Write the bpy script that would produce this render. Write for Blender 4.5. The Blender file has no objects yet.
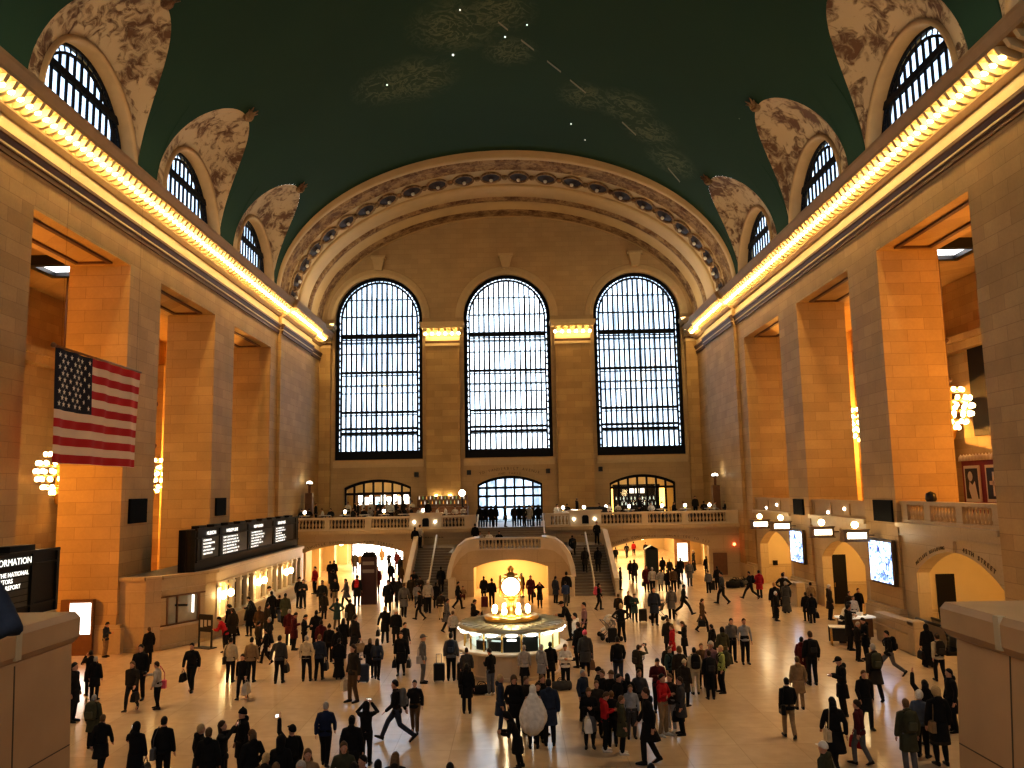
import bpy, bmesh, math, random
from math import sin, cos, pi, radians, sqrt
from mathutils import Vector, Matrix
random.seed(7)
SC = bpy.context.scene
COL = SC.collection
# ---------------------------------------------------------------- camera model (metres; hall axis = +Y, floor z = 0)
FPX, CAMZ, PITCH, ROLL, CAMX = 820.0, 7.2, radians(7.3), radians(1.1), 0.3
_f = Vector((0, cos(PITCH), sin(PITCH))); _u = Vector((0, -sin(PITCH), cos(PITCH))); _r = Vector((1, 0, 0))
_R = _r * cos(ROLL) - _u * sin(ROLL); _U = _r * sin(ROLL) + _u * cos(ROLL)
def at(px, py, **k):
    """the 3-D point where the sight line of a photo pixel meets a plane X=, Y= or Z="""
    d = _f + _R * ((px - 512) / FPX) + _U * ((384 - py) / FPX)
    (n, v), = k.items(); i = 'XYZ'.index(n); o = Vector((CAMX, 0, CAMZ))
    return o + d * ((v - o[i]) / d[i])
# ---------------------------------------------------------------- mesh builder
class MB:
    def __init__(s): s.v = []; s.f = []; s.m = []; s.sm = []
    def add(s, vs, fs, mi=0, smooth=False):
        o = len(s.v); s.v += [tuple(p) for p in vs]
        for f in fs: s.f.append(tuple(i + o for i in f)); s.m.append(mi); s.sm.append(smooth)
    def box(s, x0, x1, y0, y1, z0, z1, mi=0, rz=0, M=None):
        if x0 > x1: x0, x1 = x1, x0
        if y0 > y1: y0, y1 = y1, y0
        if z0 > z1: z0, z1 = z1, z0
        vs = [Vector((x, y, z)) for z in (z0, z1) for y in (y0, y1) for x in (x0, x1)]
        if M is not None: vs = [M @ p for p in vs]
        s.add(vs, [(0, 2, 3, 1), (4, 5, 7, 6), (0, 1, 5, 4), (2, 6, 7, 3), (0, 4, 6, 2), (1, 3, 7, 5)], mi)
    def bev(s, x0, x1, y0, y1, z0, z1, b=0.02, mi=0):
        """box with chamfered vertical and top edges"""
        def ring(i, z): return [(x0+i+b, y0+i, z), (x1-i-b, y0+i, z), (x1-i, y0+i+b, z), (x1-i, y1-i-b, z), (x1-i-b, y1-i, z), (x0+i+b, y1-i, z), (x0+i, y1-i-b, z), (x0+i, y0+i+b, z)]
        s.loft([ring(0, z0), ring(0, z1-b), ring(b, z1)], True, True, mi)
    def loft(s, rings, cap0=True, cap1=True, mi=0, smooth=False, closed=True):
        n = len(rings[0]); vs = [p for r in rings for p in r]; fs = []
        for k in range(len(rings) - 1):
            for i in range(n if closed else n - 1):
                j = (i + 1) % n; fs.append((k*n+i, k*n+j, (k+1)*n+j, (k+1)*n+i))
        if cap0: fs.append(tuple(range(n - 1, -1, -1)))
        if cap1: fs.append(tuple((len(rings)-1)*n + i for i in range(n)))
        s.add(vs, fs, mi, smooth)
    def lathe(s, prof, c=(0, 0, 0), n=12, mi=0, smooth=True, cap=True):
        rings = [[(c[0]+r*cos(2*pi*i/n), c[1]+r*sin(2*pi*i/n), c[2]+z) for i in range(n)] for r, z in prof]
        s.loft(rings, cap, cap, mi, smooth)
    def tube(s, p0, p1, r0, r1=None, n=8, mi=0, smooth=True):
        r1 = r0 if r1 is None else r1; p0 = Vector(p0); p1 = Vector(p1); d = (p1 - p0)
        if d.length < 1e-6: return
        q = d.to_track_quat('Z', 'Y'); a = q @ Vector((1, 0, 0)); b = q @ Vector((0, 1, 0))
        s.loft([[p + a*(r*cos(2*pi*i/n)) + b*(r*sin(2*pi*i/n)) for i in range(n)] for p, r in ((p0, r0), (p1, r1))], True, True, mi, smooth)
    def path(s, pts, r, n=6, mi=0):
        for a, b in zip(pts, pts[1:]): s.tube(a, b, r, r, n, mi)
    def ball(s, c, rx, ry=None, rz=None, nu=12, nv=8, mi=0):
        ry = rx if ry is None else ry; rz = rx if rz is None else rz
        rings = [[(c[0]+rx*sin(pi*k/nv)*cos(2*pi*i/nu), c[1]+ry*sin(pi*k/nv)*sin(2*pi*i/nu), c[2]-rz*cos(pi*k/nv)) for i in range(nu)] for k in range(1, nv)]
        s.loft(rings, True, True, mi, True)
    def prism(s, poly, fn, a, b, mi=0):
        """extrude 2-D polygon; fn(u, v, w) -> 3-D point"""
        s.loft([[fn(u, v, a) for u, v in poly], [fn(u, v, b) for u, v in poly]], True, True, mi)
    def quad(s, *p, mi=0): s.add(p, [tuple(range(len(p)))], mi)
    def mesh(s, name, mats):
        me = bpy.data.meshes.new(name); me.from_pydata(s.v, [], s.f)
        for m in (mats if isinstance(mats, (list, tuple)) else [mats]): me.materials.append(m)
        me.polygons.foreach_set('material_index', s.m); me.polygons.foreach_set('use_smooth', s.sm)
        bm = bmesh.new(); bm.from_mesh(me); bmesh.ops.recalc_face_normals(bm, faces=bm.faces); bm.to_mesh(me); bm.free()
        me.update(); return me
    def build(s, name, mats, parent=None):
        o = bpy.data.objects.new(name, s.mesh(name, mats)); COL.objects.link(o)
        if parent is not None: o.parent = parent
        return o
def tag(o, label=None, cat=None, group=None, kind=None):
    for k, v in (('label', label), ('category', cat), ('group', group), ('kind', kind)):
        if v: o[k] = v
    return o
def empty(name, loc=(0, 0, 0), rz=0, label=None, cat=None, group=None, kind=None):
    o = bpy.data.objects.new(name, None); o.empty_display_size = .2; COL.objects.link(o)
    o.location = loc; o.rotation_euler = (0, 0, rz); return tag(o, label, cat, group, kind)
def struct(name, mb, mats, parent=None):
    o = mb.build(name, mats, parent)
    if parent is None: o['kind'] = 'structure'
    return o
def sroot(name): return tag(empty(name), kind='structure')
def dup(o, loc, rz=0, label=None, group=None, parent=None):
    c = o.copy(); COL.objects.link(c)
    if parent is None: c.location = loc; c.rotation_euler = (0, 0, rz)
    else: c.parent = parent
    if label: c['label'] = label
    if group: c['group'] = group
    for ch in o.children: dup(ch, None, parent=c)
    return c
def light(name, kind, loc, energy, color, rot=(0, 0, 0), **k):
    l = bpy.data.lights.new(name, kind); l.energy = energy; l.color = color
    for a, b in k.items(): setattr(l, a, b)
    o = bpy.data.objects.new(name, l); o.location = loc; o.rotation_euler = rot; COL.objects.link(o); return o
def text(name, s, size, M, mat, parent, ext=.004, align='LEFT', sx=1.0):
    """lettering as a real mesh; M places the text plane"""
    c = bpy.data.curves.new('lettering', 'FONT'); c.body = s; c.size = size; c.extrude = ext; c.align_x = align; c.resolution_u = 2
    t = bpy.data.objects.new('lettering', c); COL.objects.link(t)
    dg = bpy.context.evaluated_depsgraph_get(); me = bpy.data.meshes.new_from_object(t.evaluated_get(dg))
    bpy.data.objects.remove(t); bpy.data.curves.remove(c)
    me.transform(M @ Matrix.Diagonal((sx, 1, 1, 1))); me.materials.clear(); me.materials.append(mat)
    o = bpy.data.objects.new(name, me); COL.objects.link(o)
    if parent is not None: o.parent = parent
    return o
# ---------------------------------------------------------------- materials
class N:
    def __init__(s, name):
        s.m = bpy.data.materials.new(name); s.m.use_nodes = True; s.t = s.m.node_tree; s.b = s.t.nodes['Principled BSDF']; s.out = s.t.nodes['Material Output']
    def n(s, ty, **k):
        x = s.t.nodes.new(ty)
        for a, b in k.items():
            if a.startswith('i_'):
                x.inputs[a[2:].replace('_', ' ')].default_value = b
            else: setattr(x, a, b)
        return x
    def l(s, a, b): s.t.links.new(a, b)
    def math(s, op, a, b=None, c=None):
        x = s.n('ShaderNodeMath', operation=op)
        for i, v in enumerate((a, b, c)):
            if v is None: continue
            if isinstance(v, (int, float)): x.inputs[i].default_value = v
            else: s.l(v, x.inputs[i])
        return x.outputs[0]
    def mix(s, fac, a, b):
        x = s.n('ShaderNodeMix', data_type='RGBA')
        for i, v in ((0, fac), (6, a), (7, b)):
            if isinstance(v, (int, float)): x.inputs[i].default_value = v
            elif isinstance(v, tuple): x.inputs[i].default_value = (*v, 1)
            else: s.l(v, x.inputs[i])
        return x.outputs[2]
def mat(name, col, rough=.6, metal=0, noise=.12, nscale=6, spec=.5, bump=0, emit=0, ecol=None):
    q = N(name); c2 = tuple(max(0, c*(1-noise)) for c in col); c3 = tuple(min(1, c*(1+noise)) for c in col)
    tc = q.n('ShaderNodeTexCoord'); nz = q.n('ShaderNodeTexNoise', i_Scale=nscale, i_Detail=4); q.l(tc.outputs['Object'], nz.inputs['Vector'])
    q.l(q.mix(nz.outputs['Fac'], c2, c3), q.b.inputs['Base Color'])
    q.b.inputs['Roughness'].default_value = rough; q.b.inputs['Metallic'].default_value = metal; q.b.inputs['Specular IOR Level'].default_value = spec
    if bump:
        bp = q.n('ShaderNodeBump', i_Strength=bump, i_Distance=.02); q.l(nz.outputs['Fac'], bp.inputs['Height']); q.l(bp.outputs[0], q.b.inputs['Normal'])
    if emit:
        q.b.inputs['Emission Color'].default_value = (*(ecol or col), 1); q.b.inputs['Emission Strength'].default_value = emit
        q.m.cycles.emission_sampling = 'NONE' if emit < 3 else 'AUTO'
    return q.m
def stone(name, col, col2, mortar, course=.62, bw=1.5, rough=.62, var=.5):
    """coursed ashlar: courses follow height, joints follow whichever horizontal axis the face runs along"""
    q = N(name); g = q.n('ShaderNodeNewGeometry'); s = q.n('ShaderNodeSeparateXYZ'); q.l(g.outputs['Position'], s.inputs[0])
    cb = q.n('ShaderNodeCombineXYZ'); q.l(q.math('ADD', s.outputs[0], s.outputs[1]), cb.inputs[0]); q.l(s.outputs[2], cb.inputs[1])
    br = q.n('ShaderNodeTexBrick', i_Scale=1.0, i_Mortar_Size=.01, i_Mortar_Smooth=.3, i_Bias=0.0, i_Brick_Width=bw, i_Row_Height=course)
    q.l(cb.outputs[0], br.inputs['Vector'])
    br.inputs['Color1'].default_value = (*col, 1); br.inputs['Color2'].default_value = (*col2, 1); br.inputs['Mortar'].default_value = (*mortar, 1)
    nz = q.n('ShaderNodeTexNoise', i_Scale=.55, i_Detail=6); q.l(g.outputs['Position'], nz.inputs['Vector'])
    n2 = q.n('ShaderNodeTexNoise', i_Scale=9.0, i_Detail=3); q.l(g.outputs['Position'], n2.inputs['Vector'])
    f = q.math('MULTIPLY_ADD', nz.outputs['Fac'], var, 1 - var*.5); f = q.math('MULTIPLY', f, q.math('MULTIPLY_ADD', n2.outputs['Fac'], .2, .9))
    hs = q.n('ShaderNodeHueSaturation'); q.l(f, hs.inputs['Value']); q.l(br.outputs['Color'], hs.inputs['Color'])
    q.l(hs.outputs[0], q.b.inputs['Base Color']); q.b.inputs['Roughness'].default_value = rough; q.b.inputs['Specular IOR Level'].default_value = .35
    bp = q.n('ShaderNodeBump', i_Strength=.25, i_Distance=.01); q.l(br.outputs['Fac'], bp.inputs['Height']); bp.invert = True; q.l(bp.outputs[0], q.b.inputs['Normal'])
    return q.m
WALL = stone('caen_stone', (.50, .35, .17), (.40, .27, .125), (.31, .20, .09))
PIER = stone('caen_stone_pier', (.48, .33, .16), (.40, .27, .125), (.27, .17, .075), .58, 1.7)
TYMP = stone('tympanum_stone', (.46, .34, .20), (.42, .31, .18), (.33, .24, .14), .5, 1.3, .7, .3)
LOW = stone('botticino_marble', (.52, .41, .26), (.47, .36, .22), (.33, .25, .15), 1.1, 2.4, .35, .35)
TRIM = mat('trim_stone', (.52, .40, .24), .55, noise=.1, nscale=3)
CORN = mat('cornice_stone', (.40, .27, .14), .6, noise=.15, nscale=2)
DARKM = mat('shade_painted_stone', (.10, .045, .02), .5, noise=.2, nscale=3)  # stone moulding with its shade painted in as dark brown
FRIEZE = mat('frieze_stone', (.62, .49, .28), .6, noise=.1, nscale=1.2)
IRON = mat('black_iron', (.006, .007, .011), .55, noise=.2, spec=.15)
BRASS = mat('brass', (.72, .46, .14), .28, metal=1, noise=.1)
BLACK = mat('black_enamel', (.012, .012, .012), .4, noise=.2)
MARBLE = mat('pale_marble', (.60, .50, .36), .3, noise=.12, nscale=2.2)
PEDM = mat('pedestal_marble', (.46, .29, .15), .42, noise=.25, nscale=1.6)
WHITE = mat('white_paint', (.75, .72, .66), .5, noise=.04)
CREAM = mat('cream_plaster', (.66, .52, .30), .6, noise=.08, nscale=1)
DOORM = mat('dark_bronze_door', (.008, .006, .005), .5, noise=.2, spec=.2)
WOOD = mat('brown_wood', (.16, .075, .03), .45, noise=.3, nscale=5)
RED = mat('dark_red_paint', (.22, .02, .02), .5, noise=.1)
GLOW = mat('lamp_globe', (1, .78, .42), .4, emit=16, ecol=(1, .72, .34))
GLOWB = mat('cornice_bulb_glass', (1, .85, .55), .4, emit=36, ecol=(1, .68, .27)); 
GLOWW = mat('white_lamp', (1, .95, .85), .4, emit=9, ecol=(1, .93, .78))
LETTER = mat('lit_white_lettering', (1, 1, .95), .5, emit=1.0, ecol=(1, .98, .9))
CARVE = mat('incised_dark_lettering', (.10, .07, .04), .7)
GOLD = mat('gold_leaf_paint', (.17, .17, .10), .5, noise=.2)
STEP = mat('stair_marble', (.22, .18, .13), .5, noise=.2, nscale=3)
# floor
def floor_mat():
    q = N('tennessee_marble_floor'); g = q.n('ShaderNodeNewGeometry')
    br = q.n('ShaderNodeTexBrick', i_Scale=1.0, i_Mortar_Size=.012, i_Mortar_Smooth=.2, i_Brick_Width=1.6, i_Row_Height=1.6, offset=0.0)
    q.l(g.outputs['Position'], br.inputs['Vector'])
    br.inputs['Color1'].default_value = (.62, .475, .32, 1); br.inputs['Color2'].default_value = (.56, .42, .28, 1); br.inputs['Mortar'].default_value = (.47, .35, .225, 1)
    nz = q.n('ShaderNodeTexNoise', i_Scale=.22, i_Detail=5); q.l(g.outputs['Position'], nz.inputs['Vector'])
    n2 = q.n('ShaderNodeTexNoise', i_Scale=2.5, i_Detail=6); q.l(g.outputs['Position'], n2.inputs['Vector'])
    f = q.math('MULTIPLY_ADD', nz.outputs['Fac'], .35, .82); f = q.math('MULTIPLY', f, q.math('MULTIPLY_ADD', n2.outputs['Fac'], .3, .85))
    hs = q.n('ShaderNodeHueSaturation'); q.l(f, hs.inputs['Value']); q.l(br.outputs['Color'], hs.inputs['Color']); q.l(hs.outputs[0], q.b.inputs['Base Color'])
    q.l(q.math('MULTIPLY_ADD', n2.outputs['Fac'], .12, .13), q.b.inputs['Roughness']); q.b.inputs['IOR'].default_value = 1.72
    return q.m
FLOOR = floor_mat()
def vault_mat():
    q = N('painted_green_sky'); g = q.n('ShaderNodeNewGeometry'); pos = g.outputs['Position']
    nz = q.n('ShaderNodeTexNoise', i_Scale=.12, i_Detail=5); q.l(pos, nz.inputs['Vector'])
    base = q.mix(nz.outputs['Fac'], (.015, .042, .027), (.021, .058, .037))
    w = q.n('ShaderNodeTexNoise', i_Scale=.85, i_Detail=9, i_Roughness=.62, i_Distortion=1.6); q.l(pos, w.inputs['Vector'])
    ridge = q.math('SUBTRACT', 1.0, q.math('MULTIPLY', q.math('ABSOLUTE', q.math('SUBTRACT', w.outputs['Fac'], .5)), 16.0)); ridge = q.math('MAXIMUM', ridge, 0.0)
    tot = None
    for px, py, r in ((415, 78, 3.2), (385, 85, 2.6), (455, 25, 3.2), (500, 10, 2.4), (585, 95, 2.2), (625, 105, 2.6), (650, 130, 2.4), (672, 160, 2.4), (510, 50, 2.0)):
        d = _f + _R*((px-512)/FPX) + _U*((384-py)/FPX); t = 10.
        while t < 120 and not ((CAMX+d.x*t)/18.5)**2 + ((CAMZ+d.z*t-23.3)/11.6)**2 >= 1 or CAMZ+d.z*t < 23.3: t += .05
        vd = q.n('ShaderNodeVectorMath', operation='DISTANCE'); q.l(pos, vd.inputs[0]); vd.inputs[1].default_value = (CAMX+d.x*t, d.y*t, CAMZ+d.z*t)
        m = q.math('MAXIMUM', q.math('SUBTRACT', 1.0, q.math('DIVIDE', vd.outputs['Value'], r)), 0.0)
        tot = m if tot is None else q.math('MAXIMUM', tot, m)
    fig = q.math('MULTIPLY', q.math('MULTIPLY_ADD', ridge, .30, .05), q.math('MINIMUM', q.math('MULTIPLY', tot, 1.7), 1.0))
    c = q.mix(fig, base, (.26, .29, .18))
    vo = q.n('ShaderNodeTexVoronoi', i_Scale=.3); q.l(pos, vo.inputs['Vector'])
    c = q.mix(q.math('MULTIPLY', q.math('LESS_THAN', vo.outputs['Distance'], .02), .45), c, (.55, .6, .42))
    q.l(c, q.b.inputs['Base Color']); q.b.inputs['Roughness'].default_value = .75; q.b.inputs['Specular IOR Level'].default_value = .2
    return q.m
VAULT = vault_mat()
def relief_mat(name, col, dark, sc, lo, hi):
    q = N(name); g = q.n('ShaderNodeNewGeometry')
    nz = q.n('ShaderNodeTexNoise', i_Scale=sc, i_Detail=7, i_Roughness=.6, i_Distortion=1.2); q.l(g.outputs['Position'], nz.inputs['Vector'])
    n2 = q.n('ShaderNodeTexNoise', i_Scale=sc*.35, i_Detail=2); q.l(g.outputs['Position'], n2.inputs['Vector'])
    r = q.n('ShaderNodeMapRange', i_From_Min=lo, i_From_Max=hi); q.l(q.math('MULTIPLY_ADD', n2.outputs['Fac'], .6, q.math('MULTIPLY', nz.outputs['Fac'], .7)), r.inputs['Value'])
    q.l(q.mix(r.outputs[0], col, dark), q.b.inputs['Base Color']); q.b.inputs['Roughness'].default_value = .75
    bp = q.n('ShaderNodeBump', i_Strength=.8, i_Distance=.12); q.l(r.outputs[0], bp.inputs['Height']); q.l(bp.outputs[0], q.b.inputs['Normal'])
    return q.m
EAR = relief_mat('lunette_plaster_relief', (.44, .34, .22), (.12, .06, .03), 1.7, .62, .75)
WREATH = relief_mat('carved_leaf_band', (.38, .26, .14), (.12, .055, .025), 2.6, .55, .78)
ARCHM = mat('arch_plaster', (.50, .37, .21), .65, noise=.15, nscale=.8)
def glass_mat(name, tint, var, scale):
    q = N(name); g = q.n('ShaderNodeNewGeometry'); s = q.n('ShaderNodeSeparateXYZ'); q.l(g.outputs['Position'], s.inputs[0])
    cb = q.n('ShaderNodeCombineXYZ'); q.l(q.math('MULTIPLY', q.math('ADD', s.outputs[0], s.outputs[1]), scale), cb.inputs[0]); q.l(q.math('MULTIPLY', s.outputs[2], .28), cb.inputs[1])
    nz = q.n('ShaderNodeTexNoise', i_Scale=1.0, i_Detail=3); q.l(cb.outputs[0], nz.inputs['Vector'])
    r = q.n('ShaderNodeMapRange', i_From_Min=.38, i_From_Max=.6); q.l(nz.outputs['Fac'], r.inputs['Value'])
    tr = q.n('ShaderNodeBsdfTransparent'); q.l(q.mix(r.outputs[0], tuple(c*(1-var) for c in tint), tint), tr.inputs['Color'])
    gl = q.n('ShaderNodeBsdfGlossy', i_Roughness=.08); gl.inputs['Color'].default_value = (.7, .75, .8, 1)
    mx = q.n('ShaderNodeMixShader', i_Fac=.06); q.l(tr.outputs[0], mx.inputs[1]); q.l(gl.outputs[0], mx.inputs[2]); q.l(mx.outputs[0], q.out.inputs['Surface'])
    return q.m
GLASS = glass_mat('window_glass', (.36, .43, .50), .62, 2.6)
GLASSC = glass_mat('window_glass_bright', (.55, .62, .68), .5, 2.6)
DGLASS = glass_mat('door_glass', (.24, .30, .36), .7, 1.3)
GLASS2 = glass_mat('lunette_glass', (.25, .30, .36), .5, 1.6)
CLEAR = glass_mat('clear_glass', (.9, .92, .9), .1, 1.0)
# ================================================================ THE ROOM
W, YB, YE = 18.3, -8.0, 79.0
BAYS = [(30.95, 39.15), (42.65, 50.65), (54.2, 62.5)]
def arc(c, r, z, a0, a1, n, ry=None): return [(c + r*cos(a0+(a1-a0)*i/n), z + (ry or r)*sin(a0+(a1-a0)*i/n)) for i in range(n+1)]
def seg_arch(x0, x1, zs, zc, n=16):
    """points of a segmental arch from (x1,zs) over (.,zc) to (x0,zs)"""
    h = zc - zs; w = (x1-x0)/2; R = (w*w+h*h)/(2*h); c = (x0+x1)/2; a = math.asin(w/R)
    return [(c + R*sin(a - 2*a*i/n), zc - R + R*cos(a - 2*a*i/n)) for i in range(n+1)]
def wall_with_arch(mb, u0, u1, z0, z1, arch, zb, fn, a, b, mi=0):
    """a wall panel u0..u1 x z0..z1 with an opening whose top is `arch` (right to left) and whose bottom is zb"""
    xr, xl = arch[0][0], arch[-1][0]
    if u0 < xl: mb.prism([(u0, z0), (xl, z0), (xl, z1), (u0, z1)], fn, a, b, mi)
    if xr < u1: mb.prism([(xr, z0), (u1, z0), (u1, z1), (xr, z1)], fn, a, b, mi)
    if zb > z0: mb.prism([(xl, z0), (xr, z0), (xr, zb), (xl, zb)], fn, a, b, mi)
    for (p, q) in zip(arch, arch[1:]): mb.prism([(q[0], q[1]), (p[0], p[1]), (p[0], z1), (q[0], z1)], fn, a, b, mi)
fx = lambda u, v, w: (u, w, v)          # panel in an X-Z plane, thickness along Y
fy = lambda u, v, w: (w, u, v)          # panel in a Y-Z plane, thickness along X
# floor
m = MB(); m.box(-31, 31, YB, 98, -.3, 0); struct('floor', m, FLOOR)
# ---- side walls
def side_wall(s, name):
    m = MB(); X = s*W; XI = s*21.3
    m.box(X, XI, YB, BAYS[0][0], 0, 18.6)
    for (a, b) in ((39.15, 42.65), (50.65, 54.2), (62.5, 64.4)): m.box(X, XI, a, b, 0, 18.6)
    m.box(s*18.05, XI, 64.4, 74.2, 0, 18.6); m.box(X, XI, 74.2, YE+.6, 0, 18.6)
    m.box(X, XI, YB, YE+.6, 18.6, 23.0)                                                   # lintel and frieze backing
    m.box(s*18.05, X, 64.4, 74.2, 18.6, 23.0)
    o = struct(name, m, PIER)
    return o
WL = side_wall(-1, 'wall_left'); WR = side_wall(1, 'wall_right')
# pier plinths
def plinths(s, name):
    m = MB()
    for (a, b) in ((28, 30.95), (39.15, 42.65), (50.65, 54.2), (62.5, 66)):
        m.box(s*(W-.28), s*21.5, a-.12, b+.12, 0, 1.15); m.box(s*(W-.2), s*21.45, a-.07, b+.07, 1.15, 1.3)
    struct(name, m, LOW)
plinths(-1, 'baseboard_left'); plinths(1, 'baseboard_right')
# ---- entablature: dark architrave mouldings, pale frieze, corbelled cornice
def entabl(s, n0):
    def run(prof, y0, y1, mb): mb.prism([(s*x, z) for x, z in prof], lambda u, v, w: (u, w, v), y0, y1)
    arch = MB(); fr = MB(); co = MB()
    for off, y0, y1 in ((0, YB, 64.4), (.28, 64.4, 74.2), (0, 74.2, YE)):
        x = W - off
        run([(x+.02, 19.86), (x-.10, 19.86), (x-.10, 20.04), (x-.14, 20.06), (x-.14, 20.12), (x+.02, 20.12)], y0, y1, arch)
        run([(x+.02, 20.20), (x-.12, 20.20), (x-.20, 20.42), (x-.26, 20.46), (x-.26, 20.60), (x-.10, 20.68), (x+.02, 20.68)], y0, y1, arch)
        run([(x+.02, 20.12), (x-.16, 20.12), (x-.16, 20.20), (x+.02, 20.20)], y0, y1, fr)
        run([(x+.02, 20.68), (x-.04, 20.68), (x-.04, 21.25), (x+.02, 21.25)], y0, y1, fr)
        run([(x+.02, 21.25), (x-.16, 21.25), (x-.34, 21.42), (x-.34, 21.5), (x+.02, 21.5)], y0, y1, co)
        run([(x+.3, 21.98), (x-1.18, 21.98), (x-1.18, 22.14), (x-1.32, 22.42), (x-1.34, 22.56), (x-.9, 22.66), (x-.75, 23.0), (x+.3, 23.05)], y0, y1, co)
        run([(x+.02, 21.5), (x-.3, 21.5), (x-.3, 21.98), (x+.02, 21.98)], y0, y1, fr)
    bk = MB(); y = 20.0
    while y < YE-.3:
        off = .28 if 64.4 < y < 74.2 else 0; x = W-off
        bk.prism([(s*(x-.3), 21.5), (s*(x-.5), 21.5), (s*(x-1.0), 21.72), (s*(x-1.14), 21.98), (s*(x-.3), 21.98)], lambda u, v, w: (u, w, v), y-.09, y+.09)
        y += .55
    r = sroot('trim_%d' % n0)
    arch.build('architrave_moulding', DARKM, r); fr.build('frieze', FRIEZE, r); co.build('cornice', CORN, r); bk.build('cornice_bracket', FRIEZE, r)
entabl(-1, 1); entabl(1, 2)
# ---- aisles behind the piers: outer wall, ceiling, upper floor on the right
def aisle(s, name, zf):
    m = MB(); m.box(s*30, s*30.5, YB, 82, 0, 21.0); m.box(s*21.3, s*30, 78.6, 79.2, 0, 21.0); m.box(s*21.3, s*30, 20, 20.5, 0, 21.0)
    for y in (33, 45, 57, 69): m.box(s*28.6, s*30, y-1.6, y+1.6, zf, 18.0)
    m.box(s*29.3, s*30, 20, 79, 15.6, 16.1); m.box(s*29.0, s*30, 20, 79, 16.1, 16.5)
    struct(name, m, WALL)
aisle(-1, 'wall_left_aisle', 0); aisle(1, 'wall_right_aisle', 5.2)
for s, nm in ((-1, 'ceiling_left_aisle'), (1, 'ceiling_right_aisle')):
    m = MB(); m.box(s*21.3, s*30.4, YB, 82, 20.4, 20.9)
    for a, b in BAYS:                                                          # coffer frames in the soffits of the openings
        m.box(s*W, s*21.3, a, b, 18.45, 18.62)
    o = struct(nm, m, WALL)
for i, s in enumerate((-1, 1)):
    m = MB()
    for a, b in BAYS:
        x0, x1 = s*18.9, s*20.7
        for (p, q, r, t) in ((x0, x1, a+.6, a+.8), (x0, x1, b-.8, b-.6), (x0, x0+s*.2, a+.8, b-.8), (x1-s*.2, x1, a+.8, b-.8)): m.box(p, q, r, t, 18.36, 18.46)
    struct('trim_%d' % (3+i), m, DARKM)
    m = MB()                                                                   # dark window strips high in the aisle wall
    for y in ((68, 75) if s < 0 else (51.5,)): m.box(s*29.8, s*30.05, y-1.0, y+1.0, 8.4 if s < 0 else 10, 15.6)
    struct('window_%d' % (16+i), m, IRON)
m = MB(); m.box(W+.05, 30, 20.5, 78.6, 4.75, 5.2); m.box(21.3, 30, 29, 38, 5.2, 5.22); struct('floor_right_gallery', m, LOW)
# ---- ceiling: barrel vault with lunette penetrations
VA, VB, VZ = 18.5, 11.6, 23.2
YC = [11.85+11.75*k for k in range(5)]; YC = [11.4, 23.3, 35.05, 46.65, 58.6]; ER = 4.75; ET = 6.3
def zstart(y):
    for c in YC:
        if abs(y-c) < ER: return 23.4 + ET * sin(math.acos((y-c)/ER))**.85
    return 22.9
ys = set([YB, 64.5])
y = YB
while y < 64.5: ys.add(round(y, 3)); y += .8
for c in YC:
    for k in range(41): ys.add(round(c + ER*cos(pi*k/40)*.99999, 4))
ys = sorted(ys); m = MB(); rings = []
for y in ys:
    z = zstart(y); p0 = math.asin(max(-1, min(1, (z-VZ)/VB)))
    rings.append([(VA*cos(p0+(pi-2*p0)*k/56), y, VZ+VB*sin(p0+(pi-2*p0)*k/56)) for k in range(57)])
m.loft(rings, False, False, 0, True, closed=False)
CEIL = struct('ceiling', m, VAULT)
ln = MB()
def onvault(px, py, off=.06):
    d = _f + _R*((px-512)/FPX) + _U*((384-py)/FPX); t = 20.
    while t < 90:
        X, Z = CAMX+d.x*t, CAMZ+d.z*t
        if Z > VZ and (X/(VA-off))**2 + ((Z-VZ)/(VB-off))**2 >= 1: break
        t += .02
    return Vector((X, d.y*t, Z))
for a, b in (((498, 22), (508, 30)), ((521, 40), (534, 50)), ((547, 61), (561, 72)), ((570, 80), (586, 93)), ((622, 122), (636, 135)), ((668, 168), (680, 182))):
    p, q = onvault(*a), onvault(*b); w = Vector((0, .12, 0)); ln.quad(p-w, q-w, q+w, p+w)
ln.build('painted_ecliptic_dash', GOLD, CEIL)
st = MB()
for px, py, r in ((453, 55, .13), (571, 124, .1), (585, 140, .08), (387, 85, .1), (527, 25, .09), (460, 10, .09), (505, 37, .1)): st.ball(onvault(px, py), r*.6, nu=8, nv=6)
st.build('ceiling_star', mat('star_light', (.8, .85, .8), .5, emit=.8), CEIL)
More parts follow.
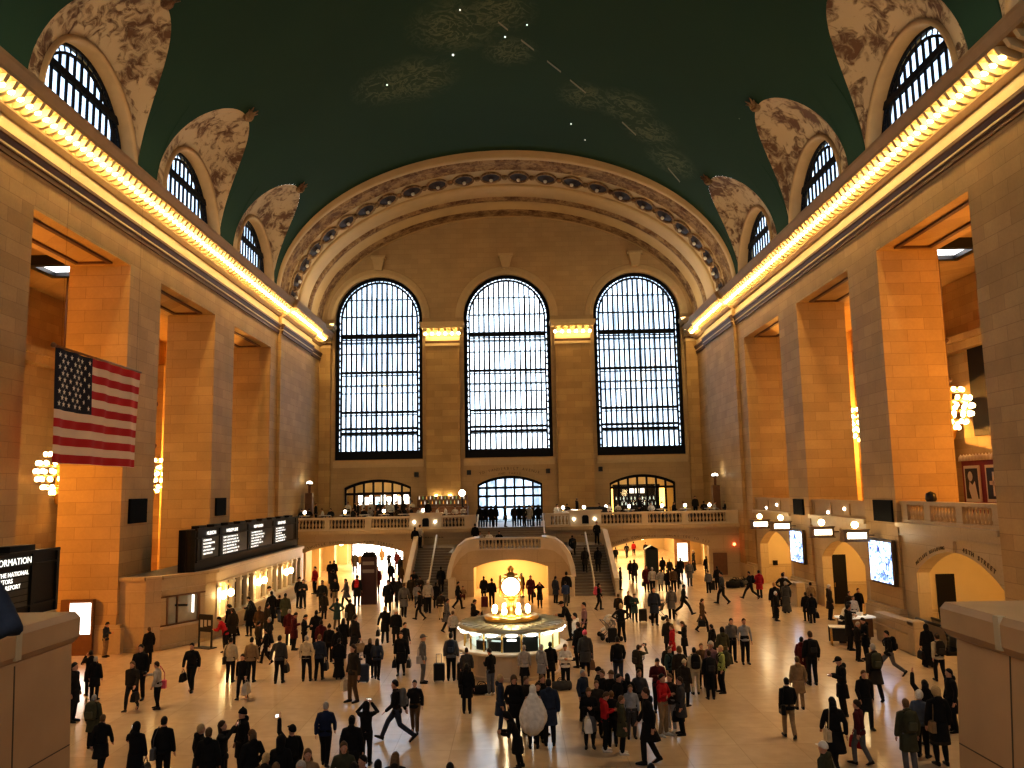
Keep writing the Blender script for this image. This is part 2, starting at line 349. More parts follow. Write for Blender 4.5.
# lunettes
def lunette(s, c, n):
    r = sroot('window_%d' % n); ear = MB(); rim = MB(); K = 36
    def O(t):
        y = c+ER*cos(t); z = 23.4+ET*max(0, sin(t))**.85; return Vector((s*VA*sqrt(max(0, 1-((z-VZ)/VB)**2)), y, z))
    RA = 4.0
    def A(t, x, rad): return Vector((s*x, c+rad*cos(t), 23.2+rad*sin(t)))
    g = []
    for k in range(K+1):
        t = pi*k/K; o, a = O(t), A(t, 18.32, RA+.28); mid = (o+a)/2 + Vector((s*.35*sin(t), 0, .25*sin(t)))
        g.append([o, o*.75+mid*.25 + Vector((s*.02, 0, 0)), mid, a*.6+mid*.4, a])
    ear.loft(g, False, False, 0, True, closed=False)
    ear.build('lunette_relief', EAR, r)
    g = [[A(pi*k/K, 18.32, RA+.28), A(pi*k/K, 18.2, RA+.24), A(pi*k/K, 18.2, RA+.04), A(pi*k/K, 18.35, RA), A(pi*k/K, 19.0, RA)] for k in range(K+1)]
    rim.loft(g, False, False, 0, True, closed=False); rim.build('arch_reveal', CORN, r)
    f = MB()
    def band(r0, r1, x): f.loft([[A(pi*k/24, x, r0), A(pi*k/24, x, r1), A(pi*k/24, x+.12, r1), A(pi*k/24, x+.12, r0)] for k in range(25)], True, True)
    band(RA-.14, RA+.03, 18.9); band(RA-.5, RA-.38, 18.9)
    for k in range(1, 24): 
        t = pi*k/24; f.tube(A(t, 18.95, RA-.42), A(t, 18.95, RA-.1), .035, n=5)
    f.box(s*18.85, s*19.0, c-RA, c+RA, 22.9, 23.25); f.box(s*18.82, s*19.02, c-RA+.1, c+RA-.1, 25.35, 25.68)
    f.build('window_frame', IRON, r)
    mu = MB(); nb = 12
    for k in range(1, nb):
        y = c-(RA-.45)+2*(RA-.45)*k/nb; h = sqrt(max(.01, (RA-.45)**2-(y-c)**2)); mu.box(s*18.9, s*18.98, y-.075, y+.075, 23.0, 23.2+h)
    mu.build('mullion', IRON, r)
    g = MB(); pts = [A(pi*k/24, 18.97, RA) for k in range(25)] + [Vector((s*18.97, c-RA, 22.8)), Vector((s*18.97, c+RA, 22.8))]; g.quad(*pts); g.build('glass_pane', GLASS2, r)
    tip = MB(); tpt = O(pi/2) + Vector((-s*.15, 0, -.05))
    tip.ball(tpt, .35, .22, .35, 8, 6)
    for a in range(5): tip.tube(tpt, tpt + Vector((-s*.5*cos(a*.6-1.2), .45*sin(a*1.3), .45*sin(a*.6+.2))), .12, .03, 6)
    tip.build('tip_cartouche', WREATH, r)
n = 4
for s in (-1, 1):
    for c in YC[1:]: lunette(s, c, n); n += 1
# solid wall behind the lunettes, with arched holes, so that daylight comes only through the windows
for s, nm in ((-1, 'wall_left_clerestory'), (1, 'wall_right_clerestory')):
    m = MB()
    for i, c in enumerate(YC):
        u0 = YB if i == 0 else (YC[i-1]+c)/2; u1 = 66 if i == 4 else (YC[i+1]+c)/2
        wall_with_arch(m, u0, u1, 22.8, 36.5, arc(c, 4.02, 23.2, 0, pi, 20), 22.8, fy, s*19.0, s*19.3)
        wall_with_arch(m, c-4.35, c+4.35, 22.9, 23.25, [(c+4.0, 23.2), (c-4.0, 23.2)], 22.9, fy, s*18.32, s*19.0)
    struct(nm, m, WALL)
m = MB(); m.box(-19.3, 19.3, YB, 66, 36.4, 36.7); m.box(-31, 31, YB-.3, YB, 0, 36.5)
for s in (-1, 1): m.box(s*18.4, s*31, YB, 82, 22.9, 23.1)
struct('wall_front', m, WALL)
# ---- end wall with three great windows
WC = [-12.65, -.1, 12.65]; HW, ZS, ZSP = 4.25, 10.25, 24.0
m = MB()
edges = [-19.5, -6.4, 6.3, 19.5]
for i, c in enumerate(WC):
    wall_with_arch(m, edges[i], edges[i+1], 9.6, 36.5, arc(c, HW, ZSP, 0, pi, 28), ZS, fx, YE, YE+1.2)
DO = [(-15.95, -9.55, 7.6, 8.36), (-3.2, 3.0, 7.7, 8.48), (9.45, 15.75, 7.6, 8.38)]
for i, (a, b, zs, zc) in enumerate(DO):
    wall_with_arch(m, edges[i], edges[i+1], 3.9, 9.6, seg_arch(a, b, zs, zc), 4.15, fx, YE, YE+1.2)
struct('wall_back', m, TYMP)
# archivolts round the windows, sill bands, keystones
m = MB()
for c in WC:
    A = lambda t, r, y: (c+r*cos(t), y, ZSP+r*sin(t))
    m.loft([[A(pi*k/32, HW+.02, YE+.02), A(pi*k/32, HW+.02, YE-.08), A(pi*k/32, HW+.32, YE-.14), A(pi*k/32, HW+.75, YE-.06), A(pi*k/32, HW+.8, YE+.02)] for k in range(33)], True, True)
    m.box(c-HW-.1, c+HW+.1, YE-.22, YE+.02, 9.75, 10.15); m.box(c-HW-.1, c+HW+.1, YE-.12, YE+.02, 9.5, 9.75)
    m.prism([(c-.35, ZSP+HW+.55), (c+.35, ZSP+HW+.55), (c+.6, ZSP+HW+1.75), (c-.6, ZSP+HW+1.75)], fx, YE-.55, YE)
    m.box(c-.72, c+.72, YE-.65, YE, ZSP+HW+1.75, ZSP+HW+2.0)
struct('trim_5', m, TRIM)
# pilasters with lamp-lit capitals
PIL = [(-18.3, -17.25), (-8.0, -4.75), (4.55, 7.95), (17.2, 18.3)]
m = MB(); cp = MB(); dk = MB()
for a, b in PIL:
    m.box(a, b, YE-.55, YE, 4.15, 21.1)
    cp.box(a-.05, b+.05, YE-.68, YE, 21.1, 21.35); cp.box(a-.02, b+.02, YE-.6, YE, 21.6, 22.0); cp.box(a-.35, b+.35, YE-1.25, YE, 22.75, 23.0); cp.box(a-.5, b+.5, YE-1.4, YE, 23.0, 23.35)
    cp.prism([(0, 22.0), (-.62, 22.0), (-.78, 22.2), (-.78, 22.3), (0, 22.3)], lambda u, v, w: (w, YE+u, v), a-.05, b+.05); cp.box(a, b, YE-.6, YE, 22.3, 22.75)
    k = max(2, int(round((b-a)/.62))+1)
    for j in range(k): x = a+.02+(b-a-.04)*j/(k-1); cp.box(x-.09, x+.09, YE-1.2, YE-.6, 22.42, 22.75)
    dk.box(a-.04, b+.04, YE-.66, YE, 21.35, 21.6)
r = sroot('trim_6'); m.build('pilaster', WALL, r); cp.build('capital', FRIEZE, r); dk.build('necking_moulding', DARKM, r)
# tympanum arch: barrel soffit from the vault to the end wall, carved bands and rosettes
AA, AB, AZ = 18.45, 11.15, 23.2
def AP(t, y, d=0): return Vector(((AA-d)*cos(t), y, AZ+(AB-d)*sin(t)))
K = 72; T = [pi*k/K for k in range(K+1)]
def soffit(prof): 
    mb = MB(); mb.loft([[AP(t, y, d) for y, d in prof] for t in T], False, False, 0, True, closed=False); return mb
r = sroot('trim_7')
soffit([(64.3, -1.0), (64.3, .10), (64.55, .16), (64.9, .12), (65.2, .0), (65.2, -.05)]).build('arch_rim', ARCHM, r)
soffit([(65.2, 0), (65.45, .14), (65.6, .02), (66.9, .02), (67.05, .14), (67.25, 0)]).build('wreath_band', WREATH, r)
soffit([(67.25, 0), (67.3, -.1), (71.0, -.1)]).build('coffer_ground', ARCHM, r)
soffit([(71.0, -.1), (71.0, .05), (71.2, .1), (73.6, .1), (73.8, .0)]).build('plain_band', ARCHM, r)
soffit([(73.8, 0), (74.0, .2), (74.6, .2), (74.7, .02)]).build('leaf_moulding', WREATH, r)
soffit([(74.7, .02), (76.2, .02), (76.4, .25), (79.0, .25)]).build('inner_band', ARCHM, r)
soffit([(76.6, .28), (76.7, .33), (78.3, .33), (78.4, .28)]).build('star_band', WREATH, r)
ro = MB(); rd = MB(); NR = 24
for k in range(NR):
    t = pi*(k+.5)/NR; c = AP(t, 69.1, -.06); nrm = Vector((-cos(t)/AA, 0, -sin(t)/AB)).normalized(); tg = nrm.cross(Vector((0, 1, 0)))
    def ring(a, h): return [c + nrm*h + Vector((0, 1, 0))*(a*1.0*cos(2*pi*i/16)) + tg*(a*.78*sin(2*pi*i/16)) for i in range(16)]
    ro.loft([ring(1.22, 0), ring(1.2, .14), ring(1.02, .14), ring(.98, .02)], False, False, 0, True)
    rd.loft([ring(1.0, .03), ring(.5, .05), ring(.34, .12), ring(.2, .2)], False, True, 0, True)
    t2 = pi*(k+1)/NR; c2 = AP(t2, 69.1, -.05)
    if k < NR-1: ro.ball(c2, .3, .3, .3, 8, 5)
ro.build('rosette_ring', WREATH, r); rd.build('rosette', mat('rosette_dark', (.018, .007, .007), .6, noise=.3), r)
hb = MB()
for k in range(NR):
    c = AP(pi*(k+.5)/NR, 69.1, .24); hb.ball(c, .17, nu=8, nv=5)
hb.build('rosette_boss', WHITE, r)
# ---- the three great windows
def great_window(c, n):
    r = sroot('window_%d' % n); y = YE+.45; f = MB()
    def A(t, rr, yy=y): return Vector((c+rr*cos(t), yy, ZSP+rr*sin(t)))
    def rail(r0, r1):
        path = [Vector((c+r1, y, ZS)), Vector((c+r0, y, ZS))]
        g = [[Vector((c+r1, y-.1, ZS)), Vector((c+r0, y-.1, ZS)), Vector((c+r0, y+.1, ZS)), Vector((c+r1, y+.1, ZS))]]
        for k in range(37): t = pi*k/36; g.append([A(t, r1, y-.1), A(t, r0, y-.1), A(t, r0, y+.1), A(t, r1, y+.1)])
        g.append([Vector((c-r1, y-.1, ZS)), Vector((c-r0, y-.1, ZS)), Vector((c-r0, y+.1, ZS)), Vector((c-r1, y+.1, ZS))]); f.loft(g, True, True)
    rail(HW-.33, HW+.02); rail(HW-.62, HW-.44)
    for k in range(1, 30): t = pi*k/30; f.tube(A(t, HW-.5), A(t, HW-.1), .07, n=5)
    z = ZS+.4
    while z < ZSP:
        for s in (-1, 1):
            f.box(c+s*(HW-.5), c+s*(HW-.1), y-.06, y+.06, z-.08, z+.08)
            f.box(c+s*(HW-.36), c+s*(HW-.26), y-.06, y+.06, z-.24, z+.24)
        z += .62
    f.box(c-HW, c+HW, y-.14, y+.14, ZS, ZS+.85)
    f.build('window_frame', IRON, r)
    mu = MB(); RI = HW-.5; nb = 15
    for k in range(1, nb):
        x = c-RI+2*RI*k/nb; h = ZSP+sqrt(max(.01, RI*RI-(x-c)**2)); mu.box(x-.08, x+.08, y-.08, y+.08, ZS+.5, h)
    mu.build('mullion', IRON, r)
    tr = MB()
    for z, w in ((22.35, .22), (22.0, .05), (20.6, .05), (18.75, .12), (18.45, .05), (16.7, .05), (14.85, .12), (14.55, .05), (13.25, .12), (24.3, .06), (12.6, .04)):
        hw = RI if z < ZSP else sqrt(RI*RI-(z-ZSP)**2); tr.box(c-hw, c+hw, y-.1, y+.1, z-w, z+w)
    for zz in (26.0,): 
        hw = sqrt(RI*RI-(zz-ZSP)**2); tr.box(c-hw, c+hw, y-.06, y+.06, zz-.05, zz+.05)
    for k in range(nb): x = c-RI+2*RI*(k+.5)/nb; tr.box(x-.17, x+.17, y-.06, y+.06, 12.66, 12.95)
    tr.build('transom', IRON, r)
    g = MB(); pts = [Vector((c+HW, y+.05, ZS))] + [A(pi*k/30, HW, y+.05) for k in range(31)] + [Vector((c-HW, y+.05, ZS))]; g.quad(*pts); g.build('glass_pane', GLASS if n != 2 else GLASSC, r)
    # glass catwalk casing outside: horizontal floors and posts seen faintly through the panes
    cw = MB()
    for z in (13.3, 17.6, 21.9): cw.box(c-HW, c+HW, y+.9, y+1.6, z-.06, z+.06)
    for k in range(6): x = c-RI+2*RI*(k+.5)/6; cw.box(x-.03, x+.03, y+1.5, y+1.6, ZS, ZSP+2.6)
    cw.build('catwalk', mat('catwalk_grey', (.25, .3, .36), .5), r)
for i, c in enumerate(WC): great_window(c, i+1)
# doors and lower windows of the terrace
def terrace_glazing(name, a, b, zs, zc, glass, transoms, nb, bottom=4.15):
    r = sroot(name); y = YE+.4; f = MB(); pts = seg_arch(a, b, zs, zc, 20)
    f.loft([[(x, y-.1, z+.02), (x, y-.1, z-.26), (x, y+.1, z-.26), (x, y+.1, z+.02)] for x, z in pts], True, True)
    f.box(a, a+.16, y-.1, y+.1, bottom, zs+.05); f.box(b-.16, b, y-.1, y+.1, bottom, zs+.05)
    for k in range(1, nb):
        x = a+(b-a)*k/nb; zt = max(z for (x2, z) in [min(pts, key=lambda p: abs(p[0]-x))]); f.box(x-.095, x+.095, y-.08, y+.08, bottom if k % 2 == 0 or glass else 6.4, zt)
    for z in transoms: f.box(a, b, y-.09, y+.09, z-.11, z+.11)
    f.build('frame', IRON, r); g = MB(); g.quad(*([(a, y, bottom)] + [(b, y, bottom)] + [(x, y, z) for x, z in pts])); g.build('glass_pane', DGLASS if name == 'door_1' else CLEAR, r)
    return r
terrace_glazing('door_1', *DO[1], True, (7.35, 6.55, 5.5), 7)
terrace_glazing('window_14', *DO[0], True, (7.0,), 7)
terrace_glazing('window_15', *DO[2], True, (7.15,), 7)
# lobby rooms behind the terrace openings
m = MB()
for (a, b, zs, zc) in (DO[0], DO[2]):
    m.box(a-1, b+1, 86, 86.2, 4, 9.3); m.box(a-1.1, a-1, YE+1.2, 86.2, 4, 9.3); m.box(b+1, b+1.1, YE+1.2, 86.2, 4, 9.3); m.box(a-1, b+1, YE+1.2, 86.2, 9.2, 9.4)
struct('wall_back_lobby', m, CREAM)
m = MB(); m.box(-19, 19, 66.2, 87, 3.9, 4.15); struct('floor_west_terrace', m, LOW)
m = MB(); m.box(-18.2, -3.3, 67.5, 78.9, 4.15, 4.6); m.box(3.3, 18.2, 67.5, 78.9, 4.15, 4.6); struct('floor_terrace_platform', m, mat('darkened_platform', (.025, .014, .01), .9, noise=.3))  # platform coloured dark so the gaps between the balusters look dark
# ---- west terrace front: fascia with two low arches
m = MB()
wall_with_arch(m, -18.3, -7.3, 0, 3.75, seg_arch(-16.6, -8.6, 2.45, 3.12), 0, fx, 66.0, 66.6)
wall_with_arch(m, 7.3, 18.3, 0, 3.75, seg_arch(8.0, 15.6, 2.45, 3.12), 0, fx, 66.0, 66.6)
m.box(-7.3, 7.3, 66.0, 66.6, 0, 3.75)
m.box(-18.2, -2.75, 65.85, 66.4, 3.75, 3.9); m.box(2.7, 18.2, 65.85, 66.4, 3.75, 3.9)
m.box(-18.2, -2.75, 65.6, 66.6, 3.9, 4.2); m.box(2.7, 18.2, 65.6, 66.6, 3.9, 4.2)
m.box(-18.2, -2.75, 65.95, 66.5, 3.35, 3.45); m.box(2.7, 18.2, 65.95, 66.5, 3.35, 3.45)
m.box(-12.9, -12.3, 65.9, 66.1, 3.1, 3.75); m.box(11.5, 12.1, 65.9, 66.1, 3.1, 3.75)
struct('wall_west_terrace', m, LOW)
# passages under the terrace
m = MB()
for (a, b) in ((-17.6, -7.6), (7.0, 17.6)):
    m.box(a-.2, a, 66.6, 97, 0, 3.9); m.box(b, b+.2, 66.6, 97, 0, 3.9); m.box(a, b, 66.6, 97, 3.4, 3.9); m.box(a, b, 97, 97.3, 0, 3.9)
for x in (-16.9, 16.6): m.box(x-.25, x+.25, 67.5, 69.5, 0, 3.4)
for y in (72, 78, 84): m.box(-17.6, -16.6, y, y+.5, 0, 3.4); m.box(16.6, 17.6, y, y+.5, 0, 3.4)
struct('wall_passages', m, CREAM)
# ---- right-hand gallery: parapets and low gate arches
m = MB(); cr = MB()
ARCHES = [(31.2, 37.9, 3.1, 4.25), (43.4, 49.4, 2.9, 4.0), (55.0, 61.7, 2.85, 3.95)]
for i, (a, b) in enumerate(BAYS):
    p, q, zs, zc = ARCHES[i]
    wall_with_arch(m, a, b, 0, 5.1, seg_arch(p, q, zs, zc), 0, fy, W+.12, W+.7)
    m.box(W-.12, W+.75, a, b, 5.1, 5.32); m.box(W+.02, W+.13, a, b, 4.72, 4.8)
    k = (p+q)/2; m.prism([(k-.16, zc), (k+.16, zc), (k+.26, 4.72), (k-.26, 4.72)], fy, W, W+.2)
    cr.box(W+.75, 24, a-.1, a+.05, 0, 4.75); cr.box(W+.75, 24, b-.05, b+.1, 0, 4.75); cr.box(24, 24.2, a-.1, b+.1, 0, 4.75); cr.box(W+.7, 24.2, a-.1, b+.1, 4.55, 4.75)
struct('wall_right_gates', m, LOW); struct('wall_gate_alcoves', cr, CREAM)
n = 2
for i, (a, b) in enumerate(BAYS):
    r = sroot('door_%d' % n); n += 1; m = MB(); yy = (35.6, 46.0, 57.6)[i]
    yy = b-.1
    if i < 2: x0 = (19.85, 19.4)[i]; m.box(x0, x0+.85, yy-.03, yy+.02, 0, 2.9); m.build('door_leaf', DOORM, r); h = MB(); h.tube((x0+.1, yy-.07, 1.0), (x0+.1, yy-.07, 1.25), .025); h.build('door_handle', BRASS, r)
    else: m.box(19.5, 19.85, yy-.03, yy+.02, 1.2, 1.55); m.build('wall_plate', DOORM, r)
# ================================================================ THINGS
# ---- cornice bulbs
m = MB(); m.lathe([(.05, .16), (.05, .08)], n=8); m.lathe([(.03, .09), (.13, .03), (.17, -.06), (.15, -.15), (.07, -.2)], n=8)
def bulb_proto(nm):
    b = MB(); b.lathe([(.04, .09), (.11, .03), (.135, -.05), (.115, -.13), (.05, -.17)], n=10)
    o = b.build(nm, GLOWB); k = MB(); k.lathe([(.06, .2), (.06, .06)], n=8); k.build('socket', BRASS, o); return o
P0 = bulb_proto('cornice_bulb'); first = True
def bulb(p, label, group):
    global first
    if first: P0.location = p; tag(P0, label, 'light bulb', group); first = False; return
    c = dup(P0, p, 0, label, group); c['category'] = 'light bulb'
y = 26.7
while y < YE-2.2:
    off = .28 if 64.4 < y < 74.2 else 0
    for s, side in ((-1, 'left'), (1, 'right')):
        bulb((s*(W-off-.82), y, 21.76), 'bare glowing bulb in the long row under the %s cornice' % side, '%s cornice bulbs' % side)
    y += .55
for (a, b), nm in zip(PIL, ('far left corner pilaster', 'pilaster left of the middle great window', 'pilaster right of the middle great window', 'far right corner pilaster')):
    k = max(2, int(round((b-a)/.62))+1)
    for j in range(k): bulb((a+.02+(b-a-.04)*j/(k-1) + (0 if k < 3 else 0), YE-1.0, 22.28), 'glowing bulb under the capital of the %s' % nm, 'bulbs on the %s' % nm)
# ---- chandeliers: egg-shaped tiers of bulbs on a long rod
BULB = mat('chandelier_bulb', (1, .8, .45), .4, emit=9, ecol=(1, .75, .36)); BULB.cycles.emission_sampling = 'NONE'
def chandelier(loc, top, label):
    r = empty('chandelier', loc, 0, label, 'chandelier', 'egg-shaped bulb chandeliers in the side aisles')
    if CH: 
        src = CH[0]
        for ch in src.children:
            c = ch.copy(); COL.objects.link(c); c.parent = r
            if ch.name.startswith('rod'): 
                c.scale = (1, 1, (top-loc[2])/src['rodlen'])
        return r
    r['rodlen'] = top-loc[2]
    m = MB(); m.lathe([(.1, 1.25), (.45, 1.1), (.5, 1.0), (.3, .95)], n=12); 
    for z, rr in ((.85, .62), (.3, .95), (-.3, .98), (-.85, .7)): m.lathe([(rr-.08, z-.05), (rr+.02, z-.05), (rr+.02, z+.05), (rr-.08, z+.05)], n=20)
    m.lathe([(.02, -1.9), (.1, -1.8), (.16, -1.5), (.3, -1.25), (.1, -1.1)], n=10); m.tube((0, 0, -1.2), (0, 0, 1.2), .09)
    for k in range(6): a = k*pi/3; m.tube((0, 0, .3), (.95*cos(a), .95*sin(a), .3), .03, n=5); m.tube((0, 0, -.3), (.95*cos(a), .95*sin(a), -.3), .03, n=5)
    m.build('gilt_frame', BRASS, r)
    rd = MB(); rd.tube((0, 0, 1.2), (0, 0, top-loc[2]), .05, n=6)
    for z in (2.0, 5.0): rd.ball((0, 0, z), .2, nu=8, nv=6)
    rd.build('rod', WOOD, r)
    bm_ = MB(); bm_.ball((0, 0, 0), .125, .125, .15, 8, 6); me = None
    for z, rr, k in ((.95, .66, 9), (.45, 1.02, 13), (0, 1.12, 14), (-.45, 1.04, 13), (-.9, .74, 9), (-1.2, .35, 4)):
        for j in range(k):
            a = 2*pi*(j+.5*(z > 0))/k
            if me is None: o = bm_.build('bulb', BULB, r); me = o.data
            else: o = bpy.data.objects.new('bulb', me); COL.objects.link(o); o.parent = r
            o.location = (rr*cos(a), rr*sin(a), z)
    CH.append(r); return r
CH = []
for (x, y, z, lab) in ((-25.6, 46.8, 8.7, 'lit chandelier hanging beside the lower left corner of the flag'), (-25.3, 58.5, 8.75, 'lit chandelier seen in the slot right of the flag'),
                       (25.4, 46.8, 11.4, 'lit chandelier hanging in the nearest opening of the right wall'), (25.3, 58.5, 11.4, 'lit chandelier half hidden in the middle slot of the right wall')):
    chandelier((x, y, z), 20.4, lab)
# ---- dark framed ceiling lights at the top of the near openings
for s, sd in ((-1, 'left'), (1, 'right')):
    r = empty('ceiling_light', (s*24.6, 45.0, 20.2), 0, 'black framed white light set under the ceiling of the %s aisle' % sd, 'ceiling light')
    m = MB(); m.box(-1.7, 1.7, -1.4, -1.0, -.35, .2); m.box(-1.7, 1.7, 1.0, 1.4, -.35, .2); m.box(-1.7, -1.3, -1, 1, -.35, .2); m.box(1.3, 1.7, -1, 1, -.35, .2); m.build('frame', BLACK, r)
    d = MB(); d.box(-1.3, 1.3, -1, 1, -.1, 0); d.build('diffuser', mat('daylight_panel', (.9, .95, 1), .5, emit=2.2), r)
# ---- flag
def flag_mat():
    q = N('flag_cloth'); tc = q.n('ShaderNodeTexCoord'); s = q.n('ShaderNodeSeparateXYZ'); q.l(tc.outputs['Object'], s.inputs[0])
    v = q.math('DIVIDE', q.math('MULTIPLY', s.outputs[2], -13.0), 4.35)
    st = q.math('GREATER_THAN', q.math('MODULO', q.math('ADD', v, 26.0), 2.0), 1.0)
    c = q.mix(st, (.40, .012, .018), (.68, .56, .46))
    can = q.math('MULTIPLY', q.math('LESS_THAN', s.outputs[1], 2.75), q.math('GREATER_THAN', s.outputs[2], -7*4.35/13))
    q.l(q.mix(can, c, (.008, .012, .03)), q.b.inputs['Base Color']); q.b.inputs['Roughness'].default_value = .85
    q.b.inputs['Emission Strength'].default_value = 0
    return q.m
FX, FY, FZ, FH = -17.0, 30.65, 12.87, 4.37; FL = 7.1
r = empty('american_flag', (FX, FY, FZ), 0, 'large american flag hanging flat in front of the left piers', 'flag')
m = MB(); rows = []
wav = lambda u, v: .10*sin(u*2.1+v*.5)*(.25+.75*v/FH) + .04*sin(u*5.3)
for i in range(27): v = FH*i/26; rows.append([(wav(u, v), u - .12*sin(pi*v/FH)*(u/FL) - .0*v, -v) for u in [FL*j/60 for j in range(61)]])
m.loft(rows, False, False, 0, True, closed=False); m.build('cloth', flag_mat(), r)
sm = mat('star_white', (.75, .72, .66), .8)
for i in range(9):
    for j in range(6 if i % 2 == 0 else 5):
        u = 2.75*((j*2+1 + (i % 2))/12.0); v = (7*4.35/13)*(i+1)/10.0; k = MB(); x = wav(u, v)
        for sx in (.025, -.025): k.quad(*[(x+sx, u+(.125 if a % 2 == 0 else .05)*sin(a*pi/5), -v+(.125 if a % 2 == 0 else .05)*cos(a*pi/5)) for a in range(10)])
        k.build('star', sm, r)
m = MB(); m.tube((0, -.1, .06), (0, FL+.1, .06), .05, n=8); m.ball((0, -.15, .06), .1); m.build('pole', WOOD, r)
m = MB()
for y in (.4, FL-.4): m.tube((0, y, .06), (0, y, 8.5), .004, n=4)
m.build('suspension_wire', IRON, r)
# ---- pier loudspeaker grilles
for (s, y0, y1, z0, z1, lab) in ((-1, 39.9, 41.75, 5.9, 7.08, 'black square loudspeaker grille on the pier below the flag'), (-1, 51.45, 53.2, 5.9, 7.0, 'black square loudspeaker grille on the left pier above the departure board'),
                                 (1, 39.45, 41.45, 5.3, 6.33, 'black square loudspeaker grille on the right pier above the nearer screen'), (1, 51.55, 53.3, 5.25, 6.23, 'black square loudspeaker grille on the right pier above the farther screen')):
    r = empty('loudspeaker', (s*W, (y0+y1)/2, z0), 0, lab, 'loudspeaker', 'pier loudspeakers'); hw = (y1-y0)/2; h = z1-z0
    m = MB(); m.box(-s*.0, -s*.1, -hw, hw, 0, h); m.build('housing', mat('speaker_black', (.004, .004, .004), .7, spec=.1), r)
    g = MB()
    for k in range(12): zz = .06+(h-.12)*k/11; g.box(-s*.1, -s*.12, -hw+.06, hw-.06, zz-.012, zz+.012)
    g.build('grille', mat('grille_black', (.004, .004, .004), .7, spec=.1), r)
for (s, y, z, lab) in ((-1, 38.95, 4.1, 'small dark bracket on the orange side of the left pier'),): pass
# ---- gate lamps with lit signs on the right wall
SIGNLIT = mat('lit_gate_sign', (1, .9, .7), .5, emit=5, ecol=(1, .88, .62))
for k, ((px, py), (gx, gy), lab) in enumerate((((760, 524), (758, 517), 'farthest lit gate sign with globe lamp on the right wall'), ((781, 526), (779, 519), 'second farthest lit gate sign with globe lamp on the right wall'),
                                 ((822, 532), (818.5, 523), 'third farthest lit gate sign with globe lamp on the right wall'), ((855.5, 535.5), (853, 526), 'nearest lit gate sign with globe lamp on the right wall'))):
    p = at(px, py, X=17.15); r = empty('gate_sign', p, 0, lab, 'sign', 'lit gate signs with globe lamps along the right wall')
    m = MB(); m.box(-.72, .72, -.2, .3, -.30, .30); m.box(.72, 1.1, -.04, .04, -.04, .04); m.box(-.8, .8, -.22, .34, -.36, -.30); m.box(-.8, .8, -.22, .34, .30, .36); m.build('case', mat('sign_case_bronze', (.16, .10, .05), .4, noise=.2), r)
    f = MB(); f.bev(-.56, .56, -.23, -.2, -.17, .17, .008); f.build('lit_panel', SIGNLIT, r)
    g = MB(); g.ball((0, 0, .62), .2, nu=14, nv=10); gg = g.build('globe', GLOW, r); st_ = MB(); st_.lathe([(.1, .36), (.06, .40), (.05, .46)], n=10); st_.build('lamp_stem', BRASS, r)
    m = MB(); pass; r.scale = (.84, .84, .84)
# ---- advertising screens
def screen_mat():
    q = N('screen_picture'); tc = q.n('ShaderNodeTexCoord'); nz = q.n('ShaderNodeTexNoise', i_Scale=2.6, i_Detail=5, i_Distortion=1.5); q.l(tc.outputs['Object'], nz.inputs['Vector'])
    r = q.n('ShaderNodeValToRGB'); e = r.color_ramp.elements; e[0].position = .36; e[0].color = (.02, .03, .12, 1); e[1].position = .62; e[1].color = (.75, .88, 1, 1)
    x = e.new(.47); x.color = (.25, .42, .85, 1); x = e.new(.54); x.color = (.55, .72, .95, 1)
    q.l(nz.outputs['Fac'], r.inputs[0]); q.l(r.outputs[0], q.b.inputs['Emission Color']); q.b.inputs['Emission Strength'].default_value = 2.2; q.b.inputs['Base Color'].default_value = (.02, .02, .02, 1)
    return q.m
SCM = screen_mat()
for (y0, y1, z0, z1, lab) in ((39.5, 41.9, 2.4, 4.33, 'bright blue and white advertising screen on the nearer right pier'), (51.65, 53.8, 2.33, 4.22, 'bright blue and white advertising screen on the farther right pier')):
    r = empty('advertising_screen', (W-.02, (y0+y1)/2, z0), 0, lab, 'screen', 'advertising screens on the right piers'); hw = (y1-y0)/2; h = z1-z0
    m = MB(); m.bev(-.22, 0, -hw-.1, hw+.1, -.1, h+.12, .03); m.build('housing', mat('screen_housing', (.09, .06, .035), .4), r)
    f = MB(); f.box(-.235, -.222, -hw, hw, 0, h); f.build('display', SCM, r)
    d = MB()
    for k in range(5): z = .12+.06*k; d.box(-.24, -.236, -hw*.8+.2*(k % 2), hw*(.9-.25*(k % 3)), z, z+.025)
    d.build('caption_bars', DOORM, r)
# ---- posters on the right gallery
r = empty('poster_wall', (24.0, 41.6, 5.2), 0, 'dark red panel with two framed black and white posters behind the right balustrade', 'poster display')
m = MB(); m.box(-.02, .14, -2.0, 2.0, 0, 3.0); m.build('red_panel', RED, r)
for k, y in enumerate((1.0, -.95)):
    f = MB(); f.box(-.1, -.02, y-.7, y+.7, .9, 2.75); fr_ = f.build('poster_frame', WHITE, r)
    g = MB(); g.box(-.12, -.1, y-.56, y+.56, 1.06, 2.6); g.build('poster_print', BLACK, fr_)
    h = MB()
    if k == 0: h.quad(*[(-.125, y+a, 1.06+b) for a, b in ((-.5, 0), (.1, 0), (.3, .5), (.2, .9), (-.05, .7), (-.3, .9))]); h.ball((-.11, y+.1, 2.2), .02, .26, .3)
    else: h.box(-.126, -.121, y-.08, y+.08, 1.2, 2.4); h.box(-.126, -.121, y-.35, y+.35, 1.75, 1.95)
    h.build('white_figure', WHITE, fr_)
a = MB()
for k in range(14): a.lathe([(.01, 3.35), (.12, 3.2), (.14, 3.0)], (-.1, -1.9+.29*k, 0), 8)
a.build('scalloped_valance', WHITE, r)
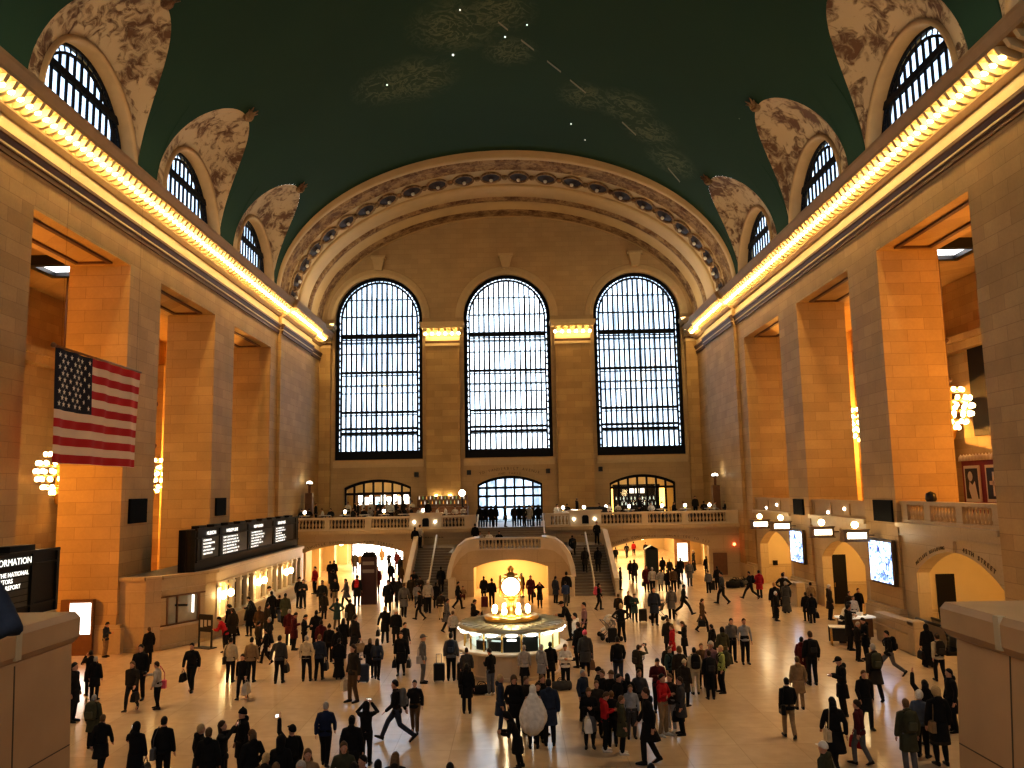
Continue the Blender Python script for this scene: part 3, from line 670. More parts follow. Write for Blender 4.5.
m = MB(); m.lathe([(.02, .5), (.2, .4), (.24, .15), (.16, 0)], n=12); o = m.build('round_black_planter', BLACK); o.location = (W+.4, 36.6, 6.25); tag(o, 'small round black fitting on the rail of the near right balustrade', 'fitting')
# ---- balustrades
def baluster_mesh():
    m = MB(); m.box(-.09, .09, -.09, .09, 0, .06); m.lathe([(.07, .06), (.05, .1), (.11, .24), (.10, .32), (.05, .48), (.045, .58), (.08, .62)], n=8); m.box(-.08, .08, -.08, .08, .62, .68)
    return m.mesh('baluster', LOW)
BAL = baluster_mesh()
def balusters(r, pts):
    for p in pts: o = bpy.data.objects.new('baluster', BAL); COL.objects.link(o); o.parent = r; o.location = p
def terrace_rail(name, z0, segs, solids, y, label, x0, x1):
    r = empty(name, (0, y, z0), 0, label, 'balustrade'); m = MB()
    m.box(x0, x1, -.22, .22, .85, 1.02); m.box(x0, x1, -.2, .2, 0, .12)
    for a, b in solids: m.box(a, b, -.17, .17, .12, .85)
    m.build('rail_and_plinths', MARBLE, r)
    for a, b in segs: 
        k = max(2, int((b-a)/.27)); balusters(r, [(a+(b-a)*(j+.5)/k, 0, .14) for j in range(k)])
    return r
rl = terrace_rail('balustrade', 4.2, [(-17.0, -14.8), (-14.4, -11.6), (-11.1, -8.1), (-5.4, -3.7)], [(-18.05, -17.0), (-14.8, -14.4), (-11.6, -11.1), (-8.1, -5.4), (-3.7, -2.75)], 66.1, 'stone balustrade of the far terrace left of the stair opening', -18.05, -2.75)
rr = terrace_rail('balustrade', 4.2, [(3.2, 4.6), (7.2, 10.4), (10.9, 13.6), (14.1, 17.1)], [(2.7, 3.2), (4.6, 7.2), (10.4, 10.9), (13.6, 14.1), (17.1, 18.2)], 66.1, 'stone balustrade of the far terrace right of the stair opening', 2.7, 18.2)
for r, x in ((rl, -6.75), (rr, 5.9)):
    m = MB(); m.box(x-1.25, x+1.25, -.3, .3, .0, 1.22); m.box(x-1.35, x+1.35, -.34, .34, 1.12, 1.25); m.build('pedestal', MARBLE, r)
    m = MB(); m.prism([(x-.26, .18), (x+.26, .18), (x+.26, .72), (x+.16, .84), (x-.16, .84), (x-.26, .72)], fx, -.33, -.28); m.build('dark_niche', IRON, r)
    for dx in (-.9, .75): 
        m = MB(); m.ball((x+dx, -.36, .55), .09); m.build('pedestal_lamp', GLOWW, r)
r = empty('balustrade', (W+.35, 34.95, 5.32), 0, 'stone balustrade of the gallery in the nearest opening of the right wall', 'balustrade'); m = MB()
m.box(-.22, .22, -4.0, 4.1, .82, .98); m.box(-.2, .2, -4.0, 4.1, 0, .12)
for a, b in ((-4.0, -3.3), (-1.2, -.7), (1.4, 1.95), (3.5, 4.1)): m.box(-.17, .17, a, b, .12, .84)
m.build('rail_and_plinths', LOW, r)
for a, b in ((-3.3, -1.2), (-.7, 1.4), (1.95, 3.5)): k = int((b-a)/.24); balusters(r, [(0, a+(b-a)*(j+.5)/k, .13) for j in range(k)])
for (a, b), nm in zip(BAYS[1:], ('middle', 'farthest')):
    r = empty('parapet', (W+.35, (a+b)/2, 5.32), 0, 'solid panelled stone parapet in the %s opening of the right wall' % nm, 'parapet', 'solid parapets of the right gallery'); h = (b-a)/2; m = MB()
    m.box(-.14, .14, -h, h, 0, .78); m.box(-.22, .22, -h, h, .78, .92); m.box(-.2, .2, -h, h, 0, .1)
    for k in range(4): yy = -h+2*h*k/3; m.box(-.19, .19, max(-h, yy-.3), min(h, yy+.3), .1, .78)
    m.build('panel', CORN, r)
    for yy in (-1.0, 1.4): m = MB(); m.ball((-.2, yy, .45 if yy < 0 else .2), .09); m.build('rail_lamp', GLOWW, r)
# ---- central stair: landing block with arch, two flights, ramps of balustrade
r = empty('grand_staircase', (0, 57, 0), 0, 'marble double staircase below the far terrace with arched block between two flights', 'staircase')
m = MB()
wall_with_arch(m, -2.9, 2.9, 0, 2.95, seg_arch(-2.55, 2.5, 1.92, 2.42), 0, fx, 0, .5)
m.box(-2.9, 2.9, -.06, .5, 2.95, 3.1)
for s in (-1, 1):                                                       # flank walls curving down towards the flights
    pts = [(2.9, 0, 3.1), (3.4, -.05, 2.85), (3.85, -.2, 2.3), (4.15, -.4, 1.5), (4.25, -.55, .95)]
    for (a, b) in zip(pts, pts[1:]):
        m.loft([[(s*a[0], a[1], 0), (s*a[0], a[1]+.45, 0), (s*a[0], a[1]+.45, a[2]), (s*a[0], a[1], a[2])], [(s*b[0], b[1], 0), (s*b[0], b[1]+.45, 0), (s*b[0], b[1]+.45, b[2]), (s*b[0], b[1], b[2])]])
    m.box(s*2.6, s*3.0, .5, 5.2, 0, 2.95); m.box(s*3.95, s*4.25, -.1, 5.2, 0, .9)
    m.prism([(-.3, 0), (5.2, 0), (5.2, 2.95), (4.6, 2.95), (-.3, .35)], lambda u, v, w: (w, u, v), s*3.95, s*4.2)
m.box(-3, 3, 5.2, 5.5, 0, 2.95); m.build('landing_block', LOW, r)
m = MB(); m.box(-4.3, 4.3, .3, 9.2, 2.8, 2.95); m.box(-7.2, 7.2, 5.6, 9.2, 2.8, 2.95); m.build('landing', STEP, r)
m = MB(); m.box(-2.6, 2.6, 5.1, 5.2, 0, 2.9); m.build('arch_back_wall', CREAM, r)
# landing rail
m = MB(); m.box(-2.35, 2.25, -.18, .2, 3.78, 3.92); m.box(-2.35, 2.25, -.14, .16, 3.1, 3.18)
for x in (-2.3, 2.2): m.box(x-.16, x+.16, -.15, .17, 3.1, 3.8)
for s in (-1, 1):
    pts = [(2.3, 0, 3.92), (2.9, 0, 3.8), (3.45, -.05, 3.4), (3.9, -.2, 2.75), (4.15, -.4, 1.95), (4.22, -.5, 1.3)]
    for (a, b) in zip(pts, pts[1:]):
        m.loft([[(s*a[0], a[1]-.08, a[2]-.8), (s*a[0], a[1]+.3, a[2]-.8), (s*a[0], a[1]+.3, a[2]), (s*a[0], a[1]-.08, a[2])], [(s*b[0], b[1]-.08, b[2]-.8), (s*b[0], b[1]+.3, b[2]-.8), (s*b[0], b[1]+.3, b[2]), (s*b[0], b[1]-.08, b[2])]])
        m.loft([[(s*p[0]-.16, p[1]-.16, p[2]-.02), (s*p[0]+.16, p[1]-.16, p[2]-.02), (s*p[0]+.16, p[1]+.4, p[2]+.1), (s*p[0]-.16, p[1]+.4, p[2]+.1)] for p in (a, b)])
    m.bev(s*4.0-.25, s*4.0+.25, -.85, -.3, 0, 1.35, .05)
m.build('curved_rail', MARBLE, r)
balusters(r, [(-2.1+4.15*(k+.5)/17, .02, 3.14) for k in range(17)])
for s in (-1, 1):
    m = MB(); n = 18
    for k in range(n): y0 = -.6+6.2*k/n; m.box(s*4.25, s*6.95, y0, 5.7, 2.95*k/n, 2.95*(k+1)/n)
    m.build('flight_of_steps', STEP, r)
    m = MB(); m.prism([(-1.0, 0), (8.9, 0), (8.9, 3.9), (5.6, 3.9), (-.7, 1.0), (-1.0, 1.0)], fy, s*6.95, s*7.2); m.prism([(5.6, 3.9), (8.9, 3.9), (8.9, 4.05), (5.55, 4.05), (-.8, 1.15), (-.8, 1.0)], fy, s*6.9, s*7.25)
    m.build('outer_parapet', MARBLE, r)
    m = MB(); m.tube((s*5.6, -.3, .95), (s*5.6, 5.7, 3.85), .07); m.tube((s*5.6, -.3, 0), (s*5.6, -.3, .95), .05); m.tube((s*5.6, 5.7, 2.9), (s*5.6, 5.7, 3.85), .05); m.build('handrail', mat('pale_handrail', (.6, .56, .48), .3, noise=.05), r)
m = MB()
for k in range(8): m.box(-2.72, 2.68, 8.8-.36*k, 9.3, 2.95+1.25*(7-k)/8*0, 2.95+1.25*(8-k)/8)
m.build('upper_steps', STEP, r)
m = MB()
for x in (-2.6, 2.55): m.prism([(5.9, 3.75), (9.2, 5.15), (9.2, 5.25), (5.9, 3.85)], fy, x-.05, x+.05)
m.build('upper_handrail', mat('white_rail', (.7, .68, .62), .3), r)
# ---- information booth and clock
BC = Vector((.1, 33.9, 0))
r = empty('information_booth', BC, 0, 'round information booth with lit windows under the golden clock', 'booth'); n = 32
m = MB(); m.lathe([(2.1, 0), (2.1, .12), (2.02, .14), (2.02, .95), (2.06, 1.0)], n=n, smooth=False, cap=False); m.lathe([(.2, 0), (2.0, 0)], n=n, cap=False); m.build('marble_drum', MARBLE, r)
m = MB(); m.lathe([(2.0, 1.0), (2.42, 1.02), (2.45, 1.1), (2.42, 1.14), (1.5, 1.14)], n=n, cap=False); m.build('counter', mat('white_counter_marble', (.75, .68, .54), .25, noise=.06), r)  # counter in plain white marble
m = MB(); m.lathe([(2.15, 1.86), (2.3, 1.88), (2.36, 2.0), (2.2, 2.08), (.9, 2.14)], n=n, cap=False); m.lathe([(2.15, 1.9), (.5, 1.9)], n=n, cap=False)
for k in range(n): a = 2*pi*k/n; m.tube((.95*cos(a), .95*sin(a), 2.155), (2.25*cos(a), 2.25*sin(a), 2.09), .018, n=4)
m.build('roof', mat('booth_roof_metal', (.42, .42, .34), .3, metal=.6, noise=.15, nscale=3), r)
m = MB()
for k in range(16): a = 2*pi*(k+.5)/16; m.tube((2.08*cos(a), 2.08*sin(a), 1.1), (2.08*cos(a), 2.08*sin(a), 1.95), .035, n=6)
m.build('mullion', BRASS, r)
DPK = mat('booth_dark_panel', (.012, .02, .022), .3); GRN = mat('booth_bright_panel', (.65, .75, .45), .5, emit=.45, ecol=(.75, .9, .5)); GRY = mat('booth_leaflets', (.5, .6, .55), .5, emit=.5, ecol=(.7, .85, .8))
for k in range(16):
    a0 = 2*pi*(k+.5)/16+.03; a1 = 2*pi*(k+1.5)/16-.03; rr = 2.06; g = MB()
    g.quad(*[(rr*cos(a), rr*sin(a), z) for a, z in ((a0, 1.14), (a1, 1.14), (a1, 1.72), (a0, 1.72))]); 
    g.build('window_pane', DPK if k in (11, 12) else (GRN if k in (13, 14) else CLEAR), r)
    c = (a0+a1)/2; l = MB(); l.lathe([(.02, 1.74), (.2, 1.76), (.26, 1.82), (.22, 1.88)], (2.12*cos(c), 2.12*sin(c), 0), 12); l.build('lamp_dome', mat('booth_lamp', (1, .95, .85), .4, emit=2.2, ecol=(1, .93, .78)), r)
m = MB()
for k in range(16): a = 2*pi*(k+1)/16; m.box(-.2, .2, -.03, .03, 1.2, 1.55, M=Matrix.Rotation(a-pi/2, 4, 'Z') @ Matrix.Translation((0, 1.7, 0)))
m.build('leaflet_rack', GRY, r)
m = MB()
for k in (9, 10, 12, 15): a = 2*pi*(k+1)/16; m.box(-.25, .25, -.1, .02, 1.14, 1.5, M=Matrix.Rotation(a-pi/2, 4, 'Z') @ Matrix.Translation((0, 1.85, 0)))
m.build('desk_monitor', BLACK, r)
t = MB(); t.box(-.2, .2, -2.085, -2.07, 1.58, 1.66); t.build('lit_notice', LETTER, r)
r.scale = (.92, .92, .94)
r = empty('clock', BC+Vector((0, 0, 2.02)), 0, 'four-faced golden ball clock with glowing dials on top of the information booth', 'clock')
m = MB(); m.lathe([(1.05, 0), (1.1, .05), (1.08, .16), (.95, .2), (.9, .14)], n=28); m.build('brass_gallery', BRASS, r)
m = MB(); m.lathe([(.5, .0), (.45, .2), (.3, .3), (.22, .5), (.2, .75), (.3, .82), (.34, .9), (.2, .95)], n=16); m.build('pedestal', BRASS, r)
m = MB(); m.ball((0, 0, 1.32), .42, .42, .45, 20, 14); m.lathe([(.3, 1.68), (.26, 1.78), (.12, 1.82), (.1, 1.9), (.14, 1.98), (.03, 2.1)], n=12); m.build('case', BRASS, r)
DIAL = mat('opal_dial', (1, .95, .8), .4, emit=4.5, ecol=(1, .93, .72))
for k in range(4):
    R = Matrix.Rotation(k*pi/2, 4, 'Z'); f = MB()
    f.loft([[R @ Vector((.36*cos(2*pi*i/28), -.40, 1.32+.36*sin(2*pi*i/28))) for i in range(28)], [R @ Vector((.33*cos(2*pi*i/28), -.46, 1.32+.33*sin(2*pi*i/28))) for i in range(28)]]); d = f.build('dial', DIAL, r)
    h = MB(); h.tube(R @ Vector((0, -.47, 1.32)), R @ Vector((.2, -.47, 1.42)), .012, n=4); h.tube(R @ Vector((0, -.47, 1.32)), R @ Vector((-.02, -.47, 1.5)), .014, n=4); h.build('hands', CARVE, d)
    b = MB(); b.loft([[R @ Vector((rr*cos(2*pi*i/28), yy, 1.32+rr*sin(2*pi*i/28))) for i in range(28)] for rr, yy in ((.36, -.38), (.42, -.40), (.42, -.46), (.36, -.47))], False, False, 0, True); b.build('bezel', BRASS, d)
for k in range(8):
    a = pi/8+k*pi/4; l = MB(); l.ball((.72*cos(a), .72*sin(a), .40), .105, .105, .15, 10, 8); g = l.build('lantern', GLOW, r); s_ = MB(); s_.lathe([(.06, .14), (.03, .18), (.03, .24), (.06, .28)], (.72*cos(a), .72*sin(a), 0), 8); s_.build('lantern_stem', BRASS, g)
# ---- ticket office along the left wall
r = empty('ticket_office', (-15, 39.4, 0), 0, 'long marble ticket office with counter windows under the departure board', 'ticket office')
fp = [(-3.3, 0), (-2.1, 0), (-1.5, .35), (-.25, 2.6), (0, 3.4), (0, 20.6), (-.5, 21.2), (-3.2, 21.2)]     # plan of the front
m = MB()
def strip(a, b, z0, z1, off=0, th=.25, mb=None):
    a = Vector((*a, 0)); b = Vector((*b, 0)); d = (b-a).normalized(); nrm = Vector((d.y, -d.x, 0)); (mb or m).loft([[a+nrm*off+Vector((0, 0, z0)), a-nrm*th+Vector((0, 0, z0)), a-nrm*th+Vector((0, 0, z1)), a+nrm*off+Vector((0, 0, z1))], [b+nrm*off+Vector((0, 0, z0)), b-nrm*th+Vector((0, 0, z0)), b-nrm*th+Vector((0, 0, z1)), b+nrm*off+Vector((0, 0, z1))]])
for a, b in zip(fp, fp[1:]):
    strip(a, b, 2.75, 3.25); strip(a, b, 3.25, 3.42, .14); strip(a, b, 2.68, 2.76, .05); strip(a, b, 0, .18, .06)
for i in (0, 1, 6): strip(fp[i], fp[i+1], .15, 2.75)
strip(fp[2], fp[3], .15, .95); strip(fp[3], fp[4], .15, 2.75); 
A, B = Vector((*fp[2], 0)), Vector((*fp[3], 0))
for t0, t1 in ((0, .12), (.88, 1)): strip((A+(B-A)*t0).xy, (A+(B-A)*t1).xy, .95, 2.75)
strip(fp[2], fp[3], 2.45, 2.75)
m.box(-.25, 0, 3.4, 20.6, .15, .95)
m.build('facade', LOW, r)
m = MB(); m.prism([(x, y) for x, y in fp], lambda u, v, w: (u, v, w), 3.3, 3.4); m.build('roof', mat('dusty_roof', (.10, .08, .06), .8, noise=.3), r)
m = MB(); strip(fp[2], fp[3], .95, 1.05, .18, .3); m.box(-.2, .38, 3.4, 20.6, .93, 1.03); m.build('counter_ledge', MARBLE, r)
m = MB(); strip(fp[2], fp[3], 1.05, 2.45, -.12, .16); fr_ = MB(); strip(fp[2], fp[3], 1.05, 1.13, .02, .1, fr_); strip(fp[2], fp[3], 2.37, 2.45, .02, .1, fr_)
for t0, t1 in ((.12, .16), (.36, .38), (.84, .88)): strip((A+(B-A)*t0).xy, (A+(B-A)*t1).xy, 1.05, 2.45, .02, .1, fr_)
fr_.build('corner_window_frame', WOOD, r); m.build('corner_window_pane', mat('office_window', (.22, .16, .09), .25, emit=.06, ecol=(.7, .52, .28), noise=.5, nscale=1.5), r)
m = MB(); q = A+(B-A)*.72; m.box(q.x-.05, q.x+.05, q.y-.06, q.y+.02, 1.5, 2.35); m.build('lit_strip_notice', LETTER, r)
m = MB(); q = A+(B-A)*.5; m.box(q.x-.45, q.x+.3, q.y-.3, q.y-.2, 1.9, 2.0, ); m.build('window_shelf', BLACK, r)
y = 3.4; k = 0
while y < 20.4:
    m = MB(); m.box(-.22, .06, y, y+.34, 1.03, 2.75); m.box(-.22, .1, y-.04, y+.38, 2.5, 2.62); m.build('window_pier', MARBLE, r)
    lit = k in (0, 5); w = MB(); w.box(-.2, -.14, y+.34, y+1.15, 1.03, 2.72)
    w.build('ticket_window', mat('lit_window_recess', (.8, .6, .3), .5, emit=1.3, ecol=(1, .74, .36)) if lit else mat('dark_ticket_window', (.10, .06, .03), .25), r)
    g = MB()
    for z in (1.3, 1.6): g.box(-.13, -.11, y+.34, y+1.15, z-.015, z+.015)
    for j in range(4): yy = y+.45+.2*j; g.box(-.13, -.11, yy-.012, yy+.012, 1.03, 1.6)
    g.build('brass_grille', BRASS, r)
    if lit or k == 10:
        for yy in (y+.17, y+1.3):
            l = MB(); l.ball((.32, yy, 2.1), .17, .17, .2, 12, 8); g = l.build('wall_lamp', GLOW, r); a = MB(); a.path([(.05, yy, 2.5), (.25, yy, 2.55), (.32, yy, 2.32)], .025); a.build('lamp_arm', BRASS, g)
    y += 1.17; k += 1
# ---- departure board on the ticket office roof
HDR = ['HUDSON', 'HARLEM LINE', 'NEW HAVEN', 'DEPARTURES']
DEST = ['STAMFORD', 'NEW HAVEN', 'WHITE PLAINS', 'CROTON FALLS', 'HARLEM 125', 'POUGHKEEPSIE', 'BREWSTER', 'RYE', 'GREYSTONE', 'WASSAIC', 'YONKERS', 'TARRYTOWN']
r = empty('departure_board', (-15.6, 41.4, 3.43), 0, 'long black departure board with four lit panels above the ticket office', 'departure board')
m = MB(); m.prism([(-.75, -.2), (-.15, -.2), (0, 0), (0, 19.6), (-.75, 19.6)], lambda u, v, w: (u, v, w), 0, 2.05); m.box(-.02, .07, .1, 19.5, .42, .5); m.box(-.02, .05, 0, 19.6, 1.6, 1.66); m.box(-.02, .1, 0, 19.6, 2.0, 2.1)
for y in (.35, 3.45, 8.2, 13.3, 18.9): m.box(-.02, .05, y-.14, y+.14, .5, 2.0)
for k in range(9): m.box(-.6, -.2, 1+2.1*k, 2.0+2.1*k, 2.05, 2.2)
for x in (-.7, -.4): m.box(x-.03, x+.04, -.24, -.2, 0, 2.05)
m.build('case', mat('board_case', (.008, .007, .005), .5, noise=.2, spec=.2), r)
tm = lambda y, z: Matrix(((0, 0, 1, .055), (1, 0, 0, y), (0, 1, 0, z), (0, 0, 0, 1)))
random.seed(3)
for k, (y0, y1) in enumerate(((.8, 3.2), (3.7, 7.9), (8.5, 13.0), (13.6, 18.2))):
    p = MB(); p.box(0, .03, y0, y1, .55, 1.58); pn = p.build('panel', BLACK, r)
    text('header_lettering', HDR[k], .27, tm(y0+.6, 1.72), LETTER, pn, sx=1.15)
    w = y1-y0; lines = [] 
    for j in range(5 if k == 0 else 6):
        s = DEST[(j*5+k*3) % 12] if k == 0 else '%d:%02d %s %d' % (1+(j+k) % 12, (j*13+k*7) % 60, DEST[(j*5+k*3) % 12][:9], 12+(j*7+k) % 28)
        t = text('line_lettering', s, .13, tm(y0+.15, 1.42-.168*j), LETTER, pn, sx=(1.9 if k == 0 else 2.2) * (.9+.05*(j % 3)))
r = empty('information_board', (-15.6, 22.5, 3.4), 0, 'black information board with white lettering behind the left stone pedestal', 'information board')
m = MB(); m.box(-1.5, 0, 0, 6.5, 0, 2.05); m.box(-.02, .06, 0, 6.5, 1.62, 1.68); m.box(0, .08, 0, 6.5, 2.0, 2.1); m.box(-.9, -.4, 1, 2, 2.05, 2.2); m.box(-.9, -.4, 4.4, 5.8, 2.05, 2.25); m.box(0, .06, 4.9, 5.05, 0, 2.0); m.box(0, .07, 6.35, 6.5, 0, 2.0); m.box(0, .05, 0, 6.5, .3, .36)
m.build('case', mat('board_case_near', (.012, .010, .007), .5, noise=.2, spec=.2), r)
text('header_lettering', 'INFORMATION', .3, tm(2.6, 1.71), LETTER, r, sx=1.1)
for j, s in enumerate(('SEE THE NATIONAL', 'MONITORS', 'PLEASE REPORT', 'IF YOU', 'PLEASE', '888 HELP 00')):
    text('line_lettering', s, .2, tm(2.75, 1.36-.2*j), LETTER, r, sx=1.1)
    b = MB(); b.box(.02, .035, 2.6, 4.75, 1.33-.2*j, 1.50-.2*j); b.build('flap_row', mat('flap_row', (.05, .045, .03), .5), r)
r = empty('ticket_counter', (-15.2, 20.5, 0), 0, 'second marble ticket counter block beneath the information board at the left edge', 'ticket office'); m = MB(); m.box(-3.0, -.4, 0, 8.3, 0, 3.25); m.box(-3.0, -.3, -.1, 8.4, 3.25, 3.4); m.build('body', LOW, r); m = MB(); m.box(-.4, -.05, 0, 8.2, .95, 1.05); m.build('ledge', MARBLE, r)
# ---- small left-hand furniture
r = empty('lightbox_poster', (-20.0, 38.95, 0), 0, 'white glowing poster lightbox at the foot of the left pier', 'lightbox'); m = MB(); m.box(-.75, .75, -.12, .12, 0, 2.5); m.build('cabinet', WOOD, r); g = MB(); g.box(-.3, .66, -.14, -.12, .95, 2.35); g.build('lit_panel', mat('lightbox_white', (1, .97, .9), .5, emit=2.5), r)
p = at(205, 648, Z=0); r = empty('notice_stand', p, radians(-25), 'black notice stand with small white cards beside the curved ticket window', 'stand'); m = MB(); m.box(-.42, .42, -.03, .03, .75, 1.55); m.box(-.42, -.36, -.03, .03, 0, .8); m.box(.36, .42, -.03, .03, 0, .8); m.box(-.5, .5, -.25, .25, 0, .04); m.build('frame', BLACK, r)
for k in range(3): g = MB(); g.box(-.3+.25*k, -.14+.25*k, -.045, -.03, .95+.05*k, 1.3); g.build('card', mat('card_grey', (.4, .4, .38), .6), r)
p = at(369, 604, Z=0); r = empty('information_kiosk', p, 0, 'tall dark red information kiosk on the floor below the left terrace', 'kiosk'); m = MB(); m.bev(-.5, .5, -.28, .28, 0, 3.0, .04); m.build('body', mat('kiosk_dark_red', (.05, .015, .015), .4, noise=.2), r)
m = MB(); m.prism([(-.5, 3.0), (.5, 3.0), (.3, 3.3), (-.3, 3.3)], fx, -.25, .25); m.build('crest', DOORM, r)
for z in (2.5, 2.0): m = MB(); m.box(-.38, .38, -.3, -.28, z, z+.22); m.build('pale_notice', mat('kiosk_grey', (.25, .22, .2), .5), r)
p = at(652, 575, Z=0); r = empty('information_kiosk', p, 0, 'dark green kiosk with pointed top under the right low arch', 'kiosk'); m = MB(); m.bev(-.52, .52, -.4, .4, 0, 2.1, .05); m.build('body', mat('kiosk_dark_green', (.012, .022, .018), .4, noise=.2), r); m = MB(); m.prism([(-.56, 2.1), (.56, 2.1), (0, 2.4)], fx, -.4, .4); m.build('pointed_top', DOORM, r)
# passage furnishings
r = empty('shop_window', (15.3, 75, 0), 0, 'bright shop window at the back of the right passage', 'shop window'); m = MB(); m.box(-.7, .7, -.1, .1, 0, 2.6); m.build('frame', WOOD, r); g = MB(); g.box(-.45, .45, -.14, -.1, .5, 2.1); g.build('lit_pane', mat('shop_glow', (1, .97, .85), .5, emit=1.2), r)
r = empty('street_doors', (-13.2, 84, 0), 0, 'brightly daylit glass doors at the end of the left passage', 'doors'); m = MB()
for x in (-2.9, -1.45, 0, 1.45, 2.9): m.box(x-.06, x+.06, -.1, .1, 0, 3.3)
m.box(-2.9, 2.9, -.1, .1, 2.4, 2.5); m.build('frame', IRON, r); g = MB(); g.box(-2.9, 2.9, .1, .15, 0, 3.35); g.build('glass_pane', mat('daylit_glass', (1, 1, 1), .4, emit=5, ecol=(1, .97, .95)), r)
for k, (x, y) in enumerate(((-14.3, 70), (-11.9, 69.5), (-10.4, 72), (11.0, 70), (13.2, 74))):
    m = MB(); m.ball((0, 0, 0), .2, .2, .2, 12, 8); o = m.build('passage_lamp', GLOW); o.location = (x, y, 2.95); tag(o, 'round glowing lamp on the ceiling of the %s passage' % ('left' if x < 0 else 'right'), 'lamp', 'passage lamps on the %s' % ('left' if x < 0 else 'right')); q = MB(); q.lathe([(.1, .16), (.12, .44)], n=10); q.build('lamp_base', BRASS, o)
m = MB(); m.bev(15.9, 17.0, -.1, .06, .2, 1.9, .02); o = m.build('service_hatch', WOOD); o.location = (0, 66.0, 0); tag(o, 'brown panelled hatch in the wall right of the right low arch', 'hatch')
m = MB(); m.ball((0, 0, 0), .12); o = m.build('exit_lamp', mat('red_glow', (1, .1, .05), .4, emit=8, ecol=(1, .12, .04))); o.location = (17.6, 65.85, 2.55); tag(o, 'small glowing red lamp on the wall right of the right low arch', 'lamp'); q = MB(); q.box(-.1, .1, .05, .2, -.1, .1); q.build('lamp_box', BLACK, o)
# inscriptions, cut into the stone
def arc_text(s, c, R, zc, y, size, a0, par, axis='x', sgn=1):
    n = len(s); 
    for i, chx in enumerate(s):
        if chx == ' ': continue
        a = a0 + (i-(n-1)/2)*size*.82/R
        if axis == 'x': M = Matrix.Translation((c + R*sin(a), y, zc - R + R*cos(a))) @ Matrix.Rotation(pi/2, 4, 'X') @ Matrix.Rotation(-a, 4, 'Z')
        else: M = Matrix.Translation((y, c - R*sin(a), zc - R + R*cos(a))) @ Matrix(((0, 0, -1, 0), (-1, 0, 0, 0), (0, 1, 0, 0), (0, 0, 0, 1))) @ Matrix.Rotation(-a, 4, 'Z')
        text('letter', chx, size, M, CARVE, par, .01, 'CENTER')
def inscription(lab): return empty('inscription', (0, 0, 0), 0, lab, 'inscription')
r = inscription('dark lettering following the right low arch of the terrace'); arc_text('DINING CONCOURSE', 11.8, 12.2, 3.28, 65.99, .27, -.17, r); arc_text('TRACKS 100 TO 117', 11.8, 12.2, 3.28, 65.99, .27, .17, r)
r = inscription('dark lettering following the left low arch of the terrace'); arc_text('SHUTTLE SUBWAY', -12.6, 12.2, 3.28, 65.99, .27, -.17, r); arc_text('42ND STREET', -12.6, 12.2, 3.28, 65.99, .27, .17, r)
r = inscription('two lines of letters over the middle terrace doors'); arc_text('TO VANDERBILT AVENUE', -.1, 9.5, 9.05, YE-.02, .36, 0, r); arc_text('AND TAXIS', -.1, 9.5, 8.62, YE-.02, .3, 0, r)
r = inscription('dark lettering METLIFE BUILDING and 45TH STREET over the near right arch'); arc_text('METLIFE BUILDING', 34.55, 6.2, 4.36, W+.1, .21, -.33, r, 'y'); arc_text('45TH STREET', 34.55, 6.2, 4.36, W+.1, .26, .30, r, 'y')
for x, s in ((-6.1, 'MAIN STAIR'), (6.3, 'MAIN STAIR')):
    r = inscription('faint small lettering on the fascia %s of the landing' % ('left' if x < 0 else 'right')); text('line_lettering', s, .22, Matrix.Translation((x, 65.98, 3.42)) @ Matrix.Rotation(pi/2, 4, 'X'), CARVE, r, .01, 'CENTER', 1.3)
# ---- foreground pedestals
for s, x0, x1, lab in ((1, 3.66, 6.3, 'tall pale stone pedestal filling the lower right corner'), (-1, -3.37, -6.2, 'tall pale stone pedestal filling the lower left corner')):
    r = empty('stone_pedestal', (0, 0, 0), 0, lab, 'pedestal', 'foreground stone pedestals'); y0, y1 = (5.93, 6.69) if s > 0 else (6.24, 7.09)
    xt, tp = (3.735, .064) if s > 0 else (-3.39, .030)
    m = MB(); X = lambda z: xt - s*tp*(6.1-z)
    m.loft([[(X(z), 2.0, z), (X(z), y1-.09, z), (x1, y1-.09, z), (x1, 2.0, z)] for z in (0, 5.2, 6.0)]); m.build('shaft', PEDM, r)
    m = MB(); rings = []
    for (o, z) in ((.07, 5.98), (.03, 6.0), (0, 6.05), (0, 6.2), (.03, 6.25)): rings.append([(x0+s*o, 2.0, z), (x0+s*o, y1-o, z), (x1, y1-o, z), (x1, 2.0, z)])
    m.loft(rings); m.build('capstone', PEDM, r)
    m = MB(); m.box(x0-s*.006, x0+s*.05, y0-.05, y0+.02, 6.02, 6.254); m.build('corner_strip', mat('pale_strip', (.50, .42, .28), .5), r)
    m = MB(); m.loft([[(X(z)-s*.004, y, z+.0), (X(z)-s*.004, y+.012, z), (X(z)+s*.02, y+.012, z), (X(z)+s*.02, y, z)] for z, y in ((0, y0-.03), (5.98, y0-.03))]); m.loft([[(X(5.2)-s*.004, y, 5.2), (X(5.2)-s*.004, y, 5.208), (X(5.2)+s*.02, y, 5.208), (X(5.2)+s*.02, y, 5.2)] for y in (2.0, y1-.1)]); m.build('joint', CARVE, r)
m = MB(); m.box(-12, 12, YB, 1.5, 4.9, 5.2); m.box(-12, -1.9, 1.5, 5.0, 4.9, 5.2); struct('floor_east_balcony', m, LOW)
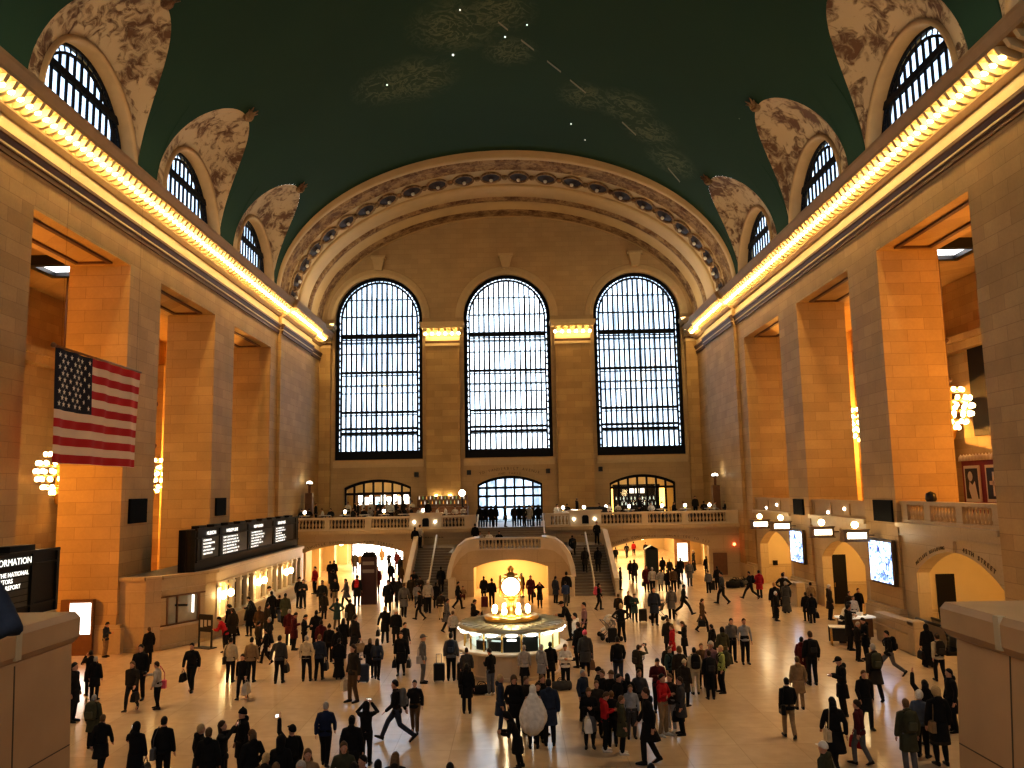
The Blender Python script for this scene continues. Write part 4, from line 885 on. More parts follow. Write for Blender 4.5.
# ---- right-hand floor furniture
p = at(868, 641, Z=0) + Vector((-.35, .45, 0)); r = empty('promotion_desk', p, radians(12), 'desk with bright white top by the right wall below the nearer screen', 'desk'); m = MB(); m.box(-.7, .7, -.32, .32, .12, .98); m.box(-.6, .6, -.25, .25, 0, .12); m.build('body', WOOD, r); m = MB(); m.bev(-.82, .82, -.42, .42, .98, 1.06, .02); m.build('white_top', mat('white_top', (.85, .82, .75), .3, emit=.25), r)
for k, (x, c) in enumerate(((-.4, RED), (-.1, WHITE), (.3, WHITE), (.5, BLACK))): m = MB(); m.box(-.1, .1, -.12, .12, 0, .05+.05*(k % 3)); o = m.build('leaflet_stack', c); o.location = p + Matrix.Rotation(radians(12), 3, 'Z') @ Vector((x, .05, 1.06)); o.rotation_euler.z = .3*k; tag(o, '%s leaflet stack %s on the white topped desk' % (('red', 'white', 'white', 'black')[k], ('far left', 'left of centre', 'right of centre', 'far right')[k]), 'leaflets')
p = at(842, 645, Z=0); r = empty('display_table', p, radians(-15), 'small table with slanting white top left of the promotion desk', 'table'); m = MB(); m.box(-.5, .5, -.35, .35, .78, .82); m.build('table_top', mat('white_top_b', (.8, .77, .7), .4), r)
for x in (-.42, .42):
    for y in (-.28, .28): m = MB(); m.tube((x, y, 0), (x, y, .78), .025, n=6); m.build('leg', BRASS, r)
m = MB(); m.box(-.5, .5, .34, .36, .1, .78); m.build('modesty_panel', BLACK, r)
p = at(945, 654, Z=0); r = empty('escalator_newel', p+Vector((.3, 0, 0)), 0, 'rounded black escalator handrail end beside the right stone pedestal', 'escalator'); m = MB()
for x in (-.35, .35):
    pts = [(x, .75+.62*sin(a)*0 + .0, 0) for a in (0,)]
    pts = [(x, .45*sin(a)*-1, .62+.5*cos(a)) for a in [pi*k/10 for k in range(11)]] + [(x, 2.2, .12)]; pts = [(x, 2.2, 1.12)] + pts
    m.path(pts, .06)
m.build('handrail', BLACK, r); m = MB()
for x in (-.35, .35): m.prism([(2.2, .15), (2.2, 1.08), (0, 1.08), (-.3, .9), (-.4, .62), (-.3, .3), (0, .15)], fy, x-.02, x+.02)
m.build('side_panel', mat('escalator_steel', (.3, .28, .25), .3, metal=.7), r); m = MB(); m.box(-.42, .42, -.4, 2.2, 0, .16); m.build('base', DOORM, r)
for (a, b, lab) in ((35.3, 39.0, 'low stone cheek wall at the foot of the nearer right pier'), (49.6, 51.4, 'low stone cheek wall beside the middle gate arch')):
    m = MB(); m.prism([(a, 0), (b, 0), (b, 1.15), (a+.5, 1.22), (a, 1.22)], fy, 16.9, 17.25); m.prism([(a-.05, 1.22), (b, 1.17), (b, 1.27), (a-.05, 1.32)], fy, 16.82, 17.33); m.bev(16.82, 17.33, a-.1, a+.5, 0, 1.4, .04); m.tube((16.85, a+.5, .78), (16.85, b, .78), .035)
    o = m.build('cheek_wall', LOW); tag(o, lab, 'low wall')
for (s, y, z, lab) in ((-1, 71.5, 4.2, 'dark bronze floor torchere against the left end of the terrace'), (1, 70.2, 4.2, 'dark bronze floor torchere against the right end of the terrace')):
    r = empty('torchere', (s*17.4, y, 4.6), 0, lab, 'lamp', 'terrace torcheres'); m = MB(); m.box(-.3, .3, -.3, .3, 0, 2.6); m.lathe([(.1, 2.6), (.12, 3.2), (.3, 3.4)], n=10); m.build('stand', WOOD, r); m = MB(); m.lathe([(.28, 3.4), (.2, 3.55), (.05, 3.6)], n=12); m.build('lit_bowl', GLOWW, r)
# ---- terrace furniture
TT = MB(); TT.lathe([(.45, .70), (.47, .72), (.45, .75)], n=16); TABT = TT.mesh('table_top', mat('white_tablecloth', (.6, .56, .5), .6)); TL = MB(); TL.lathe([(.28, 0), (.26, .04), (.05, .08), (.05, .70)], n=10); TABL = TL.mesh('pedestal_leg', IRON)
LB = MB(); LB.lathe([(.09, 0), (.1, .02), (.03, .06), (.03, .16)], n=8); LBM = LB.mesh('lamp_base', BRASS); LS = MB(); LS.lathe([(.07, .16), (.13, .2), (.1, .36), (.04, .4)], n=12); LSM = LS.mesh('lamp_shade', GLOWW)
def inst(nm, me, par): o = bpy.data.objects.new(nm, me); COL.objects.link(o); o.parent = par; return o
LAMPX = [-15.9, -13.6, -11.3, -9.2, 7.8, 9.7, 12.4, 14.3, 16.6]
for k, x in enumerate([-16.9, -15.2, -13.6, -12.0, -10.4, -8.8, -7.2, -5.4, 4.3, 6.0, 7.8, 9.7, 12.4, 14.3, 16.3]):
    y = 68.0; side = 'left' if x < 0 else 'right'
    idx = k+1 if x < 0 else k-7; ordn = ['first', 'second', 'third', 'fourth', 'fifth', 'sixth', 'seventh', 'eighth'][idx-1]
    t = empty('cafe_table', (x, y, 4.6), 0, 'round cafe table, %s from the left behind the %s terrace balustrade' % (ordn, side), 'table', 'cafe tables on the terrace'); inst('table_top', TABT, t); inst('pedestal_leg', TABL, t)
    if k % 2 == 0 or x > 0:
        l = empty('table_lamp', (x, y, 5.35), 0, 'small glowing lamp on the %s cafe table of the %s terrace' % (ordn, side), 'lamp', 'table lamps on the terrace'); inst('lamp_base', LBM, l); inst('lamp_shade', LSM, l)
r = empty('bar_counter', (-6.4, 73, 4.6), 0, 'terrace bar with rows of bottles and two bright lamps by the left pilaster', 'bar'); m = MB(); m.box(-2.4, 2.6, -.4, .4, 0, 1.1); m.box(-2.5, 2.7, -.5, .5, 1.1, 1.16); m.build('counter', WOOD, r); m = MB(); m.box(-2.2, 2.4, 3, 3.3, 0, 2.1); m.box(-2.2, 2.4, 2.8, 3.0, 1.3, 1.35); m.box(-2.2, 2.4, 2.8, 3.0, 1.75, 1.8); m.build('back_shelf', WOOD, r)
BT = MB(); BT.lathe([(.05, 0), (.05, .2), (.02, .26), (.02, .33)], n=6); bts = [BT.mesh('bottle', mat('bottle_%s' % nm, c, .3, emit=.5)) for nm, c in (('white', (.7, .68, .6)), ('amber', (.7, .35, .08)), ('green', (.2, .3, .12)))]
for k in range(26):
    o = bpy.data.objects.new('bottle', bts[k*7 % 3]); COL.objects.link(o); o.location = (-8.4+.17*k, 75.9, 4.6+(1.36 if k % 2 else 1.81)); tag(o, '%s bottle on the back shelf of the terrace bar' % ('pale', 'amber', 'green')[k*7 % 3], 'bottle', 'bottles behind the terrace bar')
for x in (-7.05, -5.75): 
    r = empty('wall_lamp', (x, YE-.62, 6.6), 0, 'bright twin shaded wall lamp above the terrace bar, %s one' % ('left' if x < -6.5 else 'right'), 'lamp'); m = MB(); m.ball((0, -.2, 0), .17, .17, .22); m.build('shade', GLOW, r); m = MB(); m.tube((0, 0, -.2), (0, -.2, -.2), .04); m.box(-.08, .08, 0, .06, -.35, .1); m.build('bracket', BRASS, r)
r = empty('globe_lamp', (-4.1, 70, 4.6), 0, 'white globe lamp on a post left of the middle terrace doors', 'lamp'); m = MB(); m.ball((0, 0, 2.35), .27); m.build('globe', GLOWW, r); m = MB(); m.tube((0, 0, 0), (0, 0, 2.1), .06); m.lathe([(.2, 0), (.2, .1), (.06, .2)], n=10); m.build('post', IRON, r)
r = empty('bottle_shelf', (12.6, 84.5, 4.15), 0, 'dark bar shelving with two glowing orange columns behind the right terrace window', 'bar'); m = MB(); m.box(-2.2, 2.6, 0, .3, 0, 3.3); m.build('shelving', DOORM, r)
for x in (-2.5, 2.8): m = MB(); m.box(x-.28, x+.28, -.1, .25, 0, 3.0); m.build('lit_column', mat('orange_glow', (1, .6, .15), .5, emit=2.2, ecol=(1, .58, .14)), r)
m = MB()
for k in range(3): m.box(-.5+.55*k, -.1+.55*k, -.05, 0, 2.4, 3.0)
m.build('lit_notice', LETTER, r); m = MB()
for k in range(22): m.lathe([(.06, 0), (.06, .2), (.02, .28), (.02, .34)], (-1.9+.19*k, -.15, 1.2 if k % 2 else 1.75), 6)
m.build('glassware_row', GRY, r)
r = empty('restaurant_shelf', (-12.7, 84.5, 4.15), 0, 'bright white lit shelves behind the left terrace window', 'shelf'); m = MB(); m.box(-3.0, 3.0, 0, .2, 0, 3.0); m.build('back_panel', WOOD, r)
for k in range(10): m = MB(); m.box(-2.9+.58*k, -2.45+.58*k, -.05, 0, 1.75, 2.7-.2*(k % 2)); m.build('lit_pane', mat('shelf_glow', (1, .95, .85), .5, emit=2.6) if k != 3 else mat('shelf_glow_blue', (.4, .75, .9), .5, emit=2.2), r)
r = empty('host_desk', (4.2, 67.0, 4.15), 0, 'pale host desk with a lit screen right of the stair opening', 'desk'); m = MB(); m.box(-.7, .5, -.3, .3, 0, 1.15); m.build('body', WHITE, r); m = MB(); m.box(.7, 1.2, -.1, 0, .9, 1.3); m.build('lit_screen', GLOWW, r); m = MB(); m.box(1.9, 3.6, .1, .25, .6, 1.5); m.build('black_screen', BLACK, r)

for k, (px, py, lab) in enumerate(((416.5, 474.5, 'small black square wall fitting right of the left terrace window'), (469, 472.5, 'small black square wall fitting left above the middle terrace doors'), (548, 471, 'small black square wall fitting right above the middle terrace doors'), (600.5, 469, 'small black square wall fitting left of the right terrace window'))):
    p = at(px, py, Y=YE-.08); r = empty('wall_fitting', p, 0, lab, 'fitting', 'small black wall fittings on the end wall'); m = MB(); m.bev(-.2, .2, -.1, .08, -.22, .22, .03); m.build('housing', BLACK, r); m = MB()
    for j in range(5): m.box(-.15, .15, -.11, -.1, -.16+.07*j, -.14+.07*j)
    m.build('grille', IRON, r)
# ================================================================ PEOPLE: one posed body per pose, clothes fitted over it
def remesh(mb, vox, ratio, name, smooth_it=3):
    me = mb.mesh('tmp', []); o = bpy.data.objects.new('tmp', me); COL.objects.link(o)
    r = o.modifiers.new('r', 'REMESH'); r.mode = 'VOXEL'; r.voxel_size = vox; r.use_smooth_shade = True
    s = o.modifiers.new('s', 'SMOOTH'); s.factor = .5; s.iterations = smooth_it
    if ratio < 1: d = o.modifiers.new('d', 'DECIMATE'); d.ratio = ratio
    out = bpy.data.meshes.new_from_object(o.evaluated_get(bpy.context.evaluated_depsgraph_get())); out.name = name
    bpy.data.objects.remove(o); bpy.data.meshes.remove(me)
    for p in out.polygons: p.use_smooth = True
    return out
def cloth_mat(name, rough, nz, bump):
    q = N(name); oi = q.n('ShaderNodeObjectInfo'); tc = q.n('ShaderNodeTexCoord'); n = q.n('ShaderNodeTexNoise', i_Scale=nz, i_Detail=4); q.l(tc.outputs['Object'], n.inputs['Vector'])
    hs = q.n('ShaderNodeHueSaturation'); q.l(q.math('MULTIPLY_ADD', n.outputs['Fac'], .7, .65), hs.inputs['Value']); q.l(oi.outputs['Color'], hs.inputs['Color']); q.l(hs.outputs[0], q.b.inputs['Base Color'])
    q.b.inputs['Roughness'].default_value = rough; q.b.inputs['Specular IOR Level'].default_value = .25
    bp = q.n('ShaderNodeBump', i_Strength=bump, i_Distance=.03); q.l(n.outputs['Fac'], bp.inputs['Height']); q.l(bp.outputs[0], q.b.inputs['Normal']); return q.m
CLOTH = cloth_mat('woven_cloth', .85, 9, .5); SKIN = cloth_mat('skin', .55, 3, .05); HAIRM = cloth_mat('hair_strands', .55, 40, .5); LEATH = cloth_mat('leather', .5, 6, .2)
EYE = mat('eye_dark', (.02, .015, .012), .3); EYEW = mat('eye_white', (.42, .36, .32), .4); LIP = mat('lip', (.30, .10, .08), .5)
def V3(*a): return Vector(a)
def limb(mb, pts, radii, n=10, flat=1.0):
    rings = []; 
    for i, p in enumerate(pts):
        d = (pts[min(i+1, len(pts)-1)] - pts[max(i-1, 0)]).normalized(); a = d.cross(V3(0, 1, 0)); a = V3(1, 0, 0) if a.length < .1 else a.normalized(); b = d.cross(a).normalized()
        rings.append([p + a*(radii[i]*cos(2*pi*k/n)) + b*(radii[i]*flat*sin(2*pi*k/n)) for k in range(n)])
    mb.loft(rings, True, True, 0, True)
    for p, r in ((pts[0], radii[0]), (pts[-1], radii[-1])): mb.ball(p, r*.97, nu=8, nv=6)
# pose: pelvis height, torso lean (deg, + = forward), head nod, elbows/wrists (left,right: x outward +, y forward -), knees/ankles/toe dir
S, F_ = lambda *a: a, None
def pose(ph=.95, lean=0, nod=0, turn=0, eL=(.25, .03, 1.14), wL=(.26, -.05, .89), eR=(.25, .03, 1.14), wR=(.26, -.05, .89), kL=(.10, -.02, .50), aL=(.105, .03, .09), kR=(.10, -.02, .50), aR=(.105, .03, .09), curl=.35, fL=0, fR=0):
    return dict(ph=ph, lean=lean, nod=nod, turn=turn, e=(eL, eR), w=(wL, wR), k=(kL, kR), a=(aL, aR), curl=curl, ft=(fL, fR))
POSES = dict(
 stand=pose(),
 shift=pose(eL=(.27, .06, 1.15), wL=(.20, -.08, .95), eR=(.26, .02, 1.14), wR=(.27, -.06, .90), kL=(.13, -.08, .51), aL=(.17, .0, .09), turn=18),
 pockets=pose(eL=(.31, .07, 1.16), wL=(.21, -.08, .96), eR=(.31, .07, 1.16), wR=(.21, -.08, .96), aL=(.13, .03, .09), aR=(.13, .03, .09)),
 crossed=pose(eL=(.27, -.08, 1.14), wL=(-.06, -.24, 1.18), eR=(.27, -.08, 1.12), wR=(-.06, -.22, 1.13), aL=(.13, .03, .09), aR=(.13, .0, .09)),
 akimbo=pose(eL=(.42, .06, 1.17), wL=(.19, -.05, 1.02), eR=(.42, .06, 1.17), wR=(.19, -.05, 1.02), aL=(.15, .03, .09), aR=(.15, .03, .09)),
 phone=pose(nod=26, eL=(.25, -.02, 1.14), wL=(.06, -.27, 1.20), eR=(.25, -.02, 1.14), wR=(.07, -.28, 1.18), curl=.8),
 photo=pose(nod=-8, eL=(.30, -.20, 1.40), wL=(.10, -.32, 1.62), eR=(.30, -.20, 1.40), wR=(.10, -.32, 1.62), curl=.8),
 onearm=pose(nod=-10, eR=(.28, -.10, 1.62), wR=(.22, -.20, 1.88), curl=.6),
 walk=pose(ph=.93, lean=3, eL=(.24, .12, 1.15), wL=(.25, .10, .90), eR=(.25, -.06, 1.15), wR=(.23, -.24, .96), kL=(.09, -.20, .53), aL=(.09, -.26, .11), kR=(.09, .03, .49), aR=(.09, .30, .16), fL=-14, fR=35),
 walk2=pose(ph=.94, lean=3, eR=(.24, .10, 1.15), wR=(.25, .06, .90), eL=(.25, -.05, 1.15), wL=(.23, -.20, .94), kR=(.09, -.15, .52), aR=(.09, -.14, .10), kL=(.09, .03, .50), aL=(.09, .22, .13), fR=-6, fL=25),
 stride=pose(ph=.88, lean=5, eL=(.25, .14, 1.10), wL=(.28, .20, .87), eR=(.25, -.08, 1.10), wR=(.22, -.27, .95), kL=(.10, -.27, .52), aL=(.10, -.44, .12), kR=(.10, .10, .47), aR=(.10, .48, .19), fL=-20, fR=42),
 carry=pose(eR=(.29, .02, 1.13), wR=(.34, -.02, .87), kL=(.11, -.05, .50), aL=(.12, -.04, .09), aR=(.12, .07, .09)),
 lean=pose(ph=.92, lean=28, nod=10, eL=(.26, -.28, 1.02), wL=(.14, -.48, 1.05), eR=(.26, -.28, 1.02), wR=(.14, -.48, 1.05), kL=(.10, .02, .48), aL=(.12, .14, .09), aR=(.12, .04, .09)),
 bend=pose(ph=.90, lean=55, nod=5, eL=(.24, -.50, .82), wL=(.2, -.56, .58), eR=(.24, -.50, .82), wR=(.2, -.56, .58), kL=(.10, -.06, .48), aL=(.12, .10, .09), aR=(.12, .04, .09)),
 reach=pose(lean=6, eL=(.27, -.18, 1.22), wL=(.20, -.44, 1.22), eR=(.26, .02, 1.14), wR=(.25, -.10, .90), aL=(.11, -.05, .09), aR=(.11, .10, .09)),
 pull=pose(ph=.94, lean=4, eL=(.26, .14, 1.13), wL=(.27, .30, .93), eR=(.25, -.03, 1.15), wR=(.24, -.16, .93), kR=(.09, -.15, .52), aR=(.09, -.14, .10), kL=(.09, .03, .50), aL=(.09, .22, .13), fR=-6, fL=25),
 call=pose(nod=6, eR=(.28, -.12, 1.22), wR=(.14, -.12, 1.52), curl=.9, aL=(.11, -.05, .09)),
 sitstep=pose(ph=.36, lean=8, nod=12, eL=(.27, -.10, .60), wL=(.14, -.33, .56), eR=(.27, -.10, .60), wR=(.14, -.33, .56), kL=(.14, -.40, .50), aL=(.13, -.46, .09), kR=(.12, -.40, .50), aR=(.13, -.44, .09)),
 sit=pose(ph=.52, lean=6, nod=12, eL=(.27, -.05, .74), wL=(.14, -.30, .66), eR=(.27, -.05, .74), wR=(.14, -.30, .66), kL=(.14, -.46, .50), aL=(.13, -.44, .09), kR=(.12, -.46, .50), aR=(.13, -.40, .09)),
)
def skeleton(P):
    ph = P['ph']; J = {}; L = radians(P['lean']); base = V3(0, 0, ph)
    def T(x, y, h): return base + V3(x, y*cos(L) - h*sin(L), h*cos(L) + y*sin(L)*.0)    # height h above pelvis along the leaning spine
    J['pel'] = base; J['waist'] = T(0, .0, .17); J['chest'] = T(0, .0, .36); J['neck'] = T(0, .015, .53); J['hd'] = T(0, -.012, .555)
    J['sh'] = [T(-.172, .005, .455), T(.172, .005, .455)]; J['hip'] = [base + V3(-.092, 0, -.03), base + V3(.092, 0, -.03)]
    dz = ph - .95 if P['lean'] < 15 and ph > .6 else 0
    for k in 'ewka':
        J[k] = []
        for s, q in zip((-1, 1), P[k]): J[k].append(V3(s*q[0], q[1] - (.0 if k in 'ka' else (sin(L)*(q[2]-ph) if 0 < P['lean'] < 15 else 0)), q[2] + (dz if k in 'ew' else 0)))
    return J
def torso_rings(J, prof, n=16):
    """prof: (height above pelvis along spine, half width, half depth, y shift)"""
    ax = (J['neck'] - J['pel']).normalized(); rings = []
    fw = V3(1, 0, 0).cross(ax)                    # points backward (+Y for an upright spine)
    for h, rx, ry, dy in prof:
        u = ax if h > 0 else V3(0, 0, 1); c = J['pel'] + u*h + fw*dy; f = fw if h > 0 else V3(0, 1, 0)
        rings.append([c + V3(1, 0, 0)*(rx*(abs(cos(a))**.92)*(1 if cos(a) > 0 else -1)) + f*(ry*(abs(sin(a))**.92)*(1 if sin(a) > 0 else -1)) for a in [2*pi*k/n for k in range(n)]])
    return rings
def headframe(P, J):
    return Matrix.Translation(J['hd']) @ Matrix.Rotation(radians(P['turn']), 4, 'Z') @ Matrix.Rotation(radians(P['nod'] + P['lean']*.6), 4, 'X')
def hand(mb, el, wr, side, curl):
    d = (wr-el).normalized(); x = d.cross(V3(0, 1, 0)); x = V3(1, 0, 0) if x.length < .2 else x.normalized(); pn = d.cross(x).normalized()   # x spans the knuckles
    if abs(d.z) > .75: x, pn = V3(0, -1, 0), V3(side, 0, 0)
    palm = wr + d*.05
    mb.loft([[wr + d*t + x*(w*cos(a)) + pn*(.017*sin(a)) for a in [2*pi*k/10 for k in range(10)]] for t, w in ((-.01, .024), (.03, .036), (.075, .042), (.095, .038))], True, True, 0, True)
    for k, (o, l) in enumerate(((-.031, .072), (-.0105, .082), (.0105, .076), (.031, .058))):
        p0 = wr + d*.085 + x*o; dirs = d; p1 = p0 + dirs*(l*.45); c = curl*1.1; d2 = (d*cos(c) - pn*side*sin(c)) if abs(d.z) > .75 else (d*cos(c) + V3(0, 0, -1)*sin(c)*.6); p2 = p1 + d2*(l*.35); p3 = p2 + d2*(l*.3)
        limb(mb, [p0 - d*.02, p1, p2, p3], [.0105, .0095, .0088, .0075], 7)
    t0 = wr + d*.03 - x*.03; t1 = t0 + (d*.6 - x*.8).normalized()*.04; t2 = t1 + (d*.95 - x*.25).normalized()*.035; limb(mb, [t0, t1, t2], [.0135, .0115, .0095], 7)
def build_pose(nm, P):
    J = skeleton(P); mb = MB(); H = headframe(P, J)
    mb.loft(torso_rings(J, [(-.09, .10, .09, 0), (-.03, .150, .108, .0), (.04, .155, .108, 0), (.13, .135, .094, 0), (.20, .132, .092, 0), (.30, .152, .106, -.005), (.39, .155, .104, 0), (.45, .13, .085, .006), (.50, .08, .068, .012), (.56, .055, .058, .01)]), True, True, 0, True)
    limb(mb, [J['neck'] - (J['neck']-J['chest'])*.1, H @ V3(0, .008, .05)], [.058, .052], 10)
    # head: skull, jaw, nose, brow, ears
    hp = [(-.005, .030, .040, -.045), (.02, .050, .062, -.022), (.05, .062, .080, -.006), (.085, .071, .090, .004), (.12, .075, .096, .008), (.16, .074, .096, .010), (.195, .063, .083, .012), (.222, .040, .055, .012), (.234, .012, .02, .012)]
    mb.loft([[H @ V3(rx*cos(a), dy + ry*sin(a), z) for a in [2*pi*k/16 for k in range(16)]] for z, rx, ry, dy in hp], True, True, 0, True)
    mb.loft([[H @ V3(w*cos(a), y + .012*sin(a), z) for a in [2*pi*k/8 for k in range(8)]] for z, w, y in ((.062, .016, -.088), (.072, .018, -.098), (.09, .011, -.096), (.115, .008, -.090))], True, True, 0, True)
    for s in (-1, 1):
        mb.ball(H @ V3(s*.076, .012, .092), .010, .02, .03, 8, 6); mb.ball(H @ V3(s*.03, -.078, .122), .024, .012, .008, 8, 6)
    for i, s in enumerate((-1, 1)):
        sh, el, wr = J['sh'][i], J['e'][i], J['w'][i]
        limb(mb, [sh + (J['neck']-sh)*.25 - V3(0, 0, .02), sh, sh+(el-sh)*.45, el, el+(wr-el)*.35, wr], [.054, .054, .044, .036, .037, .026])
        hand(mb, el, wr, s, P['curl'])
        hi, kn, an = J['hip'][i], J['k'][i], J['a'][i]
        limb(mb, [hi, hi+(kn-hi)*.4, kn, kn+(an-kn)*.35 + V3(0, .012, 0), an], [.092, .078, .055, .054, .036], 12)
        t = radians(P['ft'][i]); fd = V3(s*.12, -cos(t), -sin(t)).normalized(); limb(mb, [an + V3(0, .03, -.035), an + fd*.09 + V3(0, 0, -.045), an + fd*.17 + V3(0, 0, -.06)], [.034, .032, .022], 8)
    body = remesh(mb, .0105, .32, 'person_body_'+nm)
    for m_ in (SKIN, EYE, LIP): body.materials.append(m_)
    Hi = H.inverted()
    for p in body.polygons:
        c = Hi @ p.center
        if c.y < -.06:
            if abs(c.x) < .022 and abs(c.z-.042) < .006: p.material_index = 2
    out = dict(J=J, H=H, body=body, P=P)
    # garments
    def sleeves(mb, k):
        for i in (0, 1):
            sh, el, wr = J['sh'][i], J['e'][i], J['w'][i]; limb(mb, [sh + (J['neck']-sh)*.35 - V3(0, 0, .03), sh - V3(0, 0, .012), sh+(el-sh)*.5, el, el+(wr-el)*.5, wr - (wr-el)*.03], [.068+k, .068+k, .060+k, .053+k, .048+k, .041+k])
    def top(name, k, prof, hood=False):
        mb = MB(); mb.loft(torso_rings(J, prof), True, True, 0, True); sleeves(mb, k)
        mb.loft([[H @ V3(rx*cos(a), .012+rx*sin(a), z) for a in [2*pi*j/12 for j in range(12)]] for z, rx in ((-.06, .085), (-.02, .074), (.005, .070))], True, True, 0, True)
        if hood: mb.ball(J['neck'] + V3(0, .085, .0), .10, .06, .085, 10, 8)
        m_ = remesh(mb, .019, .5, name+'_'+nm, 2); m_.materials.append(CLOTH); return m_
    K = [(.04, .182, .138), (.13, .165, .124), (.22, .164, .122), (.32, .178, .134), (.40, .176, .13), (.46, .14, .10), (.505, .095, .08), (.53, .078, .074)]
    up = [(h, a, b, 0) for h, a, b in K]
    out['jacket'] = lambda: top('jacket', .008, [(-.12, .192, .15, 0), (-.02, .190, .146, 0)] + up)
    out['hoodie'] = lambda: top('hoodie', .004, [(-.08, .19, .145, 0)] + up, True)
    out['shirt'] = lambda: top('shirt', -.004, [(-.07, .186, .142, 0), (0, .184, .138, 0)] + [(h, a*.95, b*.94, 0) for h, a, b in K])
    sit = P['ph'] < .6
    ys = sum(k.y for k in J['k'])/2 if not sit else 0; sp = abs(J['k'][0].y-J['k'][1].y)*.42
    out['coat'] = lambda: top('coat', .012, ([(-.40, .23, .185+sp, ys*.5), (-.28, .215, .17+sp*.6, ys*.3), (-.12, .205, .16, 0)] if not sit else [(-.10, .20, .16, 0)]) + [(-.02, .20, .15, 0)] + up, True)
    def legs(name, rs, end):
        mb = MB(); mb.loft(torso_rings(J, [(-.10, .115, .10, 0), (-.04, .172, .132, 0), (.04, .178, .132, 0), (.09, .168, .125, 0), (.16, .152, .113, 0)]), True, True, 0, True)
        for i in (0, 1):
            hi, kn, an = J['hip'][i], J['k'][i], J['a'][i]; limb(mb, [hi, hi+(kn-hi)*.45, kn, kn+(an-kn)*.5, an+(kn-an)*end], rs, 12)
        m_ = remesh(mb, .017, .5, name+'_'+nm, 2); m_.materials.append(CLOTH); return m_
    out['trousers'] = lambda: legs('trousers', [.106, .094, .074, .070, .062], .02)
    out['leggings'] = lambda: legs('leggings', [.10, .090, .069, .067, .047], .03)
    def skirt(name, z1, w):
        mb = MB(); h0 = (.95 if not sit else P['ph']); kz = (J['k'][0]+J['k'][1])/2
        mb.loft(torso_rings(J, [(z1, w, w*.72+sp, ys*.7), ((z1-.04)/2, .205, .16+sp*.5, ys*.3), (-.04, .178, .138, 0), (.06, .172, .128, 0), (.11, .15, .11, 0)]), True, True, 0, True)
        m_ = remesh(mb, .02, .5, name+'_'+nm, 2); m_.materials.append(CLOTH); return m_
    out['skirt'] = lambda: skirt('skirt', -.48, .235); out['robe'] = lambda: skirt('robe', -.86, .29)
    def shoe(i):
        an = J['a'][i]; s = (-1, 1)[i]; t = radians(P['ft'][i]); fd = V3(s*.12, -cos(t), -sin(t)).normalized(); up_ = V3(0, -sin(t), cos(t)) if abs(t) > .01 else V3(0, 0, 1); sd = fd.cross(up_).normalized(); mb = MB()
        mb.loft([[an + fd*f + sd*(w*cos(a)) + up_*(-.088 + h*(.5+.5*sin(a)) if sin(a) > -.5 else -.088) for a in [2*pi*k/10 for k in range(10)]] for f, w, h in ((-.075, .02, .07), (-.06, .036, .10), (0, .042, .12), (.06, .044, .085), (.13, .048, .062), (.18, .042, .05), (.21, .02, .035))], True, True, 0, True)
        m_ = mb.mesh('shoe_'+nm, [LEATH]); return m_
    out['shoe0'] = lambda: shoe(0); out['shoe1'] = lambda: shoe(1)
    def cap_shell(k, zf, zb, mb, yo=0):
        """skull cap that leaves the face free: front hem at zf, back hem at zb"""
        rings = []
        for j in range(8):
            t = j/7; ring = []
            for a in [2*pi*i/18 for i in range(18)]:
                back = .5+.5*sin(a); z0 = zf + (zb-zf)*min(1, max(0, back*1.25)); z = z0 + (.240-z0)*t; zz = min(z, .236); r = sqrt(max(0, 1-((zz-.135)/.106)**2)) if zz > .135 else 1.0
                kk = k*(.15+.85*min(1, t*2.2)) if k < .012 else k; ring.append(H @ V3((.0765+kk)*cos(a)*r, .010+yo+(.0975+kk)*sin(a)*r, z + k*t))
            rings.append(ring)
        mb.loft(rings, True, True, 0, True)
    def hair(kind):
        mb = MB()
        if kind == 'short': cap_shell(.007, .190, .055, mb)
        elif kind == 'fringe': cap_shell(.006, .195, .05, mb)
        elif kind in ('long', 'bun', 'tail', 'curly'):
            cap_shell(.010 if kind != 'curly' else .028, .188 if kind != 'curly' else .18, .03, mb)
            if kind == 'long':
                mb.loft([[H @ V3(w*cos(a), .055+d*sin(a), z) for a in [2*pi*j/14 for j in range(14)]] for z, w, d in ((.16, .088, .07), (.06, .095, .062), (-.04, .10, .055), (-.13, .095, .045), (-.20, .07, .03))], True, True, 0, True)
            if kind == 'bun': mb.ball(H @ V3(0, .10, .19), .05, .05, .05)
            if kind == 'tail': limb(mb, [H @ V3(0, .10, .16), H @ V3(0, .15, .10), H @ V3(0, .145, -.08)], [.035, .04, .015], 8)
        elif kind == 'beanie': cap_shell(.02, .14, .09, mb); mb.ball(H @ V3(0, .015, .262), .03)
        elif kind == 'cap':
            cap_shell(.014, .155, .11, mb); mb.loft([[H @ V3(w*cos(a), -.085+y*sin(a)-.0, .158+.006*(j)) for a in [pi+pi*i/8 for i in range(9)]] for j, (w, y) in enumerate(((.07, .085), (.07, .085)))], True, True)
        elif kind in ('hood', 'scarf'):
            cap_shell(.028, .17, -.02, mb, .006); mb.loft([[H @ V3(rx*cos(a), .02+rx*.95*sin(a), z) for a in [2*pi*j/14 for j in range(14)]] for z, rx in ((-.14, .14), (-.06, .11), (.02, .088))], True, True, 0, True)
        m_ = mb.mesh('hair_'+kind+nm, [HAIRM if kind in ('short', 'fringe', 'long', 'bun', 'tail', 'curly') else CLOTH]); return m_
    out['hair'] = hair
